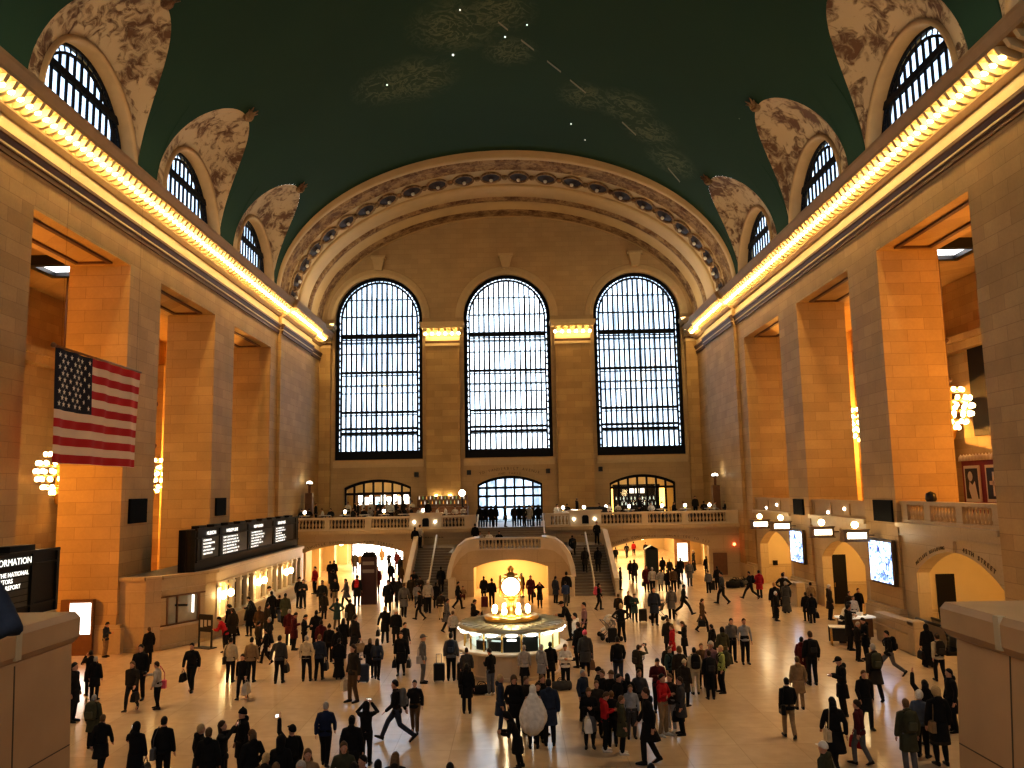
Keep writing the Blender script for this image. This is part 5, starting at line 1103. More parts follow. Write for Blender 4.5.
    def eyes():
        mb = MB()
        for sx in (-1, 1): mb.ball(H @ V3(sx*.030, -.0785, .108), .0125, .006, .0055, 10, 6, 0); mb.ball(H @ V3(sx*.030, -.0838, .108), .005, .0022, .005, 8, 6, 1)
        for sx in (-1, 1): limb(mb, [H @ V3(sx*.014, -.0865, .125), H @ V3(sx*.032, -.0865, .130), H @ V3(sx*.046, -.076, .125)], [.0035, .004, .0025], 5)
        return mb.mesh('eyes_'+nm, [EYEW, EYE])
    out['eyes'] = eyes
    return out
BUILT = {}; CACHE = {}
def part_mesh(ps, key):
    if ps not in BUILT: BUILT[ps] = build_pose(ps, POSES[ps])
    k = (ps, key)
    if k not in CACHE: CACHE[k] = BUILT[ps]['hair'](key[5:]) if key.startswith('hair_') else BUILT[ps][key]()
    return CACHE[k]
CLR = dict(k=(.008, .008, .009), K=(.016, .016, .018), g=(.05, .05, .052), G=(.11, .11, .115), l=(.27, .28, .30), w=(.66, .63, .58), c=(.52, .44, .30), t=(.26, .18, .10), o=(.055, .055, .03), n=(.012, .02, .055), b=(.03, .06, .16),
           r=(.36, .015, .02), m=(.075, .010, .014), v=(.20, .12, .14), e=(.030, .058, .060), y=(.34, .38, .12), N=(.035, .018, .009), h=(.15, .085, .04), B=(.45, .33, .17), s=(.36, .34, .32), p=(.55, .10, .16), j=(.025, .035, .06), J=(.08, .10, .14), d=(.028, .022, .016), z=(.10, .06, .03))
FACE = dict(F=0, FR=45, R=90, BR=135, B=180, BL=-135, L=-90, FL=-45)
def obj_part(name, me, par, col, label=None):
    o = bpy.data.objects.new(name, me); COL.objects.link(o); o.parent = par; o.color = (*col, 1)
    if label: o['label'] = label
    return o
USED = {}; PEOPLE_LIST = []
def person(loc, h, ps, face, top, bottom, hair, label, group=None, skin=0, turn=0):
    """top: '<garment>.<colour>', bottom likewise, hair '<kind>.<colour>'"""
    if ps not in BUILT: BUILT[ps] = build_pose(ps, POSES[ps])
    s = h/1.755; o = bpy.data.objects.new('person', BUILT[ps]['body']); COL.objects.link(o); o.location = loc
    o.rotation_euler = (0, 0, radians(FACE[face] + turn if isinstance(face, str) else face)); o.scale = (s, s, s)
    sk = ((.48, .27, .18), (.36, .19, .12), (.14, .07, .04))[skin]; o.color = (*sk, 1); tag(o, label, 'person', group)
    g, c = top.split('.'); obj_part(g, part_mesh(ps, g), o, CLR[c])
    if bottom: g2, c2 = bottom.split('.'); obj_part(g2, part_mesh(ps, g2), o, CLR[c2])
    if bottom and g2 in ('skirt', 'robe') or not bottom: obj_part('leggings', part_mesh(ps, 'leggings'), o, CLR['k'])
    obj_part('eyes', part_mesh(ps, 'eyes'), o, (1, 1, 1))
    sc = hair.split('.')[2] if hair.count('.') == 2 else 'k'
    for i in (0, 1): obj_part('shoe', part_mesh(ps, 'shoe%d' % i), o, CLR[sc])
    hk, hc = hair.split('.')[:2]
    if hk != 'bald': obj_part({'short': 'hair', 'fringe': 'hair', 'long': 'hair', 'bun': 'hair', 'tail': 'hair', 'curly': 'hair'}.get(hk, hk), part_mesh(ps, 'hair_'+hk), o, CLR[hc])
    PEOPLE_LIST.append((o, ps, s)); return o
def joint(o, ps, what, i=None):
    j = BUILT[ps]['J'][what]; j = j if i is None else j[i]
    return Matrix.LocRotScale(o.location, o.rotation_euler, o.scale) @ j
# ---- carried things (top-level: held or worn, not part of a body)
def prop(kind, o, ps, col, label, cat, side=1):
    R = Matrix.Rotation(o.rotation_euler.z, 4, 'Z'); c = CLR[col]
    if kind in ('handbag', 'tote', 'duffelheld'):
        p = joint(o, ps, 'w', side) + Vector((0, 0, -.10)); big = 1.25 if kind == 'tote' else 1.0
        r = empty('handbag' if kind != 'tote' else 'tote_bag', p, o.rotation_euler.z, label, cat); m = MB()
        if kind == 'duffelheld': m.loft([[(.15*cos(a), y, -.24+.15*sin(a)) for a in [2*pi*k/12 for k in range(12)]] for y in (-.28, -.25, .25, .28)], True, True, 0, True)
        else: m.loft([[(.075*big*w*sx_, .17*big*d*sy, z*big) for sx_, sy in ((-1, -1), (1, -1), (1, 1), (-1, 1))] for z, w, d in ((-.42, 1, 1), (-.40, 1.15, 1.08), (-.2, .9, .98), (-.12, .45, .85))])
        obj_part('bag_body', m.mesh('bag_body', [LEATH]), r, c); m = MB()
        pts = [(0, .11*big*cos(a), -.13*big + .14*sin(a)) for a in [pi*k/8 for k in range(9)]]; m.path(pts, .011, 6); obj_part('strap', m.mesh('strap', [LEATH]), r, tuple(x*.7 for x in c))
    elif kind == 'crossbag':
        p = joint(o, ps, 'pel'); sd = R @ Vector((side*.20, .06, 0)); r = empty('shoulder_bag', p + sd*o.scale.x, o.rotation_euler.z, label, cat); m = MB(); m.bev(-.06, .06, -.16, .16, -.22, .06, .02); obj_part('bag_body', m.mesh('bag_body', [LEATH]), r, c)
        m = MB(); m.path([(0, -.1, .05), (-side*.02, -.08, .3), (-side*.09, -.02, .55), (-side*.02, .1, .3), (0, .1, .05)], .012, 6); obj_part('strap', m.mesh('strap', [LEATH]), r, tuple(x*.7 for x in c))
    elif kind == 'backpack':
        p = joint(o, ps, 'chest') + (R @ Vector((0, .20, -.02)))*o.scale.x; r = empty('backpack', p, o.rotation_euler.z, label, cat); m = MB()
        m.loft([[(w*cos(a), d*sin(a)*.62, z) for a in [2*pi*k/14 for k in range(14)]] for z, w, d in ((-.27, .13, .13), (-.22, .16, .17), (0, .165, .18), (.14, .15, .16), (.21, .10, .11), (.23, .04, .05))], True, True, 0, True); obj_part('pack_body', m.mesh('pack_body', [CLOTH]), r, c)
        m = MB(); m.bev(-.11, .11, .07, .14, -.21, -.02, .03); obj_part('front_pocket', m.mesh('front_pocket', [CLOTH]), r, tuple(min(1, x*1.4+.01) for x in c))
        for s in (-1, 1): m = MB(); m.path([(s*.09, -.06, .17), (s*.11, -.20, .16), (s*.12, -.33, .06), (s*.13, -.30, -.12), (s*.12, -.08, -.2)], .02, 6); obj_part('strap', m.mesh('strap', [CLOTH]), r, tuple(x*.7 for x in c))
    elif kind in ('phone', 'camera'):
        p = (joint(o, ps, 'w', 0) + joint(o, ps, 'w', 1))/2 if ps in ('phone', 'photo') else joint(o, ps, 'w', side); d = R @ Vector((0, -.09, .06 if ps != 'phone' else .02)); r = empty('phone' if kind == 'phone' else 'camera', p + d, o.rotation_euler.z, label, cat); m = MB()
        if ps == 'phone': m.bev(-.036, .036, -.07, .07, -.006, .006, .003)
        elif kind == 'phone': m.bev(-.075, .075, -.006, .006, -.04, .04, .003)
        else: m.bev(-.07, .07, -.03, .03, -.045, .045, .01); m.tube((0, -.03, 0), (0, -.09, 0), .035, .035, 12)
        obj_part('case', m.mesh('case', [LEATH]), r, CLR['k']); m = MB()
        if ps == 'phone': m.box(-.032, .032, -.064, .064, .006, .008)
        else: m.box(-.068, .068, .0065, .009, -.034, .034)
        mm = m.mesh('lit_screen', [LETTER]); obj_part('lit_screen', mm, r, CLR['w'])
    return r
def suitcase(loc, rz, col, label, h=.62, handle=True):
    r = empty('suitcase', loc, rz, label, 'suitcase'); m = MB(); m.bev(-.21, .21, -.13, .13, .05, .05+h, .04); obj_part('shell', m.mesh('shell', [LEATH]), r, CLR[col]); m = MB()
    for x in (-.11, .11): m.box(x-.012, x+.012, -.145, -.13, .10, h)
    obj_part('ribs', m.mesh('ribs', [LEATH]), r, tuple(x*.6 for x in CLR[col]))
    if handle: m = MB(); m.path([(-.1, .08, .05+h), (-.1, .08, h+.40), (.1, .08, h+.40), (.1, .08, .05+h)], .011, 6); obj_part('handle', m.mesh('handle', [LEATH]), r, CLR['G'])
    for x in (-.16, .16):
        for y in (-.09, .09): m = MB(); m.lathe([(.03, -.015), (.03, .015)], n=10); w = obj_part('wheel', m.mesh('wheel', [LEATH]), r, CLR['k']); w.location = (x, y, .03); w.rotation_euler = (0, pi/2, 0)
    return r
def duffel(loc, rz, col, label):
    r = empty('duffel_bag', loc, rz, label, 'bag'); m = MB(); m.loft([[(x, w*cos(a), max(0.0, .16+w*sin(a))) for a in [2*pi*k/12 for k in range(12)]] for x, w in ((-.36, .08), (-.33, .15), (0, .17), (.33, .15), (.36, .08))], True, True, 0, True); obj_part('bag_body', m.mesh('bag_body', [CLOTH]), r, CLR[col])
    for y in (-.07, .07): m = MB(); m.path([(-.16, y, .31), (-.08, y*1.6, .40), (.08, y*1.6, .40), (.16, y, .31)], .013, 6); obj_part('handle', m.mesh('handle', [CLOTH]), r, CLR['k'])
    return r
def stroller(loc, rz, col, label):
    r = empty('stroller', loc, rz, label, 'stroller'); m = MB(); m.path([(-.24, .35, .12), (-.24, -.1, .55), (-.24, -.5, 1.0), (.24, -.5, 1.0), (.24, -.1, .55), (.24, .35, .12)], .016, 6); m.path([(-.24, -.35, .12), (-.24, .05, .5)], .016); m.path([(.24, -.35, .12), (.24, .05, .5)], .016); obj_part('frame', m.mesh('frame', [LEATH]), r, CLR['G'])
    m = MB(); m.loft([[(-.2, y, z), (.2, y, z), (.2, y+.04, z+.04), (-.2, y+.04, z+.04)] for y, z in ((-.28, .85), (-.2, .5), (.1, .42), (.3, .3))]); obj_part('seat', m.mesh('seat', [CLOTH]), r, CLR[col]); m = MB()
    m.loft([[(x, -.15+.3*cos(a), .72+.32*sin(a)) for x in (-.22, .22)] for a in [pi*k/8 for k in range(6)]], False, False, closed=False); obj_part('canopy', m.mesh('canopy', [CLOTH]), r, CLR[col])
    for x in (-.26, .26):
        for y in (-.35, .35): m = MB(); m.lathe([(.11, -.02), (.12, 0), (.11, .02)], n=14); w = obj_part('wheel', m.mesh('wheel', [LEATH]), r, CLR['k']); w.location = (x, y, .12); w.rotation_euler = (0, pi/2, 0)
    return r
# ---------------------------------------------------------------- who stands where (photo pixel of head top, of feet)
# hx, hy, fx, fy, pose, facing, top, bottom, hair, skin, label, carried
PP = {}
PP['people at the left edge of the hall'] = [
 (73,662,72,722,'stand','R','coat.k','trousers.k','short.k',0,'person in black coat half hidden by the left stone pedestal',[]),
 (97,650,89,695,'call','BL','coat.k','trousers.k','short.k',0,'dark haired person in black coat with arm raised by the left lightbox',[]),
 (99,656,94,700,'stand','B','coat.k','trousers.k','short.s',0,'white haired person in black coat seen from behind near the left lightbox',[]),
 (141,644,139,700,'stand','F','jacket.k','trousers.k','short.k',0,'tall man in dark jacket over white shirt behind the striding woman',[]),
 (134,660,131,711,'walk','F','jacket.d','leggings.K','long.h',0,'woman in open dark jacket striding towards the viewer, far left',[('handbag','k','small dark bag hanging from the striding woman at far left','bag',1)]),
 (159,661,157,709,'reach','L','jacket.s','leggings.k','short.N',0,'woman in pale grey top reaching out a camera, far left',[('camera','w','pale camera held out by the woman in grey','camera',0),('crossbag','p','orange red bag at the hip of the woman in grey','bag',-1)]),
 (125,616,122,650,'phone','R','jacket.j','trousers.t','short.k',0,'man in navy jacket and tan trousers leaning on the ticket office corner',[]),
 (146,627,148,664,'stand','BL','coat.k','trousers.k','short.z',0,'man in long black coat facing the ticket office wall',[('handbag','k','black briefcase of the man facing the ticket office wall','bag',1)]),
 (197,642,191,692,'walk2','F','jacket.k','trousers.k','short.k',0,'lone man in dark jacket walking forward past the notice stand',[('handbag','k','dark bag carried by the lone man past the notice stand','bag',0)]),
]
PP['people in the lower left foreground'] = [
 (98,695,92,748,'stand','B','coat.o','trousers.k','short.s',0,'grey haired person in olive coat with backpack beside the left pedestal',[('backpack','o','olive backpack on the grey haired person in olive coat','backpack',1)]),
 (107,714,100,776,'walk2','B','coat.k','trousers.k','short.z',0,'broad man in black coat walking away by the left pedestal',[]),
 (139,722,134,790,'call','B','coat.k','trousers.k','scarf.k',0,'woman in black headscarf lifting a phone, lower left',[('handbag','k','dark handbag of the woman in black headscarf','bag',0),('phone','k','phone held up by the woman in black headscarf','phone',1)]),
 (161,716,162,788,'stand','B','jacket.k','trousers.k','short.k',0,'man in dark suit beside the woman in black headscarf',[('crossbag','G','grey pouch behind the man in dark suit','bag',1)]),
 (200,723,201,0,'stand','BR','coat.k','trousers.k','short.B',0,'blond person in black coat, left of the lower left group',[]),
 (209,727,209,0,'stand','B','coat.k','trousers.k','short.z',0,'brown haired person in black coat next to the blond one, lower left',[('tote','s','round pale grey bag under the arm of the brown haired person','bag',0)]),
 (221,720,223,0,'photo','R','jacket.K','trousers.k','long.N',0,'long haired woman holding a phone at eye level with both arms, lower left',[('phone','k','phone raised by the long haired woman, lower left','phone',1)]),
 (244,708,243,0,'stand','FL','coat.k','trousers.k','beanie.k',0,'tall man in black coat and dark beanie, lower left',[]),
 (252,729,252,0,'shift','BL','coat.k','trousers.k','long.z',0,'woman in black coat in front of the man in dark beanie',[]),
 (266,752,266,0,'stand','B','coat.d','trousers.k','short.B',0,'fair haired person cut off by the lower edge, beside the man in cap',[]),
 (281,735,281,0,'stand','B','hoodie.k','trousers.k','hood.k',0,'person in black hood left of the man in cap',[]),
 (291,724,292,0,'onearm','BL','jacket.k','trousers.k','cap.k',0,'man in black cap raising a phone, bottom left of centre',[('phone','k','phone raised by the man in black cap','phone',1)]),
 (308,748,308,0,'shift','F','hoodie.t','trousers.k','long.h',0,'woman with long light brown hair at the lower edge',[]),
 (302,761,301,0,'stand','F','jacket.s','trousers.k','curly.s',0,'grey curly haired person cut off by the lower edge',[]),
 (276,762,276,0,'stand','B','jacket.g','trousers.k','short.h',0,'brown haired head just above the lower edge, below the black hood',[]),
]
PP['people at the ticket windows'] = [
 (225,616,225,652,'lean','L','jacket.r','trousers.k','short.k',0,'person in bright red jacket at the nearest ticket window',[]),
 (220,604,219,640,'stand','L','jacket.k','trousers.k','short.k',0,'dark clad person left of the bright red jacket at the ticket window',[]),
 (227,604,228,636,'lean','L','jacket.K','trousers.k','short.k',0,'person just beyond the bright red jacket at the ticket counter',[]),
 (231,608,232,645,'stand','BL','coat.d','trousers.k','short.N',0,'person in dark brown coat right behind the bright red jacket',[]),
 (249,604,249,636,'stand','BL','coat.k','leggings.k','long.k',0,'person in long black coat alone between the ticket windows and the queue',[]),
 (254,596,254,628,'lean','L','jacket.k','trousers.k','short.k',0,'person in black leaning on the ticket counter beside the dark windows',[]),
 (260,606,259,640,'stand','B','coat.z','trousers.t','short.h',0,'person in brown coat in the queue near the ticket counter',[]),
 (267,603,267,640,'stand','BR','coat.d','trousers.k','short.k',0,'person in dark coat right of the brown coat in the ticket queue',[]),
 (269,591,271,624,'carry','BL','coat.k','trousers.k','short.k',0,'person in black coat at the lit far ticket window',[]),
 (274,584,275,618,'lean','L','hoodie.w','trousers.j','cap.k',0,'person in white hooded top at the far ticket window',[]),
 (278,597,279,622,'pull','B','jacket.k','trousers.J','short.k',0,'person in dark jacket and pale jeans pulling a case by the ticket windows',[('suit','k','small black suitcase behind the person in pale jeans','suitcase',1)]),
 (285,593,285,626,'stand','B','coat.o','trousers.k','short.k',0,'person in olive coat right of the pale jeans by the ticket windows',[]),
 (297,577,299,608,'stand','FR','jacket.k','trousers.k','cap.k',0,'left one of the dark uniformed pair beside the far ticket counters',[]),
 (301,579,303,608,'crossed','F','jacket.K','trousers.k','short.k',0,'right one of the dark uniformed pair beside the far ticket counters',[]),
]
PP['people in the left half of the floor'] = [
 (232,637,230,682,'stand','B','jacket.c','trousers.k','short.k',0,'person in cream puffer jacket and black trousers seen from behind',[('crossbag','d','dark bag slung across the cream puffer jacket','bag',1)]),
 (251,637,251,682,'stand','B','jacket.t','trousers.k','short.k',0,'person in tan jacket beside the cream puffer jacket',[]),
 (241,653,242,699,'walk','F','jacket.k','leggings.k','bun.k',0,'woman in black with pale bag striding forward below the cream puffer jacket',[('tote','s','pale tote bag in front of the striding woman in black','bag',1)]),
 (261,621,258,656,'stand','BR','jacket.d','trousers.k','short.k',0,'person in dark jacket behind the tan jacket, left group',[]),
 (269,617,269,655,'shift','L','coat.K','trousers.k','short.s',0,'grey haired person in dark coat near the ticket queue',[('tote','w','white bag held by the grey haired person in dark coat','bag',1)]),
 (273,635,266,664,'walk','L','jacket.k','trousers.k','short.k',0,'person in dark jacket stepping left behind the grey jacketed man',[]),
 (280,635,279,683,'carry','B','jacket.g','trousers.k','short.k',0,'man in dark grey jacket with a black bag seen from behind, left',[('handbag','k','black carrier bag of the man in dark grey jacket','bag',0)]),
 (289,609,289,645,'stand','B','coat.m','trousers.k','short.s',0,'white haired person behind the tall maroon coat',[]),
 (294,612,294,650,'phone','R','coat.m','trousers.k','short.k',0,'tall person in maroon coat left of the large crowd',[]),
 (305,614,304,652,'phone','R','jacket.k','trousers.k','short.k',0,'person in black jacket with bent arms right of the maroon coat',[]),
 (316,610,316,650,'stand','B','coat.k','trousers.k','short.k',0,'man in black coat at the back of the large left crowd',[]),
 (320,620,321,658,'stand','B','coat.m','trousers.k','short.k',0,'person in brownish maroon coat in the middle of the large left crowd',[]),
 (329,624,329,662,'stand','B','jacket.k','trousers.k','beanie.k',0,'person in black beanie in the large left crowd',[]),
 (337,627,337,664,'stand','BL','coat.k','trousers.k','short.k',0,'black coated person directly right of the black beanie in the left crowd',[]),
 (344,618,343,656,'stand','B','coat.k','trousers.k','long.k',0,'black haired person in black coat left of the tall dark coat',[]),
 (354,614,355,660,'carry','BR','coat.K','trousers.k','short.N',0,'tall person in long dark coat at the right of the left crowd',[('tote','t','tan carrier bag of the tall person in long dark coat','bag',0)]),
 (307,635,306,681,'shift','B','hoodie.c','trousers.k','short.s',0,'man in cream sweater and black jeans seen from behind',[]),
 (319,634,319,680,'carry','B','jacket.j','trousers.k','short.h',0,'person in navy jacket right of the cream sweater',[('handbag','k','dark bag held by the person in navy jacket','bag',0)]),
 (340,638,339,679,'stand','B','coat.k','robe.k','short.k',0,'woman in bulky black puffer coat and long skirt, left crowd',[]),
 (354,640,353,702,'carry','FL','jacket.d','trousers.z','long.N',0,'woman with dark red scarf and brown trousers in front of the left crowd',[('tote','c','large cream bag held by the woman with dark red scarf','bag',0)]),
 (370,641,370,678,'stand','B','coat.k','leggings.k','long.z',0,'girl in short black coat, left one of a pair with a suitcase',[]),
 (375,638,377,679,'pull','B','jacket.j','trousers.k','long.k',0,'girl in navy jacket, right one of a pair with a suitcase',[('suit','j','dark blue suitcase beside the two girls','suitcase',0)]),
 (386,606,385,643,'carry','B','coat.k','trousers.k','short.t',0,'fair haired man in black coat with a bag, centre left',[('handbag','k','black bag of the fair haired man in black coat','bag',1)]),
 (398,609,396,645,'stand','F','coat.k','trousers.k','beanie.w',0,'person in long black coat and white beanie',[]),
 (403,622,405,662,'stand','FR','shirt.k','trousers.k','short.k',0,'man in black shirt just right of the white beanie',[]),
 (399,632,401,675,'carry','F','coat.k','skirt.k','short.N',0,'woman in black dress carrying two bags, centre left',[('handbag','k','left bag of the woman in black dress','bag',0),('handbag','K','right bag of the woman in black dress','bag',1)]),
 (423,634,423,683,'stand','R','jacket.G','trousers.G','cap.G',0,'man in grey cap, grey jacket and grey trousers standing alone',[('crossbag','s','pale hip bag of the man all in grey','bag',-1)]),
]
PP['people in the centre foreground'] = [
 (327,701,325,766,'walk2','B','jacket.n','trousers.k','fringe.s',0,'balding man in navy blue jacket walking away, bottom left of centre',[]),
 (367,701,366,765,'photo','B','hoodie.k','trousers.k','hood.k',0,'person in black hood taking a photo with raised arms, bottom centre left',[('phone','w','glowing phone held up by the person in black hood','phone',1)]),
 (397,679,397,741,'stride','L','jacket.k','trousers.j','short.k',0,'man in black jacket taking a long stride, facing left',[('backpack','G','grey backpack on the man taking a long stride','backpack',1)]),
 (414,679,415,733,'walk2','F','jacket.k','trousers.z','short.k',0,'young man in black jacket beside the long striding man',[]),
 (352,715,352,0,'stand','B','coat.k','trousers.k','bun.k',0,'woman with dark bun and pale scarf left of the photo taking hood',[]),
 (344,741,344,0,'shift','F','hoodie.o','trousers.k','long.z',0,'woman in grey green parka facing the viewer, bottom left of centre',[]),
 (363,755,363,0,'stand','FL','jacket.m','trousers.k','short.k',0,'dark haired face at the lower edge right of the green parka',[]),
 (378,759,378,0,'stand','B','coat.k','trousers.k','short.k',0,'round black haired head at the lower edge, centre left',[]),
 (395,752,395,0,'phone','B','coat.d','trousers.k','long.h',0,'long brown haired person with lit phone at the lower edge',[('phone','w','lit phone of the long brown haired person','phone',1)]),
 (354,761,354,0,'stand','B','coat.k','trousers.k','short.k',0,'dark head at the lower edge directly below the green parka',[]),
 (450,762,450,0,'stand','B','coat.k','trousers.k','short.k',0,'single dark head at the lower edge in the middle of the bare floor',[]),
 (501,674,501,733,'stand','R','coat.j','trousers.j','fringe.B',0,'tall balding man in dark navy left of the white shawl',[]),
 (516,675,515,736,'shift','F','coat.k','trousers.k','curly.z',0,'brown curly haired woman between the balding man and the white shawl',[]),
 (532,685,534,748,'stand','B','poncho.w','leggings.k','hood.w',0,'person wrapped in a big white hooded shawl',[]),
 (519,713,518,768,'lean','L','coat.k','skirt.k','scarf.k',0,'person in dark headscarf in front of the white shawl',[]),
 (544,674,543,735,'stand','FR','coat.k','trousers.k','short.h',0,'brown haired person directly behind the white shawl, right side',[]),
 (538,682,539,742,'stand','F','jacket.k','trousers.k','long.N',0,'face peering over the right shoulder of the white shawl',[]),
 (549,678,550,745,'stand','B','coat.j','trousers.k','short.k',0,'person in long navy coat right of the white shawl',[]),
 (528,676,527,733,'stand','FR','jacket.d','trousers.k','short.h',0,'brown haired head just above the white shawl',[]),
 (651,763,651,0,'stand','B','coat.k','trousers.k','short.k',0,'dark head at the lower edge below the blurred striped walker',[]),
]
PP['students crowded right of the centre'] = [
 (582,669,584,721,'stand','FR','jacket.j','trousers.k','short.s',0,'grey haired person in navy jacket, left end of the student crowd',[]),
 (600,667,600,722,'stand','R','jacket.k','trousers.k','cap.k',0,'person in black cap at the back left of the student crowd',[]),
 (604,670,604,726,'stand','FL','jacket.k','trousers.k','short.z',0,'brown haired person right of the black cap in the student crowd',[]),
 (591,686,590,748,'phone','F','hoodie.k','skirt.G','short.h',0,'person in black sweater and grey skirt, front left of the student crowd',[('tote','w','white cloth bag of the person in grey skirt','bag',0)]),
 (598,680,598,737,'stand','F','jacket.d','trousers.k','short.h',0,'brown haired person between the grey skirt and the red jacket',[]),
 (606,691,606,751,'phone','R','hoodie.r','trousers.k','short.z.w',0,'young person in red jacket with white shoes, front of the student crowd',[]),
 (613,669,613,728,'stand','FL','jacket.k','trousers.k','cap.z',0,'person in brown cap in the middle of the student crowd',[]),
 (621,673,620,733,'call','FR','jacket.k','trousers.k','short.k',0,'dark haired person with hand at face in the student crowd',[]),
 (629,673,629,726,'stand','B','coat.k','trousers.k','long.k',0,'long black hair seen from behind in the student crowd',[]),
 (640,669,641,722,'shift','F','jacket.g','trousers.k','long.z',0,'long haired woman facing the viewer at the back of the student crowd',[]),
 (620,695,623,754,'stand','R','coat.o','trousers.k','short.h.w',0,'person in dark olive parka and white shoes, front of the student crowd',[]),
 (630,686,632,738,'stand','F','hoodie.l','trousers.g','short.z',0,'person in light grey hooded top in the student crowd',[]),
 (612,697,613,746,'stand','B','jacket.k','trousers.k','short.h',0,'person in black between the red jacket and the olive parka',[]),
 (648,681,650,764,'walk2','L','coat.k','trousers.k','short.N',0,'blurred tall walker in black coat with white stripe',[('crossbag','w','long white scarf end hanging on the tall walker','scarf',-1)]),
 (663,673,664,735,'crossed','FR','hoodie.r','trousers.t','short.k.w',0,'person in bright red jacket and khaki trousers, right end of the student crowd',[]),
 (669,675,672,733,'stand','FL','jacket.d','trousers.s','short.z.w',0,'person facing the bright red jacket with khaki trousers',[]),
 (681,675,682,733,'stand','L','coat.g','trousers.k','short.N',0,'person in dark grey coat at the right end of the student crowd',[('handbag','k','dark bag behind the person in dark grey coat','bag',0)]),
 (660,657,659,712,'phone','F','jacket.m','trousers.k','short.k',0,'person in dark maroon jacket behind the bright red jacket',[]),
]
PP['travellers with backpacks on the right'] = [
 (671,617,669,655,'stand','B','coat.d','trousers.k','short.z',0,'person in dark brown coat behind the coral red jacket',[]),
 (673,625,673,662,'stand','L','coat.r','trousers.d','short.h',0,'woman in coral red coat at the back of the backpack group',[]),
 (684,624,685,657,'phone','L','coat.k','trousers.k','long.z',0,'long brown haired woman in black coat right of the coral red coat',[]),
 (672,646,671,692,'stand','FR','jacket.e','trousers.k','short.z',0,'person in teal jacket in the backpack group',[('backpack','k','black backpack on the teal jacket','backpack',1)]),
 (681,646,681,694,'stand','B','jacket.d','trousers.k','curly.z',0,'dark clad person right of the teal jacket',[]),
 (684,659,686,706,'stand','BR','coat.d','trousers.k','cap.c',0,'person in cream hat and dark coat in front of the teal jacket',[]),
 (696,647,696,694,'stand','B','jacket.c','trousers.c','short.k',0,'person in cream jacket and cream trousers with black backpack',[('backpack','k','black backpack on the all cream outfit','backpack',1)]),
 (702,643,703,688,'stand','F','jacket.z','trousers.k','short.h',0,'brown haired person behind the cream jacket',[]),
 (711,650,711,699,'stand','B','jacket.k','trousers.k','short.N',0,'person in black jacket with a white marked backpack',[('backpack','K','black backpack with white mark right of the cream jacket','backpack',1)]),
 (712,641,713,690,'stand','FL','jacket.v','trousers.k','curly.s',0,'grey pink haired person at the middle of the backpack group',[]),
 (719,645,723,693,'shift','L','jacket.y','trousers.k','short.B',0,'fair haired person in lime green jacket',[('backpack','o','dark olive backpack on the lime green jacket','backpack',1)]),
 (712,624,713,662,'stand','BL','coat.k','trousers.k','short.k',0,'person in black coat left of the man in vest',[]),
 (722,627,724,668,'stand','B','coat.o','trousers.k','hood.k',0,'hooded person in dark olive coat left of the man in vest',[('tote','o','olive bag of the hooded person by the man in vest','bag',0)]),
 (731,618,733,662,'stand','F','hoodie.G','trousers.k','short.k',0,'man in grey brown vest left of the man in pale blue shirt',[]),
 (745,618,746,664,'stand','F','shirt.l','trousers.k','fringe.N',0,'man in pale blue shirt and black trousers standing alone',[]),
 (701,598,703,632,'walk','R','coat.z','trousers.k','short.N',0,'person in brown coat walking with a bag, right of the arch crowd',[('handbag','k','dark bag of the walking person in brown coat','bag',0)]),
]
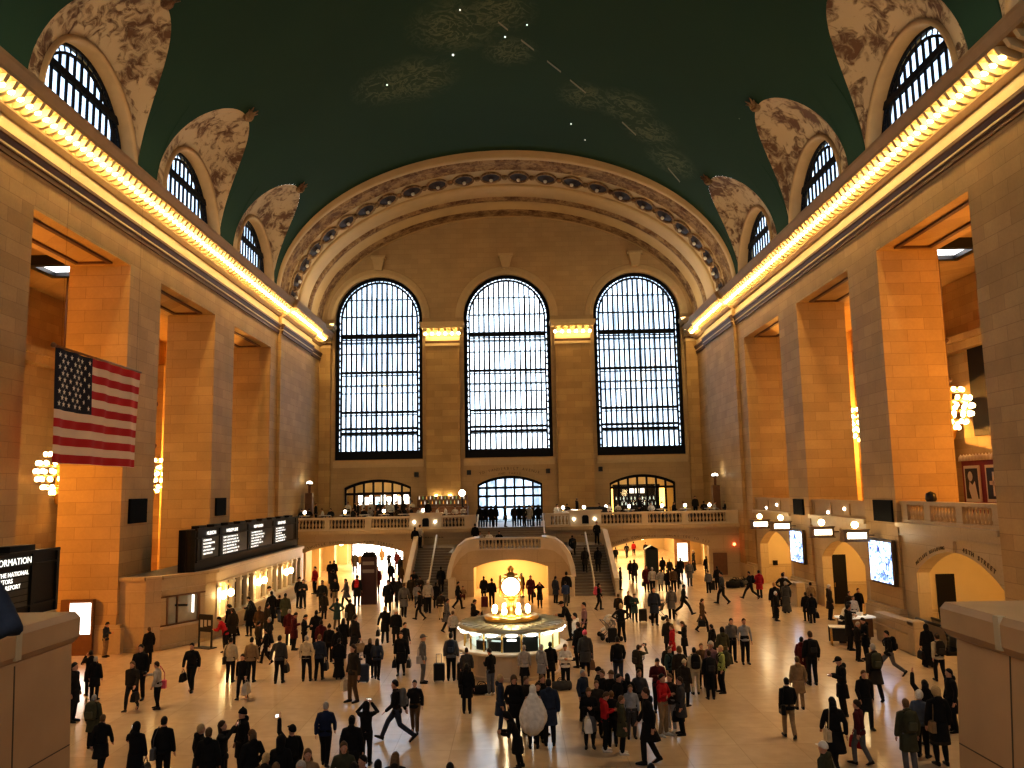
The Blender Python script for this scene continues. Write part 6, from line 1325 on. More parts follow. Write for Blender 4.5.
PP['people around the information booth'] = [
 (455,632,453,680,'stand','B','jacket.G','trousers.k','short.k',0,'traveller in grey with a navy backpack beside the booth',[('backpack','j','navy backpack on the traveller beside the booth','backpack',1),('suit','k','tall black suitcase left of the traveller with navy backpack','suitcase',0),('suit','K','black suitcase right of the traveller with navy backpack','suitcase',1)]),
 (468,650,467,690,'stand','B','jacket.g','trousers.k','short.N',0,'person in dark grey jacket behind the long black coat, left of the booth',[]),
 (469,663,467,713,'stand','B','coat.k','trousers.k','long.k',0,'person in long black coat standing in front of the dark grey jacket',[('crossbag','k','black shoulder bag on the long black coat','bag',1)]),
 (488,648,491,695,'phone','BL','jacket.k','trousers.J','short.k.w',0,'man in black jacket and blue jeans looking down by the booth',[]),
 (521,644,521,682,'stand','B','jacket.s','skirt.k','short.s',0,'grey haired woman in pale top and black skirt at the booth counter',[]),
 (533,643,533,681,'stand','BR','coat.l','trousers.k','short.s',0,'person in light grey coat at the booth counter',[]),
 (543,640,543,682,'stand','B','coat.k','trousers.k','short.k',0,'broad person in black coat at the booth counter',[]),
 (562,643,566,689,'phone','F','jacket.w','trousers.k','short.z',0,'woman in white jacket facing the viewer right of the booth',[]),
 (579,597,570,640,'lean','L','jacket.k','trousers.k','cap.k',0,'person in black cap leaning over the booth from the right',[]),
 (584,602,585,645,'shift','L','shirt.v','trousers.k','short.k',0,'man in mauve shirt right of the booth',[]),
 (574,611,576,660,'stand','L','hoodie.w','trousers.k','short.k',0,'person in white top below the mauve shirt',[]),
 (571,622,570,668,'stand','BL','coat.k','trousers.k','short.N',0,'person in black coat beside the white top, right of the booth',[('suit','n','dark blue suitcase at the right side of the booth','suitcase',1)]),
 (584,630,586,676,'stand','B','coat.g','leggings.k','beanie.p',0,'person in dark grey coat with a pink hat right of the booth',[('tote','h','brown bag of the person with a pink hat','bag',0)]),
 (618,636,619,686,'walk2','B','jacket.k','trousers.j','short.k',0,'man in black jacket walking away right of the booth',[]),
 (641,645,640,687,'photo','BR','jacket.o','trousers.k','short.N',0,'person in olive jacket holding a camera aloft',[('camera','k','camera held aloft by the person in olive jacket','camera',1),('backpack','d','dark backpack on the person holding a camera aloft','backpack',1)]),
 (620,603,622,642,'akimbo','B','shirt.k','trousers.k','short.B',0,'blond person in black with hands on hips',[('suit','k','black case at the feet of the person with hands on hips','suitcase',0)]),
 (453,615,453,643,'stand','B','jacket.s','trousers.k','short.z',0,'person in pale coat left of the booth roof',[]),
 (447,598,447,632,'walk2','R','coat.G','trousers.k','short.k',0,'blurred walker in grey coat left of the booth',[('crossbag','k','black bag on the blurred walker in grey','bag',1)]),
 (476,590,473,620,'sit0','R','coat.k','trousers.k','short.k',0,'person in black sitting low behind the booth roof, left',[]),
 (483,576,484,601,'stand','B','coat.k','trousers.K','short.k',0,'left one of the dark pair at the left side of the lit arch',[]),
 (493,578,492,607,'stand','B','jacket.k','trousers.k','short.k',0,'right one of the dark pair at the left side of the lit arch',[('suit','m','dark red suitcase beside the dark pair at the lit arch','suitcase',0)]),
 (522,573,522,597,'stand','FR','coat.m','trousers.m','short.k',0,'person in maroon coat just right of the clock',[]),
 (532,575,531,603,'walk2','F','coat.m','trousers.k','short.k',0,'person in dark maroon coat walking right of the clock',[('handbag','k','dark bag of the walking person in dark maroon','bag',1)]),
 (540,582,540,608,'photo','F','coat.k','leggings.k','short.k',0,'person in black coat taking a photo at the right side of the lit arch',[]),
 (555,576,556,603,'stand','BR','coat.j','trousers.k','short.k',0,'person in navy coat at the foot of the right stone flank',[]),
 (567,570,567,603,'stand','B','jacket.k','trousers.k','short.k',0,'person in black jacket at the right foot of the curved rail',[]),
 (566,582,566,606,'stand','B','jacket.b','trousers.G','short.k',0,'person in blue jacket in front of the curved rail',[]),
 (598,583,599,610,'walk2','R','jacket.k','trousers.k','long.k',0,'person in black with pink bag passing the right stair flight',[('backpack','p','pink backpack of the person passing the right stair flight','backpack',1)]),
]
PP['people at the left stair flight'] = [
 (432,578,428,613,'stand','B','jacket.s','trousers.k','short.w',0,'white haired person in pale top below the left stair flight',[]),
 (438,582,436,608,'stand','B','coat.k','trousers.k','short.k',0,'person in black coat right of the white haired one, left stair',[]),
 (443,591,441,620,'walk2','B','jacket.d','trousers.c','short.k',0,'person in dark jacket and pale trousers left of the booth',[]),
 (456,581,458,609,'walk','R','jacket.k','trousers.k','short.k',0,'person in black stepping right beside the stair newel',[]),
 (461,586,463,599,'sit0','F','jacket.t','trousers.m','short.z',0,'small seated person against the left stone flank',[]),
 (417,583,417,608,'stand','B','jacket.l','trousers.J','short.k',0,'person in light grey at the bottom of the left stair flight',[]),
 (421,590,420,620,'walk','L','jacket.k','leggings.k','short.k',0,'slim person in black striding left of the stairs',[]),
 (411,576,411,601,'stand','F','coat.d','trousers.k','short.k',0,'person in dark coat by the left end of the stair foot',[]),
 (426,588,426,612,'stand','B','coat.k','trousers.k','short.N',0,'dark coated person directly left of the white haired one',[]),
]
PP['people under the left terrace'] = [
 (314,563,313,594,'stand','FL','jacket.r','trousers.k','short.k',0,'person in red vest by the left passage wall',[]),
 (321,579,322,613,'stand','F','jacket.K','trousers.k','short.k',0,'person in dark jacket below the red vest',[]),
 (324,593,324,619,'stand','B','coat.d','trousers.k','short.N',0,'person in dark brown coat in front of the left passage',[]),
 (329,561,330,582,'stand','B','jacket.k','trousers.k','short.k',0,'left one of two dark heads at the left passage mouth',[]),
 (333,560,334,582,'stand','B','coat.k','trousers.k','short.k',0,'right one of two dark heads at the left passage mouth',[]),
 (334,568,333,598,'stand','B','coat.k','trousers.k','short.k',0,'person in black coat just in front of the two dark heads',[]),
 (336,578,335,604,'stand','F','jacket.k','trousers.t','short.k',0,'person in black jacket with white hem and tan trousers',[]),
 (337,598,337,629,'akimbo','B','coat.e','trousers.z','short.k',0,'person in dark teal coat with elbows out',[]),
 (348,578,346,606,'walk','L','coat.G','trousers.k','short.N',0,'person in grey coat walking left of the dark red kiosk',[]),
 (350,599,350,630,'stand','B','coat.d','trousers.k','short.k',0,'person in brown grey coat below the kiosk',[('crossbag','G','grey bag of the person in brown grey coat','bag',1)]),
 (357,571,357,606,'stand','B','coat.K','trousers.k','short.k',0,'person in dark coat with red backpack left of the kiosk',[('backpack','r','red backpack left of the dark red kiosk','backpack',1)]),
 (364,579,364,604,'stand','B','coat.g','trousers.k','short.k',0,'person in dark grey coat touching the dark red kiosk',[]),
 (354,552,355,573,'stand','B','coat.d','trousers.k','short.k',0,'left one of two people beyond the kiosk',[]),
 (359,553,360,571,'stand','B','jacket.t','trousers.k','short.k',0,'right one of two people beyond the kiosk, in tan',[]),
 (378,565,377,594,'stand','F','coat.m','trousers.d','short.k',0,'person in maroon coat right of the dark red kiosk',[]),
 (381,548,382,566,'stand','B','coat.t','trousers.k','short.B',0,'person in peach coat far inside the left passage',[]),
 (389,552,389,569,'walk2','B','jacket.k','trousers.k','short.k',0,'dark figure right of the peach coat in the left passage',[]),
 (397,551,397,570,'stand','B','coat.m','trousers.k','short.k',0,'dark red figure far right inside the left passage',[]),
 (401,556,401,577,'walk2','B','coat.k','trousers.k','short.k',0,'black figure by the left outer parapet',[]),
 (391,562,391,585,'stand','B','jacket.k','trousers.k','short.s',0,'black jacketed person with grey hair by the left outer parapet',[]),
 (402,567,401,585,'stand','B','coat.z','trousers.k','short.N',0,'person in rust brown coat by the left outer parapet',[]),
 (388,577,388,613,'call','F','coat.k','trousers.k','short.N',0,'tall dark person with hand to head left of the stairs',[]),
 (394,577,394,602,'stand','B','coat.k','trousers.k','short.k',0,'black figure behind the one with hand to head',[]),
 (399,577,399,608,'stand','B','coat.K','trousers.k','short.k',0,'dark figure at the foot of the left outer parapet',[]),
 (404,576,404,617,'walk2','B','coat.G','trousers.k','short.z',0,'blurred person in grey coat left of the stair foot',[]),
]
PP['people under the right terrace'] = [
 (616,550,616,563,'stand','B','jacket.k','trousers.k','short.k',0,'dark figure by the right outer parapet, leftmost in the right passage',[]),
 (626,544,627,558,'walk','B','jacket.k','trousers.k','short.k',0,'dark walker deep inside the right passage',[]),
 (634,543,634,556,'walk2','B','jacket.r','trousers.k','short.k',0,'small figure in red deep inside the right passage',[]),
 (646,544,646,557,'stand','F','coat.k','trousers.k','short.k',0,'dark figure left of the pointed kiosk',[]),
 (630,560,631,580,'stand','B','coat.k','trousers.k','short.k',0,'left one of a walking pair in the right passage',[]),
 (634,559,635,583,'walk2','B','coat.K','trousers.k','short.k',0,'right one of a walking pair in the right passage',[]),
 (619,567,621,590,'stand','R','jacket.k','trousers.k','short.k',0,'person in black at the foot of the right outer parapet',[('suit','k','black box on the floor by the right outer parapet','suitcase',0)]),
 (647,565,647,592,'stand','F','coat.m','leggings.k','long.N',0,'woman in dark coat with bag below the pointed kiosk',[('handbag','k','dark bag of the woman below the pointed kiosk','bag',0)]),
 (654,567,653,593,'stand','B','jacket.s','trousers.k','short.s',0,'pale jacketed person below the pointed kiosk',[]),
 (660,569,661,591,'stand','B','coat.s','trousers.k','short.N',0,'person in pale coat right below the pointed kiosk',[]),
 (663,557,663,576,'stand','B','coat.k','trousers.k','short.k',0,'black coated person right of the pointed kiosk',[]),
 (670,559,670,578,'stand','B','jacket.d','trousers.k','short.B',0,'fair haired person in the middle of the right passage crowd',[]),
 (680,557,681,580,'stand','B','coat.k','trousers.k','short.k',0,'tall black coat under the middle of the right low arch',[]),
 (668,572,668,592,'stand','B','coat.k','trousers.k','short.k',0,'black figure in the front of the right passage crowd',[]),
 (676,565,677,589,'carry','B','coat.k','trousers.k','short.k',0,'black coated person with bag in the right passage crowd',[('handbag','k','dark bag in the right passage crowd','bag',0)]),
 (689,560,690,586,'stand','F','coat.G','trousers.g','short.k',0,'person in long grey coat right of the passage crowd',[]),
 (695,550,694,571,'stand','L','coat.k','robe.k','short.s',0,'person in long black robe against the lit passage wall',[]),
 (706,556,707,575,'stand','B','coat.k','trousers.k','short.k',0,'left one of two dark figures at the right jamb of the low arch',[]),
 (712,558,713,577,'stand','B','coat.k','trousers.k','long.k',0,'right one of two dark figures at the right jamb of the low arch',[]),
 (708,570,709,593,'stand','B','jacket.G','trousers.k','short.N',0,'person in grey jacket below the right jamb of the low arch',[]),
 (718,566,718,590,'stand','B','coat.k','trousers.k','short.k',0,'person in black with a trolley right of the grey jacket',[('suit','k','big black trolley bag right of the grey jacket','suitcase',0)]),
 (724,568,723,604,'walk','L','jacket.g','trousers.k','short.k',0,'walking person in dark jacket carrying a coat, right of the arch',[]),
 (655,583,655,625,'stand','F','coat.j','trousers.k','short.k',0,'tall figure in dark blue in front of the right passage crowd',[]),
 (671,586,672,619,'stand','B','coat.G','trousers.k','short.N',0,'person in grey coat beside a stroller',[('stroller','g','dark stroller left of the person in grey coat','stroller',1)]),
 (679,584,684,615,'stride','R','jacket.k','trousers.k','short.k',0,'man in black striding right away from the stroller',[]),
 (628,595,629,619,'stand','F','jacket.k','trousers.k','short.k',0,'person in black left of the green coat near the right stair',[]),
 (634,593,635,622,'phone','F','coat.e','trousers.k','short.z',0,'person in dark green coat near the right stair',[('suit','d','dark suitcase below the dark green coat','suitcase',0)]),
 (618,597,619,622,'stand','B','jacket.d','trousers.k','short.z',0,'small brown figure left of the green coat near the right stair',[]),
 (674,567,674,592,'stand','B','jacket.z','trousers.k','short.k',0,'brown jacketed figure in the front of the right passage crowd',[]),
]
PP['people on the right side of the hall'] = [
 (750,571,751,599,'stride','L','jacket.k','trousers.k','short.k',0,'person in black striding left past the black luggage heap',[('backpack','k','black backpack of the person striding past the luggage heap','backpack',1)]),
 (759,570,760,598,'stand','B','coat.r','trousers.k','short.k',0,'person in bright red coat by the farthest gate arch',[]),
 (774,582,776,618,'stand','B','coat.k','trousers.k','short.t',0,'person in black coat behind the white haired one by the far screen',[]),
 (775,591,777,621,'stand','R','coat.k','skirt.k','short.w',0,'white haired person in black below the far screen',[]),
 (784,572,785,600,'stand','F','jacket.w','trousers.k','short.z',0,'person in white top below the far screen',[]),
 (787,581,787,613,'stand','B','coat.g','robe.g','short.s',0,'person in long grey coat below the far screen',[]),
 (792,572,795,606,'akimbo','B','jacket.k','trousers.k','short.k',0,'broad man in black right of the long grey coat',[]),
 (811,582,812,612,'stand','B','jacket.t','trousers.k','short.k',0,'person in tan top behind the black pair, right',[]),
 (808,592,807,621,'stand','B','coat.k','trousers.k','short.k',0,'left one of the black pair with shoulder bag, right side',[]),
 (812,593,813,623,'carry','B','coat.k','trousers.k','short.N',0,'right one of the black pair with shoulder bag, right side',[('handbag','k','black bag of the pair on the right side','bag',0)]),
 (829,584,831,620,'stand','R','coat.d','trousers.k','short.w',0,'white haired person in long brown coat left of the display table',[]),
 (837,600,841,641,'lean','R','shirt.w','skirt.k','short.k',0,'woman in white blouse bending over the display table',[]),
 (849,602,851,650,'stand','R','coat.k','trousers.k','short.k',0,'person in black coat right of the white blouse',[]),
 (851,591,851,621,'stand','F','coat.d','trousers.k','short.k',0,'dark person behind the promotion desk, left one',[]),
 (859,588,860,619,'stand','F','jacket.k','trousers.k','short.N',0,'dark person with white collar behind the promotion desk',[]),
 (854,599,855,626,'stand','F','jacket.w','trousers.k','short.z',0,'person in white top standing by the promotion desk',[]),
 (857,621,859,661,'phone','R','jacket.k','trousers.k','short.s',0,'left one of two people in black reading in front of the promotion desk',[]),
 (868,617,867,660,'phone','L','coat.k','trousers.k','short.k',0,'right one of two people in black reading in front of the promotion desk',[]),
 (803,637,804,683,'stand','BR','coat.m','trousers.k','short.k',0,'person in dark maroon coat beside the black backpack, right',[]),
 (813,630,813,684,'stand','B','jacket.k','trousers.k','short.N',0,'tall person in black jacket beside the dark maroon coat',[('backpack','k','black backpack beside the dark maroon coat','backpack',1)]),
 (794,656,800,709,'stand','B','coat.t','trousers.t','short.z',0,'person in long tan coat below the dark maroon coat',[]),
 (789,677,790,738,'walk2','B','jacket.k','trousers.t','short.k',0,'woman in black jacket, tan trousers and boots walking away',[('crossbag','k','black shoulder bag of the woman in tan trousers','bag',1)]),
 (837,656,844,716,'phone','L','coat.k','trousers.k','cap.k',0,'man in black coat and cap reading his phone, right',[('phone','w','phone read by the man in black cap on the right','phone',0)]),
 (887,630,891,676,'stride','L','jacket.k','trousers.G','short.k',0,'person in black jacket and grey trousers lunging left by the right pier',[('backpack','k','black backpack of the person lunging left','backpack',1)]),
 (872,643,877,701,'walk2','B','coat.d','trousers.k','short.s',0,'person in dark olive coat with backpack above the man with grey scarf',[('backpack','o','olive backpack above the man with grey scarf','backpack',1)]),
 (931,624,929,667,'stand','B','coat.k','robe.k','scarf.k',0,'person in black robe and headscarf by the escalator end',[('handbag','k','black bag of the person in black robe','bag',1)]),
 (936,633,941,682,'walk2','B','jacket.c','trousers.k','short.N',0,'woman in cream jacket with backpack by the right pedestal',[('backpack','d','dark backpack on the cream jacket by the right pedestal','backpack',1)]),
]
PP['people in the lower right foreground'] = [
 (868,669,867,729,'walk2','F','coat.k','trousers.k','short.z',0,'man in black coat with long grey scarf, lower right',[]),
 (832,696,837,770,'walk','B','coat.k','skirt.k','long.k',0,'long haired woman in black coat and short skirt, lower right',[('crossbag','c','cream handbag of the long haired woman, lower right','bag',1)]),
 (858,699,862,765,'walk2','BL','jacket.m','trousers.G','short.N',0,'person in maroon vest and grey jeans, lower right',[('handbag','r','bright red bag of the person in maroon vest','bag',0)]),
 (823,741,823,0,'stand','BL','coat.o','trousers.k','cap.w',0,'person in white hat and olive coat at the lower edge',[]),
 (910,698,911,774,'stand','B','coat.o','trousers.G','short.h',0,'man in dark olive coat with large backpack, lower right',[('backpack','o','large olive backpack, lower right','backpack',1)]),
 (922,690,924,757,'stand','BR','jacket.J','trousers.k','curly.w',0,'white haired person in blue grey jacket, lower right',[]),
 (929,679,929,745,'onearm','B','coat.k','trousers.k','long.k',0,'person in black with one arm raised high, lower right',[]),
 (942,683,942,765,'stand','B','coat.k','skirt.d','curly.B',0,'person with blond curls in black coat by the right pedestal',[('crossbag','t','brown bag of the person with blond curls','bag',1)]),
 (955,668,954,732,'stand','L','coat.k','trousers.k','short.k',0,'dark figure half hidden by the right pedestal',[]),
]
# on the steps and the terrace: x, y of head top, floor height, depth
STAIRS = [
 (415,541,2.7,62.2,'stand','B','coat.k','trousers.k','short.k','left one of two people at the top of the left stair flight'),
 (420,540,2.7,62.4,'stand','BR','jacket.s','trousers.k','short.N','right one of two people at the top of the left stair flight'),
 (414,566,.98,57.6,'sitstep','F','coat.k','trousers.k','short.k','person in black sitting on the left stair flight'),
 (420,570,.65,57.0,'sitstep','F','jacket.d','trousers.k','short.N','dark figure sitting lower on the left stair flight'),
 (441,575,.65,57.0,'stand','B','coat.k','trousers.k','short.k','dark figure stepping onto the left stair flight'),
 (573,546,2.3,61.2,'bend','B','coat.k','trousers.k','short.k','person in black bending over on the right stair flight'),
 (597,537,2.8,62.4,'walk2','F','jacket.k','trousers.k','short.k','man in dark suit and white shirt coming down the right stair flight'),
 (585,560,1.3,58.9,'walk2','B','coat.d','trousers.k','short.N','dark climber left of the handrail on the right stair flight'),
 (598,560,1.3,58.9,'walk2','B','coat.k','trousers.k','short.k','dark climber right of the handrail on the right stair flight'),
 (475,524,2.95,62.6,'stand','B','jacket.k','trousers.k','short.k','person in black on the landing at the left end of its rail'),
 (480,529,2.95,62.95,'sitstep','F','jacket.s','trousers.G','short.N','seated person in pale jacket on the landing steps'),
 (489,530,2.95,62.95,'sitstep','F','jacket.w','trousers.g','short.h','seated person in white on the landing steps'),
 (499,528,2.95,62.95,'sitstep','F','coat.k','trousers.k','short.k','seated person in black on the landing steps'),
]
for k, (x, y) in enumerate(((480, 503), (485, 505), (491, 504), (495, 507))): STAIRS.append((x, y, 4.2, 66.6+.3*(k % 2), 'stand', 'B', 'coat.k', 'trousers.k', 'short.k', 'dark figure on the terrace stair top, %s of the left cluster of four' % ('first', 'second', 'third', 'last')[k]))
STAIRS += [(505,503,4.2,66.8,'stand','R','coat.k','trousers.k','short.k','dark figure standing alone before the middle terrace doors'),
 (514,507,4.2,66.6,'stand','B','jacket.K','trousers.k','short.k','dark figure right of the lone one before the middle terrace doors'),
 (519,505,4.2,66.9,'stand','B','coat.k','trousers.k','short.k','second dark figure right of the lone one on the stair top'),
 (524,504,4.2,66.6,'stand','FL','coat.k','trousers.k','short.N','dark figure directly left of the pale jacket on the stair top'),
 (529,509,4.2,66.5,'stand','B','coat.s','trousers.k','short.k','person in pale jacket on the stair top'),
 (533,503,4.2,66.9,'call','L','coat.k','trousers.k','short.k','dark figure directly right of the pale jacket on the stair top'),
 (538,501,4.2,66.6,'stand','B','coat.k','trousers.k','short.k','tall dark figure at the right end of the stair top')]
random.seed(11)
DL = [302, 309, 316, 323, 331, 345, 352, 358, 364, 370, 377, 384, 391, 398, 405, 412, 420, 428, 437, 446, 455, 463]; DR = [557, 567, 577, 600, 609, 618, 628, 640, 651, 662, 673, 684, 695, 704, 714, 726]
WORDS = 'first second third fourth fifth sixth seventh eighth ninth tenth eleventh twelfth thirteenth fourteenth fifteenth sixteenth seventeenth eighteenth nineteenth twentieth twenty-first twenty-second'.split()
for side, L_ in (('left', DL), ('right', DR)):
    for k, x in enumerate(L_):
        t = random.choice(['jacket.w', 'jacket.k', 'jacket.K', 'shirt.w', 'jacket.s', 'coat.k', 'jacket.d', 'jacket.k']); stand = (k % 5 == 2)
        nm = {'w': 'white', 's': 'pale grey', 'd': 'dark brown'}.get(t[-1], 'black')
        STAIRS.append((x, 499 if stand else 505, 4.6, 70.7 if stand else 69.1+.7*(k % 2), 'stand' if stand else 'sit', ('F', 'B', 'R', 'L')[k % 4], t, 'trousers.k', 'short.'+'kNzh'[k % 4], '%s diner in %s, %s from the left on the %s terrace' % ('standing' if stand else 'seated', nm, WORDS[k], side)))
for k, x in enumerate((348, 355, 363, 371, 379, 387, 396, 404, 412)):
    t = ('shirt.w', 'jacket.k', 'shirt.w', 'jacket.s', 'jacket.K', 'shirt.w', 'jacket.k', 'jacket.d', 'shirt.w')[k]
    STAIRS.append((x, 499, 4.6, 75.2 + .9*(k % 2), 'stand', ('F', 'R', 'L', 'B')[k % 4], t, 'trousers.k', 'short.k', 'standing person in %s before the left terrace window, %s from the left' % ({'w': 'white', 's': 'pale grey', 'd': 'dark brown'}.get(t[-1], 'black'), WORDS[k])))
# ---------------------------------------------------------------- place everybody
POSES['sit0'] = dict(POSES['sit'])
for k in ('e', 'w', 'k', 'a'): POSES['sit0'][k] = tuple((a, b, max(.07, c - (.30 if k != 'a' else .0)) if k != 'k' else .38) for a, b, c in POSES['sit'][k])
POSES['sit0']['ph'] = .22
def poncho(ps):
    J = BUILT[ps]['J']; H = BUILT[ps]['H']; mb = MB()
    mb.loft([[J['pel'] + V3(rx*(1+.045*sin(11*a)*max(0, .3-z))*cos(a), .02+ry*(1+.14*sin(11*a)*max(0, .4-z))*sin(a), z + ((.09*cos(2*a)-.10*sin(a+.6)) if z < -.3 else (.04*cos(2*a)-.05*sin(a+.6) if z < -.2 else 0))) for a in [2*pi*k/72 for k in range(72)]] for z, rx, ry in ((-.38, .36, .22), (-.24, .39, .235), (-.06, .41, .24), (.10, .38, .22), (.26, .31, .19), (.40, .245, .168), (.50, .15, .125), (.60, .10, .11))], True, True, 0, True)
    m_ = mb.mesh('poncho', [CLOTH]); return m_
class _P(dict): pass
_ob = build_pose
def build_pose(nm, P):
    b = _ob(nm, P); b['poncho'] = lambda: poncho(nm); return b
CHAIRM = []
def seat_under(loc, rz, h, label, grp):
    """simple bentwood cafe chair"""
    if not CHAIRM:
        m = MB(); m.lathe([(.2, .43), (.21, .45), (.2, .47)], n=14); CHAIRM.append(('seat', m.mesh('seat', [WOOD])))
        m = MB(); m.path([(-.18, .17, .46), (-.17, .21, .75), (-.08, .23, .88), (.08, .23, .88), (.17, .21, .75), (.18, .17, .46)], .014); m.path([(0, .18, .47), (0, .225, .87)], .01); CHAIRM.append(('backrest', m.mesh('backrest', [WOOD])))
        for x, y in ((-.15, -.14), (.15, -.14), (-.15, .15), (.15, .15)): m = MB(); m.tube((x, y, .44), (x*1.15, y*1.15, 0), .017, .013, 6); CHAIRM.append(('leg', m.mesh('leg', [WOOD])))
    r = empty('cafe_chair', loc, rz, label, 'chair', grp)
    for n_, me in CHAIRM: inst(n_, me, r)
def fit(hx, hy, fx, fy, ps):
    if fy:
        p = at(fx, fy, Z=0); top = at(hx, hy, Y=p.y).z
    else:
        p = at(fx, hy, Z=1.74); p.z = 0; top = 1.74
    nominal = {'sit0': 1.05, 'sit': 1.33, 'sitstep': 1.15, 'stride': 1.69, 'lean': 1.66, 'onearm': 1.755, 'bend': 1.45}.get(ps, 1.755)
    return p, max(1.5, min(1.95, top/nominal*1.755))
def add(loc, h, ps, face, top, bot, hair, label, grp, skin, props):
    o = person(loc, h, ps, face, top, bot, hair, label, grp, skin); k = h/1.755; R = Matrix.Rotation(o.rotation_euler.z, 3, 'Z')
    for kind, col, lab, cat, sd in props:
        if kind == 'suit': suitcase(loc + R @ Vector((-.45 if sd else .45, .12 if ps != 'pull' else .45, 0)), o.rotation_euler.z, col, lab)
        elif kind == 'stroller': stroller(loc + Vector((-.75, -.1, 0)), radians(60), col, lab)
        else: prop(kind, o, ps, col, lab, cat, sd)
    return o
def stepz(y): return max(0, min(2.95, 2.95*(math.floor((y-56.4)/(6.2/18))+1)/18))
ALL = []
for grp, rows in PP.items():
    for row in rows:
        p, h = fit(row[0], row[1], row[2], row[3], row[4]); ALL.append([p, h, row, grp])
BCV = Vector((.1, 33.9, 0))
for it in range(30):                                     # nobody stands inside anybody or anything
    for i in range(len(ALL)):
        for j in range(i):
            a, b = ALL[i][0], ALL[j][0]; d = a-b; w = .46
            if abs(d.x) < .5 and d.length < w:
                s = (w-d.length)*.3*(1 if d.y >= 0 else -1)
                for q, t in ((a, s), (b, -s)): k = (q.y+t)/q.y; q.x = CAMX+(q.x-CAMX)*k; q.y += t
    for e in ALL:
        q = e[0]; d = q-BCV; lim = 2.85 if e[2][4] == 'lean' else 2.72
        if d.length < lim: q += d.normalized()*(lim-d.length)
        if 41.5 < q.y < 61 and q.x < -14.15: q.x = -14.15
        if 38.5 < q.y < 41.5 and q.x < -17.0 and q.y > 39.0: q.y = 38.95
        if q.x < -17.6 and 38.6 < q.y < 43: q.y = 38.4
        if 16.4 < q.x and 35 < q.y < 39.4: q.x = 16.4
        if 16.2 < q.x and 49.2 < q.y < 51.8: q.x = 16.2
        if abs(q.x+9.3) < .8 and abs(q.y-54.4) < .65: q.y = 55.2
        if abs(q.x-15.7) < 1.15 and abs(q.y-39.45) < .7: q.y = 40.3 if q.y > 39.4 else 38.55
for p, h, row, grp in ALL: add(p, h, row[4], row[5], row[6], row[7], row[8], row[10], grp, row[9], row[11])
for (hx, hy, z, y, ps, face, top, bot, hair, label) in STAIRS:
    p = at(hx, hy, Y=y); p.z = z if z > 2.9 or z == 0 else stepz(y); dine = 'diner' in label
    if ps == 'sit' and not dine: p.y -= .0
    grp = 'diners on the far terrace' if dine else 'people on the stairs and the landing'
    add(p, 1.74, ps, face, top, bot, hair, label, grp, 0, [])
    if ps == 'sit' and dine: seat_under(p + Matrix.Rotation(radians(FACE[face]), 3, 'Z') @ Vector((0, .03, 0)), radians(FACE[face]), .45, 'cafe chair of the ' + label.replace('seated ', ''), 'cafe chairs on the terrace')
# luggage lying on the floor
duffel(at(482, 694, Z=0), .3, 'k', 'black duffel bag on the floor beside the man in blue jeans')
duffel(at(562, 690, Z=0), .1, 'g', 'dark grey duffel bag at the feet of the woman in white jacket')
for k, (x, y, c, nm) in enumerate(((733, 588, 'k', 'leftmost'), (738, 587, 'K', 'second from left'), (744, 587, 'g', 'third from left'), (748, 586, 'k', 'rightmost'))): duffel(at(x, y, Z=0) + Vector((0, .5*(k % 2), 0)), k*.5, c, '%s bag of the luggage heap by the red coat, %s' % ({'k': 'black', 'K': 'black', 'g': 'dark grey'}[c], nm)).scale = (1.35, 1.35, 1.5)
stroller(at(612, 641, Z=0), radians(-70), 's', 'pale stroller, left one of two right of the booth'); stroller(at(608, 637, Z=0), radians(100), 'w', 'white stroller behind the other one right of the booth')
# dark blue sleeve of somebody leaning at the left edge
o = add(Vector((-2.50, 4.0, 5.2)), 1.70, 'photo', 'B', 'jacket.j', 'trousers.k', 'short.k', 'raised dark slate sleeve of a person at the left picture edge above the pedestal', 'people at the left edge of the hall', 0, [])
# ================================================================ LIGHT, SKY, CAMERA
wd = bpy.data.worlds.new('overcast_sky'); SC.world = wd; wd.use_nodes = True
bg = wd.node_tree.nodes['Background']; bg.inputs['Strength'].default_value = 5.6
tc = wd.node_tree.nodes.new('ShaderNodeTexCoord'); sx = wd.node_tree.nodes.new('ShaderNodeSeparateXYZ'); wd.node_tree.links.new(tc.outputs['Generated'], sx.inputs[0])
cr = wd.node_tree.nodes.new('ShaderNodeValToRGB'); cr.color_ramp.elements[0].color = (.86, .93, 1, 1); cr.color_ramp.elements[1].color = (.62, .80, 1, 1); cr.color_ramp.elements[0].position = .1
wd.node_tree.links.new(sx.outputs[2], cr.inputs[0]); wd.node_tree.links.new(cr.outputs[0], bg.inputs['Color'])
def area(name, loc, sx_, sy_, e, col, rot, portal=False):
    o = light(name, 'AREA', loc, e, col, rot, shape='RECTANGLE', size=sx_, size_y=sy_)
    if portal: o.data.cycles.is_portal = True
    return o
for i, c in enumerate(WC): area('window_portal', (c, YE+1.3, 19.2), 8.6, 18.6, 1, (1, 1, 1), (-pi/2, 0, 0), True)
# chandelier light in the aisles; the nearest pair is added fill without a chandelier
for s in (-1, 1):
    for y, xx, e in ((31.5, 27, 2700), (46.8, 25.4, 3700), (58.5, 25.4, 3700), (70, 25.4, 3400)): light('chandelier_light', 'POINT', (s*xx, y, 9.0 if s < 0 else 11.4), e, (1, .46, .09), shadow_soft_size=0)
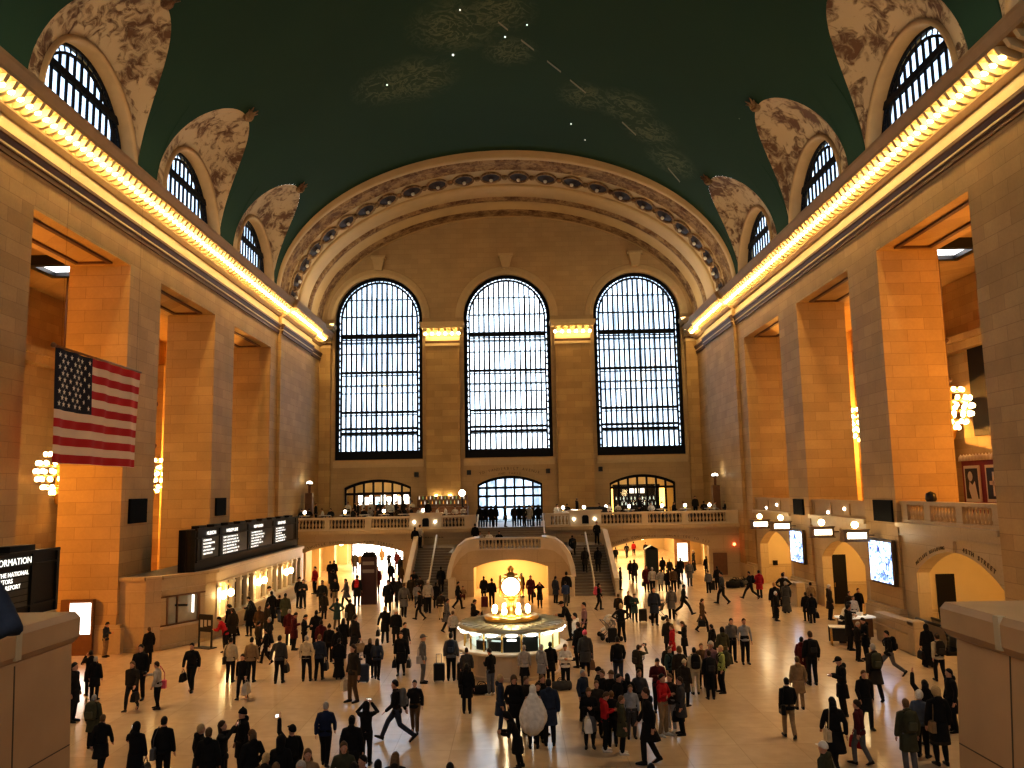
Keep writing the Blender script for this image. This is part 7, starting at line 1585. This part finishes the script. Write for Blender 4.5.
# gate alcoves, passages, landing arch, ticket counter
for i, (y, e) in enumerate(((34.0, 170), (46.0, 230), (58.0, 260))): light('alcove_light', 'POINT', (20.8, y, 3.9), e, (1, .66, .25), shadow_soft_size=.25)
light('arch_light', 'AREA', (0, 59.6, 2.75), 260, (1, .60, .24), (0, 0, 0), shape='RECTANGLE', size=3, size_y=2)
for x, y, e in ((-12.6, 72, 420), (-12.6, 82, 520), (-10, 91, 700), (12, 72, 420), (12, 82, 520), (12, 91, 520)): light('passage_light', 'AREA', (x, y, 3.35), e, (1, .70, .34), (0, 0, 0), shape='RECTANGLE', size=5, size_y=4)
for x in (-12.7, 12.6): light('terrace_room_light', 'POINT', (x, 82.5, 7.6), 160, (1, .72, .4), shadow_soft_size=.4)
for y in (43.2, 51.2): light('ticket_lamp_light', 'POINT', (-14.4, y, 2.1), 30, (1, .68, .3), shadow_soft_size=.15)
light('clock_light', 'POINT', (.1, 32.6, 3.3), 60, (1, .75, .38), shadow_soft_size=.3)
light('booth_light', 'POINT', (.1, 33.9, 1.6), 3, (1, .93, .75), shadow_soft_size=.3)
for x in (-12, -5.8, 5.8, 12): light('terrace_light', 'POINT', (x, 71, 6.6), 55, (1, .66, .3), shadow_soft_size=.3)
# cove light on the cornice ledges, daylight from the windows behind the viewer
for s in (-1, 1): area('cove_light', (s*17.5, 35, 23.1), 62, .25, 480, (1, .76, .46), (pi + radians(-s*20), 0, pi/2))
for s in (-1, 1): area('arch_cove_light', (s*17.0, 72, 23.15), 11, .25, 200, (1, .78, .46), (pi + radians(-s*25), 0, pi/2))
for x in (-12.6, 0, 12.6): area('east_window_light', (x, YB+.3, 19), 8, 17, 430, (.95, .93, .95), (pi/2, 0, 0))
light('pedestal_fill', 'POINT', (0, -1.5, 10.5), 170, (1, .70, .38), shadow_soft_size=0)  # added fill that brightens the foreground pedestals, no lamp stands here
# unseen spots added at cornice height to brighten the floor
for s in (-1, 1):
    for y in (24, 33, 42, 51, 60):
        d = Vector((s*9.5, y, 0)) - Vector((s*17.2, y, 21.4)); light('floor_fill_spot', 'SPOT', (s*17.2, y, 21.4), 3000, (1, .68, .36), d.to_track_quat('-Z', 'Y').to_euler(), spot_size=radians(56), spot_blend=.8, shadow_soft_size=.35)
# camera
cam = bpy.data.cameras.new('camera'); cam.sensor_width = 36; cam.lens = FPX*36/1024; cam.clip_end = 400
co = bpy.data.objects.new('camera', cam); COL.objects.link(co)
M = Matrix((( _R.x, _U.x, -_f.x, CAMX), (_R.y, _U.y, -_f.y, 0), (_R.z, _U.z, -_f.z, CAMZ), (0, 0, 0, 1))); co.matrix_world = M
SC.camera = co
cy = SC.cycles
cy.max_bounces = 7; cy.diffuse_bounces = 4; cy.glossy_bounces = 3; cy.transparent_max_bounces = 12; cy.transmission_bounces = 2
cy.sample_clamp_indirect = 4; cy.caustics_reflective = False; cy.caustics_refractive = False; cy.use_denoising = True; cy.use_adaptive_sampling = True
SC.view_settings.view_transform = 'Standard'; SC.view_settings.look = 'Medium High Contrast'; SC.view_settings.exposure = 0.6
